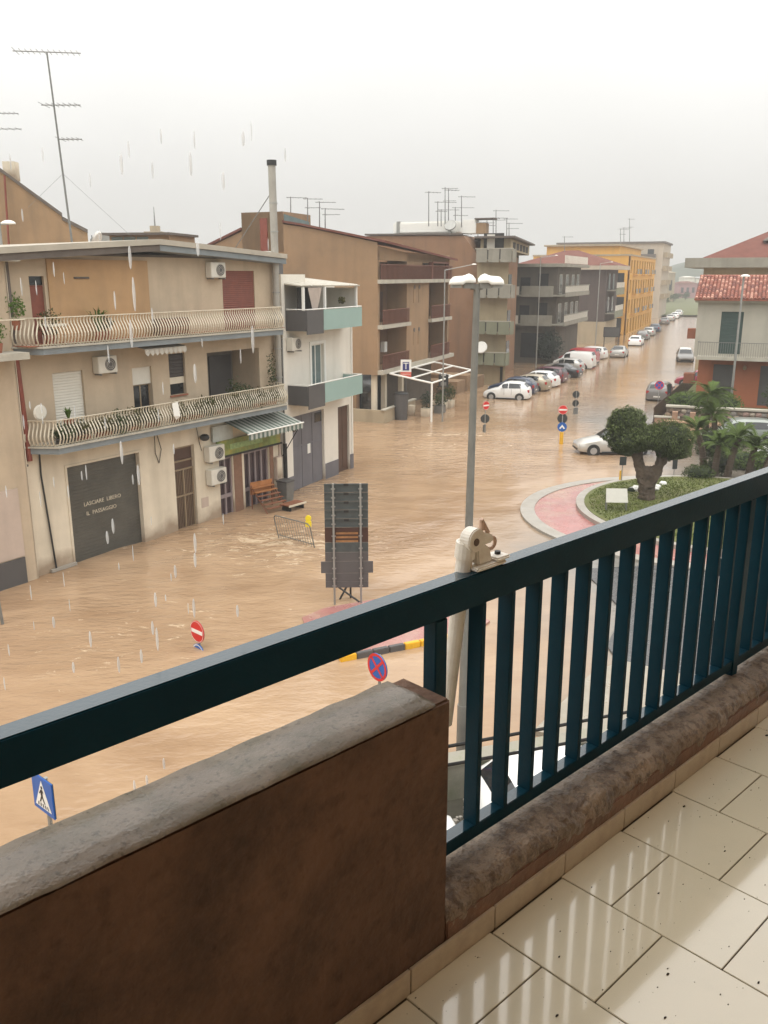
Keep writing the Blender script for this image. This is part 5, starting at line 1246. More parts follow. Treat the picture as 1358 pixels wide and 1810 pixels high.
# cables below the balcony
cbm = thing('overhead_cables', (0, 0, 0), 0, 'two black cables running past just outside the balcony', 'cable')
for (a, b_) in ((DP(560, 1380, 4.2), DP(1420, 1205, 6.2)), (DP(560, 1412, 4.2), DP(1420, 1240, 6.2))):
    pts = []
    for i in range(17):
        q = i / 16; p = a.lerp(b_, q); p.z -= 0.03 * 4 * q * (1 - q) - 0.07; pts.append(p)
    MB().path(pts, 0.011, 6).build('cable', M['black'], cbm)

# olive tree on the roundabout ------------------------------------------
def olive():
    K_ = .86
    t_ = thing('topiary_olive_tree', (11.25, 36.5, 0.2), 0, 'gnarled thick olive tree with rounded clipped crowns on the roundabout lawn', 'tree')
    bm = bmesh.new()
    pts = [((0, 0, -.15), .60), ((.02, 0, .25), .50), ((-.03, 0, .60), .45), ((.0, 0, .95), .52), ((-.34, .05, 1.35), .34), ((-.48, .1, 1.8), .24), ((-.85, .1, 2.5), .15), ((-.35, .1, 2.5), .16),
           ((.36, -.05, 1.3), .36), ((.52, -.05, 1.75), .25), ((.9, 0, 2.3), .15), ((.5, .1, 2.3), .15)]
    ed = [(0, 1), (1, 2), (2, 3), (3, 4), (4, 5), (5, 6), (5, 7), (3, 8), (8, 9), (9, 10), (9, 11)]
    vv = [bm.verts.new(p) for p, _ in pts]
    for a, b_ in ed: bm.edges.new((vv[a], vv[b_]))
    me = bpy.data.meshes.new('trunk'); bm.to_mesh(me); bm.free(); me.materials.append(M['bark'])
    o = bpy.data.objects.new('trunk', me); COL.objects.link(o); o.parent = t_
    sk = o.modifiers.new('skin', 'SKIN')
    for i, (_, r__) in enumerate(pts): me.skin_vertices[0].data[i].radius = (r__ * .72, r__ * .72)
    me.skin_vertices[0].data[0].use_root = True
    ss = o.modifiers.new('sub', 'SUBSURF'); ss.levels = ss.render_levels = 3
    tx = bpy.data.textures.new('barktex', 'CLOUDS'); tx.noise_scale = 0.22
    dm = o.modifiers.new('d', 'DISPLACE'); dm.texture = tx; dm.strength = 0.2; dm.mid_level = .5
    for (c, r_c) in (((-1.0, .2, 3.30), (.74, .7, .56)), ((-.92, .05, 2.72), (.95, .85, .58)), ((-.1, -.05, 2.68), (.85, .75, .50)), ((.75, 0, 2.70), (.98, .85, .62)), ((.95, .05, 2.2), (.72, .7, .45)), ((-1.0, 0, 2.35), (.6, .6, .35))):
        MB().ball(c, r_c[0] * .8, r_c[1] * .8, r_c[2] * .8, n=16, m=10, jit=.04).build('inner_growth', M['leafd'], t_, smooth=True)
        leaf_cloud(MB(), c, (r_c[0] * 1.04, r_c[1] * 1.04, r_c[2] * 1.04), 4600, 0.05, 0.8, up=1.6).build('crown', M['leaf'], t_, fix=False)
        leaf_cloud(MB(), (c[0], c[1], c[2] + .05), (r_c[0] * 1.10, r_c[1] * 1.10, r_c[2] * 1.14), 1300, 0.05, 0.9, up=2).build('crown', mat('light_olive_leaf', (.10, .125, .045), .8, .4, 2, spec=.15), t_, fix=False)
olive()
def frond_mesh(L_, droop, name='frond', wid=.5, nl=16):
    mb = MB(); pts = []
    for i in range(7):
        q = i / 6; pts.append(Vector((L_ * q * (1 - .15 * q), 0, L_ * (.55 * q - droop * q * q))))
    mb.path(pts, 0.016, 4)
    for i in range(nl):
        q = .2 + .8 * i / nl; k_ = min(5, int(q * 6)); p = pts[k_].lerp(pts[k_ + 1], q * 6 - k_)
        for s_ in (-1, 1):
            le = wid * (1 - .55 * q)
            tip = p + Vector((le * .55, s_ * le * .8, -le * .25)); wv = Vector((0.03, 0, 0))
            mb.add([p - wv, p + wv, tip], [(0, 1, 2)])
    return mb
fr1 = frond_mesh(1.5, .75).build('frond', M['leafp'], fix=False); fr2 = frond_mesh(1.0, .55, wid=.35, nl=12).build('frond', M['leafp'], fix=False)
frm = [fr1.data, fr2.data]; bpy.data.objects.remove(fr1); bpy.data.objects.remove(fr2)
def palm(loc, h, lean, label, k=0, nf=26, sc=1.0, r0=.16):
    t_ = thing('small_palm', loc, 0, label, 'palm tree', 'small palms on and beside the roundabout')
    top = Vector((lean[0], lean[1], h))
    tb = MB(); pr = Vector((0, 0, -.1))
    for i in range(8):
        q = (i + 1) / 8; p = Vector((lean[0] * q * q, lean[1] * q * q, h * q)); tb.tube(pr, p, r0 * (1.1 - .3 * q), r0 * (1.15 - .3 * q) * 1.12, n=9); pr = p
    tb.build('trunk', M['bark'], t_)
    for i in range(nf):
        ob = bpy.data.objects.new('frond', frm[k]); COL.objects.link(ob); ob.parent = t_
        ob.location = top; ob.rotation_euler = (random.uniform(-.3, .3), random.uniform(-1.0, .45), i * 2.4 + random.uniform(-.3, .3)); s_ = sc * random.uniform(.75, 1.1); ob.scale = (s_, s_, s_)
palm(G(1243, 835) , 2.1, (-.5, 0), 'left leaning small palm on the roundabout right of the olive tree', 1, 24, 1.1)
palm(G(1262, 848), 1.7, (.1, 0), 'upright small palm, second right of the olive tree', 1, 24, 1.1)
palm(G(1285, 850), 2.0, (.4, .1), 'right leaning small palm on the roundabout', 1, 26, 1.15)
palm(G(1243, 800), 3.1, (.1, 0), 'taller palm with full green crown in front of the sandstone wall', 0, 34, 1.0)
palm(G(1322, 850), 1.7, (.2, 0), 'small palm before the white car at the right edge', 1, 22, 1.1)
palm(G(1350, 855), 1.5, (.2, 0), 'small palm cut by the right picture edge', 1, 22, 1.1)
palm(G(1262, 805), 2.2, (-.2, 0), 'dark low palm behind the leaning ones', 0, 28, .9)
bush(G(1238, 852) + Vector((0, .2, .1)), (.8, .7, .35), 'low dark shrub between the leaning palms', 'leaf', 900, .06)
bush(G(1278, 845) + Vector((0, .4, .1)), (.9, .7, .5), 'rounded dark shrub at the foot of the middle palm', 'leaf', 900, .06)
bush(G(1268, 805) + Vector((0, 0, -.1)), (1.5, 1.0, .9), 'large dark shrub filling the space behind the palms', 'leaf', 2200, .08)
bush(G(1322, 828) + Vector((0, 0, 0)), (1.3, .9, .5), 'green shrub below the white car at the right', 'leafp', 1600, .07)
for i, (px, py, s_) in enumerate(((1117, 868, .16), (1126, 867, .26), (1160, 862, .16), (1172, 856, .14), (1160, 866, .12))):
    rk = tag(MB().ball((0, 0, 0.05), s_ * 1.3, s_, s_ * .7, n=9, m=5, jit=.12).build('garden_rock', M['whitem'] if i else M['leafd']), ['small dark clump beside the white rock on the lawn', 'largest white rock at the foot of the olive tree', 'white rock right of the olive trunk', 'small white rock farthest right of the olive trunk', 'small white rock touching the olive trunk'][i], 'rock')
    rk.location = G(px, py, .24)
wp = thing('blank_white_panel', G(1090, 903, .24), R(-3), 'blank white sloping panel on legs standing on the lawn', 'sign')
MB().add([(-.44, 0, .35), (.44, 0, .35), (.42, .25, .88), (-.42, .25, .88), (-.44, .03, .34), (.44, .03, .34), (.42, .28, .87), (-.42, .28, .87)], [(0, 1, 2, 3), (4, 5, 6, 7), (0, 1, 5, 4), (1, 2, 6, 5), (2, 3, 7, 6), (3, 0, 4, 7)]).build('panel', mat('panel_grey', (.50, .49, .43), .5, .08, 3), wp)
for a_ in (-.4, .4): MB().tube((a_, .04, -.1), (a_, .04, .4), .02).tube((a_, .27, -.1), (a_, .27, .85), .02).build('leg', M['metal'], wp)

# ------------------------------------------------------------------ street furniture
def disc_sign(t_, z, r__, face, back=True, th=.02, y=0):
    o = MB().tube((0, -.045, z), (0, -.045 - th, z), r__, n=28).build('sign_disc', M[face], t_)
    if back: MB().tube((0, -.044, z), (0, -.03, z), r__ * .98, n=28).build('disc_back', M['backs'], o)
    return o
def no_entry(t_, z, r__):
    o = disc_sign(t_, z, r__, 'red'); MB().box(-r__ * .8, r__ * .8, -.072, -.066, z - r__ * .17, z + r__ * .17).build('white_bar', M['whitem'], o)
    ring(o, z, r__, 'whitem')
def ring(o, z, r__, m_, k=.96, w_=.012, y=-.07):
    rg_ = MB()
    for i in range(28):
        a0, a1 = i * math.pi / 14, (i + 1) * math.pi / 14
        rg_.quad((r__ * k * math.cos(a0), y, z + r__ * k * math.sin(a0)), (r__ * k * math.cos(a1), y, z + r__ * k * math.sin(a1)), ((r__ * k - w_) * math.cos(a1), y, z + (r__ * k - w_) * math.sin(a1)), ((r__ * k - w_) * math.cos(a0), y, z + (r__ * k - w_) * math.sin(a0)))
    rg_.build('rim', M[m_], o, fix=False)
def no_stop(t_, z, r__, cross=True, blue='blue'):
    o = disc_sign(t_, z, r__, blue)
    ring(o, z, r__, 'red', 1.0, r__ * .2, -.068)
    for sg_ in (1, -1) if cross else (1,):
        mb = MB(); dx_, dz_ = r__ * .62, sg_ * r__ * .62; px_, pz_ = -dz_ * .11, dx_ * .11
        mb.quad((-dx_ + px_, -.0690 - .001 * sg_, z - dz_ + pz_), (-dx_ - px_, -.069 - .001 * sg_, z - dz_ - pz_), (dx_ - px_, -.069 - .001 * sg_, z + dz_ - pz_), (dx_ + px_, -.069 - .001 * sg_, z + dz_ + pz_)); mb.build('red_bar', M['red'], o, fix=False)
def pole_(t_, h, r__=.03, m_='galv'): MB().tube((0, 0, -.35), (0, 0, h), r__, n=10).build('pole', M[m_], t_)
bars = {}
# signpost 1
t_ = thing('signpost', G(857, 765), R(35), 'signpost with tilted no entry disc over a dark sign back near the white car', 'sign'); pole_(t_, 2.0)
no_entry(t_, 1.72, .27)
t2 = MB().tube((0, .05, .88), (0, .07, .88), .28, n=24).build('sign_back', M['backs'], t_); t2.rotation_euler = (0, 0, R(-35)); MB().box(-.12, .12, .04, .06, .05, .5).build('small_plate', M['metal'], t_)
# signpost 2
t_ = thing('signpost', G(992, 785), R(-6), 'yellow based signpost with no entry disc, dark disc and blue arrow disc', 'sign'); pole_(t_, 2.25)
no_entry(t_, 2.02, .27)
MB().tube((0, .05, 1.5), (0, .07, 1.5), .29, n=24).build('sign_back', M['backs'], t_)
o = disc_sign(t_, 1.02, .27, 'blue', False)
ar = MB(); 
for s_ in (1, -1):
    ar.add([(s_ * 0.0, -.07, 1.16), (s_ * .17, -.07, .93), (s_ * .09, -.07, .90), (0, -.07, 1.03)], [(0, 1, 2, 3)])
ar.build('white_arrow', M['whitem'], o, fix=False)
MB().tube((0, 0, -.2), (0, 0, .72), .11, n=14).build('yellow_base', M['yellowp'], t_)
# signpost 3
t_ = thing('signpost', G(1017, 733), R(10), 'grey signpost with two dark sign backs beyond the yellow based one', 'sign'); pole_(t_, 1.65)
MB().tube((0, .05, 1.42), (0, .07, 1.42), .26, n=24).build('sign_back', M['backs'], t_); MB().tube((0, .05, .80), (0, .07, .80), .24, n=24).build('sign_back', M['backs'], t_)
MB().box(-.17, .17, -.04, .0, .05, .5).build('small_plate', M['metal'], t_)
# no stopping sign by silver hatchback
t_ = thing('signpost', G(1160, 750), R(-12), 'faded no stopping sign on a thin post in front of the silver hatchback', 'sign'); pole_(t_, 2.8, .025)
no_stop(t_, 2.58, .29, blue='blue')
# dark round sign back at the white house
t_ = thing('signpost', G(577, 832), R(30), 'dark round sign back on a thin pole before the brown door', 'sign'); pole_(t_, 1.5)
MB().tube((0, -.05, 1.15), (0, -.07, 1.15), .32, n=24).build('sign_back', M['backs'], t_)
# small signs on the island
t_ = thing('signpost', G(1098, 857), R(5), 'dark signpost with yellow strip at the roundabout edge left of the olive tree', 'sign'); pole_(t_, 1.3, .025)
MB().box(-.16, .16, -.05, -.03, .95, 1.35).build('sign_back', M['backs'], t_); MB().box(-.13, -.05, -.05, -.03, .25, .7).build('yellow_strip', M['yellowp'], t_)
t_ = thing('signpost', G(1191, 841), R(5), 'small grey sign on the roundabout right of the olive tree', 'sign'); pole_(t_, 1.5, .02)
MB().box(-.12, .12, -.05, -.03, .35, .8).build('sign_back', M['backs'], t_)
MB().add([(-.28, -.05, 1.28), (.28, -.05, 1.28), (0, -.05, .86), (-.28, -.03, 1.28), (.28, -.03, 1.28), (0, -.03, .86)], [(0, 1, 2), (3, 4, 5), (0, 1, 4, 3), (1, 2, 5, 4), (2, 0, 3, 5)]).build('triangle_back', M['backs'], t_)
# near signs seen over the parapet
def plane_rot(a, b_): d_ = b_ - a; return math.atan2(d_.y, d_.x)
z_ = 0.47
a, b_ = G(340, 1110, z_), G(364, 1121, z_)
c = (a + b_) / 2
t_ = thing('signpost', (c.x, c.y, 0), plane_rot(a, b_), 'no entry sign over a faded blue sign just above the balcony rail at left', 'sign')
no_entry(t_, z_, .30)
o = disc_sign(t_, -.14, .26, 'blue'); ring(o, -.14, .26, 'whitem', .95, .03)
t_.location.z = 0.0
pole_(t_, .7)
z_ = 1.95
a, b_ = G(659, 1172, z_), G(683, 1184, z_); c = (a + b_) / 2
t_ = thing('signpost', (c.x, c.y, 0), plane_rot(a, b_), 'red and blue no stopping disc showing between the rail and the parapet', 'sign')
no_stop(t_, z_, .29); pole_(t_, 2.2)
z_ = 1.74
a, b_ = G(69, 1420, z_), G(105, 1447, z_); c = (a + b_) / 2
t_ = thing('signpost', (c.x, c.y, 0), plane_rot(a, b_), 'blue square pedestrian crossing sign at the lower left', 'sign')
wq = (b_ - a).length; hw = wq / 2
pole_(t_, 2.3, .035)
po_ = MB().box(-hw, hw, -.07, -.045, 1.74, 1.74 + wq).build('sign_plate', M['blue'], t_, bevel=.008)
MB().box(-hw * .98, hw * .98, -.044, -.035, 1.75, 1.73 + wq).build('plate_back', M['backs'], t_)
MB().add([(-hw * .78, -.073, 1.74 + wq * .13), (hw * .78, -.073, 1.74 + wq * .13), (0, -.073, 1.74 + wq * .92)], [(0, 1, 2)]).build('white_triangle', M['whitem'], po_, fix=False)
fg = MB(); S_ = wq; zb = 1.74
fg.add([(x_ * S_, -.076, zb + y_ * S_) for x_, y_ in ((-.05, .66), (.04, .66), (.08, .56), (.02, .58), (.03, .45), (.12, .28), (.06, .28), (-.02, .42), (-.10, .28), (-.16, .28), (-.07, .46), (-.08, .56), (-.13, .50), (-.15, .53))], [tuple(range(14))])
fg.tube((0, -.078, zb + S_ * .72), (0, -.074, zb + S_ * .72), .04 * S_ * 1.1, n=10)
for i in range(5): fg.quad(((-.26 + i * .12) * S_, -.076, zb + .16 * S_), ((-.20 + i * .12) * S_, -.076, zb + .16 * S_), ((-.19 + i * .105) * S_, -.076, zb + .26 * S_), ((-.235 + i * .105) * S_, -.076, zb + .26 * S_))
fg.build('walking_figure', M['black'], po_, fix=False)
t_ = thing('metal_post', G(6, 1103), 0, 'short grey post at the left picture edge standing in the flood', 'post')
MB().tube((0, 0, -.3), (-.1, 0, 1.35), .045, n=10).build('pole', M['lampp'], t_); MB().tube((-.1, 0, 1.35), (-.1, 0, 1.40), .06, n=10).build('cap', M['black'], t_)

# stacked direction board seen from behind
db = thing('direction_board_stack', G(592, 1068), R(2), 'tall stack of direction boards seen from the back on two posts on the red island', 'sign')
pw = .79
for x_ in (0, pw): MB().tube((x_, -.05, -.1), (x_, -.05, 3.72), .032, n=8).build('post', M['galv'], db)
zz = 3.70; x0_, x1_ = -.26, pw + .22
rows = [('board', .30)] * 5 + [('boardb', .52), ('board', .34), ('charcoal', .32), ('wide', .42), ('charcoal', .30), ('charcoal', .22)]
for i, (m_, h_) in enumerate(rows):
    h_ *= .88
    a, c_ = (x0_, x1_) if m_ != 'wide' else (x0_ - .13, x1_ + .14)
    mm = M['charcoal'] if m_ == 'wide' else M[m_]
    o = MB().box(a, c_, 0, .03, zz - h_ + .012, zz).build('board', mm, db)
    if i < 5:
        MB().box(a + .02, c_ - .02, -.025, -.001, zz - .035, zz - .012).box(a + .02, c_ - .02, -.025, -.001, zz - h_ + .02, zz - h_ + .04).build('stiffening_rib', M['board'], o)
        MB().box((a + c_) / 2 - .07, (a + c_) / 2 + .07, -.04, -.026, zz - .06, zz + .01).build('clip', M['black'], o)
    if m_ == 'boardb':
        for k_ in range(3): MB().box(x0_ + .32, x1_ - .3, -.006, -.001, zz - .2 - k_ * .12, zz - .14 - k_ * .12).build('flaking_strip', M['boardo'], o)
    for x_ in (0, pw): MB().box(x_ - .06, x_ + .06, -.09, -.082, zz - h_ / 2 - .02, zz - h_ / 2 + .02).build('clamp', M['galv'], o)
    zz -= h_
tp = MB().tube((.12, .4, -.05), (.12 + pw * .45, .45, .62), .03).tube((0.1, .1, .52), (pw - .05, -.1, .1), .03).tube((pw * .6, .5, -.1), (pw * .6, .5, .6), .03)
tp.build('brace', M['black'], db)

# crowd barrier and yellow lamp in the current
ba = thing('crowd_barrier', G(493, 950) + Vector((0, 0, 0)), math.atan2((G(547, 965) - G(493, 950)).y, (G(547, 965) - G(493, 950)).x), 'grey crowd barrier leaning in the fast water', 'barrier')
ba.rotation_euler = (R(14), 0, ba.rotation_euler[2])
Lq = 1.9; fr_ = MB().path([(0, 0, -.2), (0, 0, .85), (.1, 0, .95), (Lq - .1, 0, .95), (Lq, 0, .85), (Lq, 0, -.2)], .022)
fr_.tube((0, 0, .12), (Lq, 0, .12), .016); fr_.build('frame', M['metal'], ba)
b0 = None
for i in range(13):
    if b0 is None: b0 = MB().tube((0, 0, -.1), (0, 0, .94), .009, n=5).build('bar', M['metal'], ba); o = b0
    else: o = copy_part(b0, ba)
    o.location = (.14 + i * .135, 0, 0)
yl = thing('yellow_warning_lamp', G(546, 952), 0, 'yellow warning lamp fixed at the end of the crowd barrier', 'lamp')
yl.location.z = .45; ym = mat('bright_yellow', (0.80, 0.62, 0.02), .4, .1, 5)
MB().box(-.11, .11, -.05, .05, 0, .24).build('battery_box', ym, yl, bevel=.02); MB().tube((0, -.04, .34), (0, .04, .34), .11, n=16).build('lens', ym, yl)

# ------------------------------------------------------------------ lamp posts
lm = thing('double_street_lamp', (1.58, 15.96, 0), 0, 'tall grey street lamp with twin white hooded heads in the middle of the view', 'street lamp')
MB().tube((0, 0, -.2), (0, 0, 1.2), .115, .11, n=16).tube((0, 0, 1.2), (.06, 0, 9.28), .09, .058, n=16).build('pole', M['lampp'], lm, smooth=False)
MB().box(-.06, .16, -.05, .05, 9.26, 9.36).build('bracket', M['lampp'], lm)
for s_ in (-1, 1):
    hdn = bpy.data.objects.new('lamp_head', None)
    mb = MB()
    n_ = 18; vs = []; 
    prof = [(0.02, .06, .07), (.07, .10, .13), (.14, .12, .16), (.20, .11, .135), (.25, .15, .15), (.33, .16, .145), (.41, .15, .135), (.47, .09, .08), (.49, .02, .01)]
    for (x_, hw_, ht) in prof:
        for i in range(9):
            a_ = math.pi * i / 8
            vs.append((s_ * x_ + .05, hw_ * math.cos(a_), 9.345 + ht * math.sin(a_) + (0.03 if x_ < .24 else 0)))
    fs = [(j * 9 + i, j * 9 + i + 1, (j + 1) * 9 + i + 1, (j + 1) * 9 + i) for j in range(len(prof) - 1) for i in range(8)]
    mb.add(vs, fs); 
    for j in range(len(prof) - 1): mb.f.append((j * 9, (j + 1) * 9, (j + 1) * 9 + 8, j * 9 + 8))
    ho = mb.build('lamp_head', M['opal'], lm, smooth=True)
    MB().box(s_ * .27 + .05, s_ * .45 + .05, -.12, .12, 9.29, 9.343).build('lens', M['galv'], ho)
    MB().box(s_ * .05 + .05, s_ * .24 + .05, -.09, .09, 9.28, 9.372).build('gear_housing', M['lampp'], ho)
def lamp_single(base, top_z, arm, label, r__=.06, hk=1.0):
    t_ = thing('street_lamp', (base.x, base.y, 0), 0, label, 'street lamp', 'single armed street lamps along the road')
    MB().tube((0, 0, -.3), (0, 0, top_z), r__, r__ * .65, n=10).build('pole', M['galv'], t_)
    e_ = Vector((arm[0], arm[1], top_z + arm[2])); MB().tube((0, 0, top_z - .02), e_, r__ * .45, n=6).build('arm', M['galv'], t_)
    dl = Vector((arm[0], arm[1], 0)).normalized()
    MB().ball((e_.x, e_.y, e_.z - .03), .32 * hk, .2 * hk, .16 * hk, zmin=0, n=12, m=5).build('lamp_head', M['opal'], t_, smooth=True)
lamp_single(G(782, 745), 9.85, (1.9, .3, .35), 'thin street lamp in front of the brown block beside the pergola', .06, .5)
lamp_single(G(947, 660), 11.2, (1.6, .5, .2), 'thin street lamp in front of the dark grey block', .07, .5)
lamp_single(G(1052, 618), 11.0, (1.6, .5, .2), 'thin street lamp in front of the hipped roof house', .08, .5)
lamp_single(G(1288, 750), 9.45, (.0, -.25, .0), 'street lamp standing before the tiled house', .09)
lamp_single(Vector((-16.1, 38.5, 0)), 11.6, (.45, -.1, .0), 'street lamp head showing over the roof at the left edge', .12)

# ------------------------------------------------------------------ cars
def paint(name, col, rough=.28, metal=0.0): return mat('car_paint_' + name, col, rough, .03, 2, metal=metal, coat=.5)
PROF = {
 # x from nose(0) to tail(1): (x, z_low, z_belt, z_top, w_belt, w_top)
 'hatch': [(0, .30, .50, .52, .70, .62), (.03, .24, .62, .66, .86, .76), (.12, .2, .74, .78, .96, .84), (.24, .2, .86, .91, 1, .86), (.29, .2, .90, .95, 1, .86), (.44, .2, .94, 1.38, 1, .74), (.55, .2, .95, 1.47, 1, .74), (.75, .2, .97, 1.46, 1, .72), (.86, .2, .99, 1.38, 1, .70), (.97, .24, .98, 1.02, .94, .80), (1, .3, .72, .78, .86, .74)],
 'sedan': [(0, .30, .50, .52, .72, .64), (.03, .24, .62, .66, .86, .76), (.12, .2, .72, .75, .96, .84), (.24, .2, .82, .86, 1, .86), (.29, .2, .86, .90, 1, .86), (.42, .2, .90, 1.32, 1, .72), (.53, .2, .91, 1.40, 1, .72), (.68, .2, .93, 1.38, 1, .70), (.84, .2, .94, .98, 1, .82), (.97, .24, .92, .96, .94, .80), (1, .3, .68, .74, .86, .74)],
 'wagon': [(0, .30, .50, .52, .72, .64), (.03, .24, .62, .66, .86, .76), (.12, .2, .74, .78, .96, .84), (.24, .2, .86, .90, 1, .86), (.28, .2, .90, .95, 1, .86), (.42, .2, .94, 1.40, 1, .76), (.55, .2, .95, 1.50, 1, .76), (.80, .2, .98, 1.49, 1, .74), (.93, .2, .99, 1.42, 1, .70), (.985, .24, .98, 1.02, .94, .80), (1, .3, .74, .80, .86, .74)],
 'van': [(0, .32, .60, .64, .76, .70), (.03, .26, .80, .86, .9, .8), (.10, .22, .92, .98, .97, .84), (.16, .22, 1.0, 1.08, 1, .86), (.20, .22, 1.05, 1.12, 1, .86), (.32, .22, 1.08, 1.72, 1, .80), (.45, .22, 1.08, 1.86, 1, .82), (.72, .22, 1.08, 1.86, 1, .82), (.95, .22, 1.08, 1.82, 1, .80), (.985, .24, 1.06, 1.5, .98, .82), (1, .3, .9, 1.0, .94, .84)],
}
def car(kind, loc, heading, L_, W_, pm, label, tail=True, scale_h=1.0, group='cars parked along the flooded road', glassm=None, zoff=-.12, name='parked_car', roof_m=None):
    pr = PROF[kind]; hwid = W_ / 2
    t_ = thing(name, (loc[0], loc[1], zoff), hd(heading), label, 'van' if kind == 'van' else 'car', group)
    # local +x = forward ; nose at +L/2
    secs = []
    for (x_, zl, zb, zt, wb, wt) in pr:
        X = L_ / 2 - x_ * L_; zl, zb, zt = zl * scale_h, zb * scale_h, zt * scale_h
        s_ = [(wb * .9, zl), (wb * .99, zl + (zb - zl) * .3), (wb * 1.0, zl + (zb - zl) * .62), (wb * .97, zb), (wt + (wb * .97 - wt) * .12, zb + (zt - zb) * .86), (wt * .86, zt - .004 + .012), (wt * .45, zt + .03), (0, zt + .038)]
        full = [(-a * hwid, z) for a, z in s_] + [(a * hwid, z) for a, z in s_[-2::-1]]
        secs.append([Vector((X, a, z)) for a, z in full])
    N = len(secs[0]); mb = MB(); mb.v = [tuple(p) for s_ in secs for p in s_]
    mb.f = [(j * N + i, j * N + i + 1, (j + 1) * N + i + 1, (j + 1) * N + i) for j in range(len(secs) - 1) for i in range(N - 1)]
    mb.f += [tuple(range(N - 1, -1, -1)), tuple((len(secs) - 1) * N + i for i in range(N))]
    mb.f += [(j * N, (j + 1) * N, (j + 1) * N + N - 1, j * N + N - 1) for j in range(len(secs) - 1)]
    bo = mb.build('body', pm, t_, smooth=False)
    for p in bo.data.polygons: p.use_smooth = True
    bo.data.set_sharp_from_angle(angle=R(38))
    gl = glassm or M['carglass']
    def patch(j0, j1, i0, i1, a0, a1, c0, c1, nm='window', off=.012, m_=None):
        # between sections j0..j1 (param c) and ring points i0..i1 (param a)
        mbp = MB(); K = 5
        pts = []
        for q in range(K):
            c = c0 + (c1 - c0) * q / (K - 1); f_ = j0 + (j1 - j0) * c; jj = min(int(f_), len(secs) - 2); fr = f_ - jj
            row = []
            for r__ in range(K):
                a_ = a0 + (a1 - a0) * r__ / (K - 1); g_ = i0 + (i1 - i0) * a_; ii = min(int(g_), N - 2); fi = g_ - ii
                p = (secs[jj][ii].lerp(secs[jj][ii + 1], fi)).lerp(secs[jj + 1][ii].lerp(secs[jj + 1][ii + 1], fi), fr)
                row.append(p)
            pts.append(row)
        nrm = (pts[-1][0] - pts[0][0]).cross(pts[0][-1] - pts[0][0]).normalized()
        cen = Vector((0, 0, .8)); 
        if nrm.dot(pts[2][2] - cen) < 0: nrm = -nrm
        for q in range(K - 1):
            for r__ in range(K - 1):
                mbp.quad(*(p + nrm * off for p in (pts[q][r__], pts[q][r__ + 1], pts[q + 1][r__ + 1], pts[q + 1][r__])))
        return mbp.build(nm, m_ or gl, t_, smooth=True, fix=False)
    wf_, rf_ = 4, 5          # cowl, roof front
    re = 8 if kind != 'sedan' else 7
    patch(wf_, rf_, 5, 9, 0, 1, .10, .95, 'windscreen')
    rr = 9 if kind != 'sedan' else 8
    if kind == 'van':
        patch(8, 9, 5, 9, .05, .95, .05, .95, 'rear_window')
        patch(wf_, 6, 3, 4, .12, .95, .38, .95); patch(wf_, 6, 11, 10, .12, .95, .38, .95)
    else:
        patch(re, rr, 5, 9, .0, 1, .12, .85, 'rear_window')
        mid = 6
        for (s0, s1) in ((3, 4), (11, 10)):
            patch(wf_, mid, s0, s1, .10, .97, .42, .97)
            patch(mid, re, s0, s1, .10, .97, .03, .92 if kind != 'hatch' else .8)
    for (ja, ca) in ((5, .2), (6, .35), (7, .55)):
        for (s0, s1) in ((3, 1), (11, 13)):
            if kind == 'van' and ja > 5: continue
            patch(ja, ja + 1, s0, s1, .0, .9, ca, ca + .018 * L_ / (L_ * (pr[ja + 1][0] - pr[ja][0])) * .25, 'door_seam', .006, M['black'])
    MB().box(-L_ * .2, L_ * .2, -hwid * .985, hwid * .985, .17, .235).build('sill', M['black'], t_)
    for x_ in (L_ * .31, -L_ * .30):
        for s_ in (-1, 1):
            MB().tube((x_, s_ * (hwid * .985), .30), (x_, s_ * (hwid + .006), .30), .36, n=20).build('wheel_arch', M['black'], t_)
            wh = MB().tube((x_, s_ * (hwid * .8), .29), (x_, s_ * (hwid + .015), .29), .30, n=20).build('wheel', M['tyre'], t_)
            MB().tube((x_, s_ * (hwid * .9), .29), (x_, s_ * (hwid + .025), .29), .19, n=14).build('rim', M['rim'], wh)
    for s_ in (-1, 1):
        zt_ = PROF[kind][-2][2] * scale_h
        MB().box(-L_ / 2 + L_ * .005 - .02, -L_ / 2 + L_ * .05, s_ * hwid * .66, s_ * hwid * .93, zt_ * .72, zt_ * .95 + (.25 if kind == 'van' else 0)).build('tail_light', M['tail'], t_, bevel=.02)
        MB().box(L_ / 2 - L_ * .09, L_ / 2 - L_ * .015, s_ * hwid * .55, s_ * hwid * .84, .52 * scale_h, .64 * scale_h).build('headlight', M['headl'], t_, bevel=.02)
        zc = pr[5][2] * scale_h
        MB().box(L_ / 2 - L_ * pr[5][0] + .02, L_ / 2 - L_ * pr[5][0] + .16, s_ * hwid * 1.0, s_ * (hwid * 1.0 + .17), zc + .0, zc + .13).build('mirror', pm, t_, bevel=.02)
    MB().box(-L_ / 2 - .02, -L_ / 2 + .12, -hwid * .82, hwid * .82, .26, .42).build('bumper', M['black'] if kind == 'van' else pm, t_, bevel=.03)
    MB().box(L_ / 2 - .14, L_ / 2 + .015, -hwid * .66, hwid * .66, .26, .42).build('bumper', M['black'], t_, bevel=.03)
    MB().box(-L_ / 2 - .032, -L_ / 2 - .02, -.25, .25, .44, .55).build('number_plate', M['whitem'], t_)
    if roof_m is not None: patch(5, 8, 5, 9, .0, 1, 0.0, 1, 'roof_panel', .014, roof_m)
    return t_
Pw, Psil, Pgr = paint('white', (.80, .80, .78)), paint('silver', (.42, .41, .38), .3, .4), paint('grey', (.20, .19, .18), .3, .4)
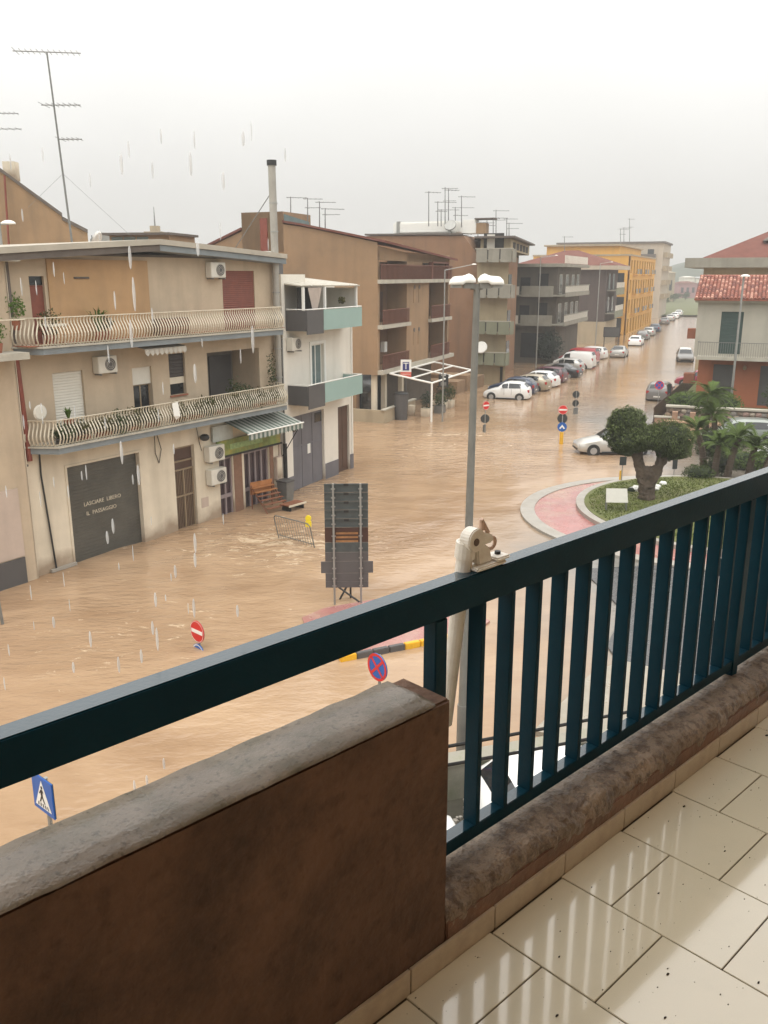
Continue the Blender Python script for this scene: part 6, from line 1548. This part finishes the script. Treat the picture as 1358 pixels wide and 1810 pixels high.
Pbe, Pna, Pbk = paint('beige', (.40, .34, .25), .3, .3), paint('navy', (.02, .035, .075)), paint('black', (.012, .012, .014))
Pre, Pma, Pdr = paint('red', (.42, .03, .04)), paint('maroon', (.10, .025, .04)), paint('dark_red', (.28, .02, .05))
def row(px, py, kind, L_, W_, pm, label, hh=-60):
    g = G(px, py, -.1); a = R(hh); d_ = Vector((math.sin(a), math.cos(a), 0)); s_ = Vector((d_.y, -d_.x, 0))
    c = g + d_ * (L_ / 2) + s_ * 0 + Vector((0, .0, 0)) - s_ * 0.0 + Vector((-.5, .6, 0)) * 0
    n_ = Vector((-.05, 1, 0)) * (W_ / 2 * .9)
    return car(kind, c + n_, hh, L_, W_, pm, label)
row(941, 710, 'hatch', 3.7, 1.68, Pw, 'white small hatchback, nearest of the row of cars parked at the left kerb', -72)
row(951, 701, 'hatch', 4.0, 1.7, Pna, 'dark blue hatchback half hidden behind the nearest white hatchback', -66)
row(974, 695, 'hatch', 4.0, 1.7, Pbe, 'beige grey hatchback, third in the left row', -62)
row(990, 688, 'hatch', 4.1, 1.72, Pw, 'white car behind the beige grey one in the left row', -62)
row(1003, 680, 'wagon', 4.2, 1.72, Pma, 'dark maroon car squeezed between the white car and the black one', -60)
row(1030, 671, 'sedan', 4.4, 1.78, Pbk, 'black car in the middle of the left row', -62)
row(1034, 661, 'hatch', 4.0, 1.7, Psil, 'pale silver car just behind the black car', -62)
row(1054, 655, 'van', 4.3, 1.8, Pw, 'white panel van in the left row of parked cars', -62)
row(1060, 647, 'van', 4.3, 1.8, Pre, 'dark red van right behind the white panel van', -62)
row(1075, 637, 'wagon', 4.4, 1.85, Pw, 'white sport utility car, last of the angled row', -60)
HH = 22
def par(px, py, kind, L_, W_, pm, label, h_=22):
    g = G(px, py, -.1); a = R(h_); d_ = Vector((math.sin(a), math.cos(a), 0)); return car(kind, g + d_ * L_ / 2, h_, L_, W_, pm, label)
par(1090, 634, 'sedan', 4.5, 1.78, Psil, 'silver saloon seen from behind beside the black billboard')
par(1121, 613, 'hatch', 4.4, 1.85, Pw, 'white car seen from behind below the yellow block')
par(1134, 602, 'wagon', 4.4, 1.8, Pgr, 'grey car just past the white one below the yellow block')
par(1145, 595, 'hatch', 4.2, 1.8, Psil, 'silver car further along below the yellow block')
par(1156, 588, 'hatch', 4.2, 1.8, Pna, 'dark blue car farthest below the yellow block')
par(1173, 574, 'sedan', 4.4, 1.8, Pgr, 'grey car parked past the tall slab block')
par(1184, 568, 'hatch', 4.2, 1.8, Psil, 'silver car behind the grey one near the far trees')
par(1192, 564, 'hatch', 4.2, 1.8, Pw, 'white car near the far end of the road')
par(1199, 559, 'hatch', 4.2, 1.8, Pw, 'farthest white car at the end of the road')
# right hand side
car('wagon', G(1218, 640) + Vector((0, 1.5, 0)), 196, 4.4, 1.8, Pgr, 'grey car with a pale roof coming towards us on the right', zoff=-.1, roof_m=M['whitem'])
car('hatch', Vector((28.2, 79.0, 0)), -68, 4.0, 1.72, Pdr, 'red hatchback half hidden behind the garden fence', zoff=-.1)
par(1160, 712, 'wagon', 4.2, 1.78, Pgr, 'grey brown estate car seen from behind at the no stopping sign', 24)
car('sedan', Vector((12.75, 48.0, 0)), -92, 4.3, 1.7, paint('pale_silver', (.52, .50, .46), .3, .25), 'silver saloon with its nose left, half hidden behind the olive tree', zoff=-.05, group=None)
car('hatch', Vector((21.3, 44.6, 0)), -95, 4.1, 1.75, Pw, 'white car behind the palms at the right edge', zoff=0.05, group=None)
car('wagon', Vector((20.4, 50.2, 0)), -80, 4.3, 1.8, paint('pale_green_grey', (.30, .33, .30), .3, .3), 'pale green grey car behind the white car at the right', zoff=0.05, group=None)
vn = car('van', Vector((11.5, 22.4, 0)), 100, 4.9, 1.95, Pw, 'white van with red and blue stripes seen between the far railing bars', zoff=0.05, group=None)
for s_ in (-1, 1):
    MB().box(-2.2, 1.6, s_ * .985, s_ * .995, .78, .90).build('red_stripe', M['red'], vn); MB().box(-2.2, 1.6, s_ * .985, s_ * .995, .58, .70).build('blue_stripe', M['blue'], vn)
car('hatch', Vector((3.42, 13.42, 0)), 78, 3.7, 1.68, Pw, 'white car parked directly below the balcony bars', zoff=.03, group='white cars in the courtyard below')
car('van', Vector((-.88, 12.1, 0)), 88, 4.3, 1.8, Pw, 'white van roof partly hidden by the brown parapet', zoff=.03, scale_h=.82, group='white cars in the courtyard below')

# ------------------------------------------------------------------ our own balcony
ZF = 7.9; ang = 46.3; rW = hd(ang)
uvec = Vector((math.sin(R(ang)), math.cos(R(ang)), 0)); nvec = Vector((uvec.y, -uvec.x, 0))    # n points to the house
OB = Vector((-0.08, 1.61, 0)) + Vector((0, 0, ZF))
# local frame: x = along railing, y = outward (street side) ; so local y = -n
def balc(name, label=None, cat=None, kind=None):
    o = bpy.data.objects.new(name, None); COL.objects.link(o); o.location = OB; o.rotation_euler = (0, 0, rW)
    if label: tag(o, label, cat)
    if kind: o['kind'] = kind
    return o
conc = mat('rough_brown_render', (0.165, 0.090, 0.056), 0.85, 0.45, 1.6, streak=0.6, dirt=(0.045, 0.030, 0.022), bump=0.008, bscale=38, dirt_amt=.9, dscale=2.6, fine=.35)
top_m = mat('wet_weathered_coping', (0.225, 0.185, 0.145), 0.38, 0.25, 6, dirt_amt=.8, dirt=(0.115, 0.105, 0.068), dscale=9, bump=.0018, bscale=140, wet=.2, fine=.55)
led_m = mat('weathered_ledge', (0.27, 0.20, 0.14), 0.6, 0.35, 7, dirt_amt=.8, dirt=(0.10, 0.062, 0.04), dscale=26, sharp=.7, wet=.3, bump=.014, bscale=60, fine=.4)
tile_m = mat('cream_floor_tile', (0.66, 0.585, 0.43), 0.13, 0.05, 6, dirt_amt=.22, dirt=(0.52, 0.44, 0.30), dscale=3, wet=.11, spec=.7, coat=1.0, bump=.0004, bscale=9)
tile_m.node_tree.nodes['Principled BSDF'].inputs['Coat IOR'].default_value = 1.5; tile_m.node_tree.nodes['Principled BSDF'].inputs['Coat Roughness'].default_value = .05
skirt_m = mat('cream_skirting_tile', (0.56, 0.47, 0.35), 0.35, 0.08, 8, dirt_amt=.35, dirt=(0.26, 0.16, 0.10), dscale=9)
grout = mat('dark_grout', (0.10, 0.075, 0.05), 0.9, 0.3, 20)
bf = MB().box(-4, 5.5, -2.0, 0.1, -0.22, -0.004).build('balcony_floor', grout, kind='structure'); bf.location = OB; bf.rotation_euler = (0, 0, rW)
tmesh = {}
def tile_obj(w_, d_):
    k_ = (round(w_, 3), round(d_, 3))
    if k_ not in tmesh:
        o = MB().box(0, w_, 0, d_, -.0, .006).build('floor_tile', tile_m, bf, bevel=.0012); tmesh[k_] = o.data; return o
    o = bpy.data.objects.new('floor_tile', tmesh[k_]); COL.objects.link(o); o.parent = bf; return o
P_ = .3025; g_ = .0035
for i in range(-7, 14):
    u0 = .122 + P_ * i
    off = .219 if i % 2 == 0 else .064 + .0
    n_ = off - 2 * P_
    while n_ < 1.9:
        a, c_ = max(n_, .058), min(n_ + P_, 1.9)
        if c_ - a > .02:
            o = tile_obj(P_ - g_, c_ - a - g_); o.location = (u0 + g_ / 2, -c_ + g_ / 2, -.0045 + random.uniform(-.0006, .0006)); o.rotation_euler = (random.uniform(-.0012, .0012), random.uniform(-.0012, .0012), 0)
        n_ += P_
bw_ = balc('balcony_parapet', 'dark brown rendered parapet with a wet pale top and low mossy ledge', 'wall')
MB().box(-4, .268, -.05, .099, -.2, .700).build('parapet_wall', conc, bw_, bevel=.006)
cp = MB().box(-4, .268, -.05, .099, .702, .712)
cp = MB(); nn_ = 420
for i in range(nn_ + 1):
    x_ = -4 + 4.215 * i / nn_
    for (y_, z0__) in ((-.052, .7008), (-.049, .708), (.0, .711), (.05, .711), (.098, .708), (.101, .7008)):
        cp.v.append((x_, y_ + .0035 * noise.noise(Vector((x_ * 9, y_ * 20, 1))) + .002 * noise.noise(Vector((x_ * 31, y_ * 20, 7))), z0__ + (.0025 * noise.noise(Vector((x_ * 14, y_ * 30, 5))) if z0__ > .702 else 0)))
cp.f = [(i * 6 + k_, i * 6 + k_ + 1, (i + 1) * 6 + k_ + 1, (i + 1) * 6 + k_) for i in range(nn_) for k_ in range(5)] + [tuple((nn_) * 6 + k_ for k_ in range(6))]
cp.build('parapet_coping', top_m, bw_, smooth=True)
# ledge with rounded, uneven inner edge
le = MB(); nn_ = 700
prof = [(-.050, .066), (-.0505, .105), (-.046, .130), (-.034, .148), (-.015, .157), (.02, .160), (.099, .158), (.099, -.2)]
for i in range(nn_ + 1):
    x_ = .269 + 5.2 * i / nn_
    for k_, (y_, z_) in enumerate(prof):
        j_ = noise.noise(Vector((x_ * 16, y_ * 30, z_ * 22))) * .009 + max(0, noise.noise(Vector((x_ * 38, y_ * 50, z_ * 50)))) * .010
        if k_ in (0, 7): j_ = 0
        le.v.append((x_, y_ - j_ * (.8 if k_ < 5 else 0), z_ + j_ * (1 if k_ > 2 else 0)))
K_ = len(prof)
le.f = [(i * K_ + k_, i * K_ + k_ + 1, (i + 1) * K_ + k_ + 1, (i + 1) * K_ + k_) for i in range(nn_) for k_ in range(K_ - 1)]
le.build('ledge', led_m, bw_, smooth=True, fix=False)
MB().box(.2685, 5.5, -.0530, .098, -.2, .112).build('ledge_base', mat('red_brown_ledge_paint', (0.20, 0.10, 0.06), .6, .25, 8, dirt_amt=.8, dirt=(0.09, .05, .032), dscale=9, bump=.004, bscale=50, wet=.2), bw_, bevel=.003)
sk0 = None
for i in range(-4, 18):
    if .12 + i * .3025 < -.12: continue
    if sk0 is None: sk0 = MB().box(0, .2995, 0, .0085, -.002, .066).build('skirting_tile', skirt_m, bw_, bevel=.0015); o = sk0
    else: o = copy_part(sk0, bw_)
    o.location = (.15 + (i - .5) * .3025 - .16, -.0595, 0)
# railing
rm = mat('dark_teal_railing_paint', (0.004, 0.034, 0.055), 0.42, 0.15, 6, spec=.10, bump=.0006, bscale=120, wet=.08)
_n = rm.node_tree.nodes; _g = _n.new('ShaderNodeNewGeometry'); _s2 = _n.new('ShaderNodeSeparateXYZ'); _r = _n.new('ShaderNodeMapRange')
rm.node_tree.links.new(_g.outputs['Normal'], _s2.inputs[0]); rm.node_tree.links.new(_s2.outputs['Z'], _r.inputs['Value'])
_r.inputs['From Min'].default_value = .3; _r.inputs['From Max'].default_value = .8; _r.inputs['To Min'].default_value = .0; _r.inputs['To Max'].default_value = 1
rm.node_tree.links.new(_r.outputs[0], _n['Principled BSDF'].inputs['Coat Weight']); _n['Principled BSDF'].inputs['Coat Roughness'].default_value = .06; _n['Principled BSDF'].inputs['Coat IOR'].default_value = 1.6
rl = balc('balcony_railing', 'dark teal steel railing running along our balcony', 'railing')
MB().box(-4, 5.5, .045, .093, .838, .920).build('top_rail', rm, rl, bevel=.003)
MB().box(.36, 5.5, .050, .088, .187, .226).build('bottom_rail', rm, rl, bevel=.002)
MB().box(.318, .358, .045, .085, .17, .837).build('post', rm, rl, bevel=.002)
MB().box(.318, .358, .045, .085, .155, .17).build('post_foot', rm, rl)
b0 = None; px_ = None
for i in range(44):
    u_ = .483 + i * .1135
    if b0 is None: b0 = MB().box(0, .016, .0465, .0905, .2255, .8385).build('baluster', rm, rl, bevel=.0012); o = b0
    else: o = copy_part(b0, rl)
    o.location = (u_, 0, 0)
for u_ in (1.94, 3.6, 5.2): MB().box(u_, u_ + .042, .046, .088, .155, .8375).build('post', rm, rl, bevel=.002)
for u_ in (-1.6, -3.2): MB().box(u_, u_ + .04, .046, .086, .70, .8375).build('post', rm, rl, bevel=.002)
# rain drops clinging under the rails
dr = MB()
for _ in range(90):
    x_ = random.uniform(-1.2, 3); dr.ball((x_, .0475, .8375), .0026, .0026, .004, n=6, m=4)
tag(dr.build('rain_beads', mat('water_bead', (.7, .75, .78), .05, .02, 3, spec=.8), kind='stuff', fix=False), 'tiny water beads along the lower edge of the top rail', 'water drops')
# awning arm clamp
def WB(u, y, z): return OB + uvec * u + (-nvec) * y + Vector((0, 0, z))
wm_ = mat('cream_painted_metal', (0.82, 0.78, 0.70), .4, .06, 20, dirt_amt=.25, dirt=(.45, .35, .26), dscale=25)
ck = thing('awning_arm_clamp', WB(.55, .069, .921), rW, 'white awning arm joint clamped on the dark railing', 'clamp')
ck.scale = (.95, .95, .95)
MB().box(-.095, .02, -.026, .030, .001, .012).build('base_plate', wm_, ck, bevel=.004)
MB().box(-.02, .035, -.027, .024, .0125, .022).build('saddle', wm_, ck, bevel=.004)
MB().tube((.012, .0, .022), (.012, .0, .030), .008, n=12).build('screw', M['black'], ck)
MB().add([(-.075, -.012, .012), (-.02, -.012, .012), (-.03, -.010, .05), (-.085, -.010, .085), (-.075, .014, .012), (-.02, .014, .012), (-.03, .012, .05), (-.085, .012, .085)], [(0, 1, 2, 3), (4, 5, 6, 7), (0, 1, 5, 4), (1, 2, 6, 5), (2, 3, 7, 6), (3, 0, 4, 7)]).build('neck', wm_, ck, bevel=.004)
MB().tube((-.090, -.017, .082), (-.090, .017, .082), .031, n=24).build('knuckle', wm_, ck, bevel=.003)
MB().tube((-.094, -.019, .079), (-.094, -.0172, .079), .0095, n=16).build('pin', mat('rusty_pin', (.12, .08, .06), .5), ck)
MB().add([(-.10, -.014, .112), (-.02, -.014, .082), (-.02, -.014, .064), (-.09, -.014, .06), (-.10, .014, .112), (-.02, .014, .082), (-.02, .014, .064), (-.09, .014, .06)], [(0, 1, 2, 3), (4, 5, 6, 7), (0, 1, 5, 4), (1, 2, 6, 5), (2, 3, 7, 6), (3, 0, 4, 7)]).build('jaw', wm_, ck, bevel=.005)
hk = MB(); pv_ = []
for i in range(8):
    a_ = math.pi * (.5 - i * .17); pv_.append((-.018 + .018 * math.cos(a_), 0, .058 + .016 * math.sin(a_)))
hk.path(pv_, .005, 8); hk.build('hook', mat('peach_metal', (.55, .38, .28), .45), ck)
MB().tube((-.055, 0, .10), (-.058, 0, .128), .008, .004, n=8).tube((-.058, 0, .128), (-.03, 0, .088), .006, n=8).build('lever', MATS['peach_metal'], ck)
e_ = WB(.45, .13, .50) - ck.location
mxr = Matrix.Rotation(-rW, 3, 'Z'); el = (mxr @ e_) / .95
MB().tube((-.098, .012, .075), el, .0215, .019, n=16).build('arm', wm_, ck, smooth=False)
MB().tube((-.098, .012, .075), Vector((-.098, .012, .075)).lerp(el, .08), .026, n=16).build('arm_collar', wm_, ck)
# slab, facade and ceiling of our own house
oh = balc('own_apartment_building', 'our own building: facade and balcony ceiling around the camera', 'building')
om = mat('own_house_plaster', (0.58, 0.46, 0.34), .9, .1, 2)
MB().box(-5.5, 7, -2.3, -2.0, -8.4, 6).build('facade', om, oh)
MB().box(-5.5, 7, -2.0, -.15, 2.72, 2.9).build('ceiling', om, oh)
MB().box(-4.2, -4.0, -2.0, -.10, -.2, 2.72).build('end_wall', om, oh)
# debris on the tiles
dbm = MB()
for _ in range(420):
    u_ = random.uniform(-.1, 2.0); n_ = random.uniform(.07, 1.0); s_ = random.choice([.0007, .0008, .001, .0016])
    t0_ = random.uniform(0, 3.14); z_ = .0022
    c_, s2 = math.cos(t0_), math.sin(t0_)
    dbm.ball((u_, -n_, z_), s_ * 1.8, s_, s_ * .5, n=6, m=3, jit=.2)
for (u_, n_, s_) in ((1.28, .13, .0045), (1.16, .32, .003), (.62, .44, .004), (.50, .50, .003), (.33, .33, .0035), (.48, .23, .003), (.86, .28, .003), (1.9, .12, .006), (.75, .6, .003)):
    dbm.ball((u_, -n_, .003), s_ * 1.4, s_ * .7, s_ * .5, n=7, m=4, jit=.3)
do = tag(dbm.build('floor_debris', mat('dark_debris', (.04, .03, .02), .9, .3, 9), kind='stuff', fix=False), 'dark specks and bits of leaf scattered on the wet tiles', 'debris')
do.location = OB; do.rotation_euler = (0, 0, rW)

# falling water drops from the gutter above, real elongated beads of water
rn = MB()
extra = [(random.uniform(0, 520), random.uniform(230, 1250), random.uniform(14, 34)) for _ in range(55)]
for (px, py, dl_) in ((230, 455, 40), (237, 520, 60), (215, 290, 35), (337, 290, 40), (232, 590, 50), (215, 800, 45), (245, 840, 40), (345, 660, 35), (447, 600, 50), (278, 1130, 50), (343, 1075, 40), (160, 1130, 35), (250, 1160, 30), (210, 1175, 35), (200, 930, 30), (345, 960, 40), (345, 990, 30), (238, 1390, 30), (260, 1380, 26), (290, 1350, 26), (310, 1010, 26), (420, 1080, 26), (270, 1110, 30), (190, 950, 26), (395, 320, 30), (430, 245, 25), (275, 1060, 30), (350, 440, 26), (130, 1180, 24), (95, 1100, 24), (370, 1180, 24)) + tuple(extra):
    d_ = random.uniform(2.6, 4.2); p = DP(px, py, d_); Lz = dl_ * d_ / 1600 / 2; rr_ = .0046 * d_ / 3 * (1.15 if isinstance(px, int) else random.uniform(.35, .7))
    rn.ball((p.x, p.y, p.z), rr_, rr_, Lz, n=8, m=8)
rmt = bpy.data.materials.new('falling_water'); rmt.use_nodes = True
bs = rmt.node_tree.nodes['Principled BSDF']; bs.inputs['Base Color'].default_value = (.9, .93, .95, 1); bs.inputs['Roughness'].default_value = .15; bs.inputs['IOR'].default_value = 1.33; bs.inputs['Alpha'].default_value = .42
tag(rn.build('rain', rmt, kind='stuff', smooth=True, fix=False), 'long falling beads of rain water dripping in front of the left houses', 'rain')

# ------------------------------------------------------------------ haze
hz = MB().box(-900, 1300, -12, 2200, -1.5, 62).build('haze', bpy.data.materials.new('rain_haze'), kind='stuff')
hm_ = hz.data.materials[0]; hm_.use_nodes = True; nn = hm_.node_tree.nodes
for q in list(nn):
    if q.type == 'BSDF_PRINCIPLED': nn.remove(q)
pvv = nn.new('ShaderNodeVolumePrincipled'); pvv.inputs['Color'].default_value = (.93, .93, .91, 1); pvv.inputs['Density'].default_value = 0.0011; pvv.inputs['Anisotropy'].default_value = 0.2
hm_.node_tree.links.new(pvv.outputs[0], nn['Material Output'].inputs['Volume'])
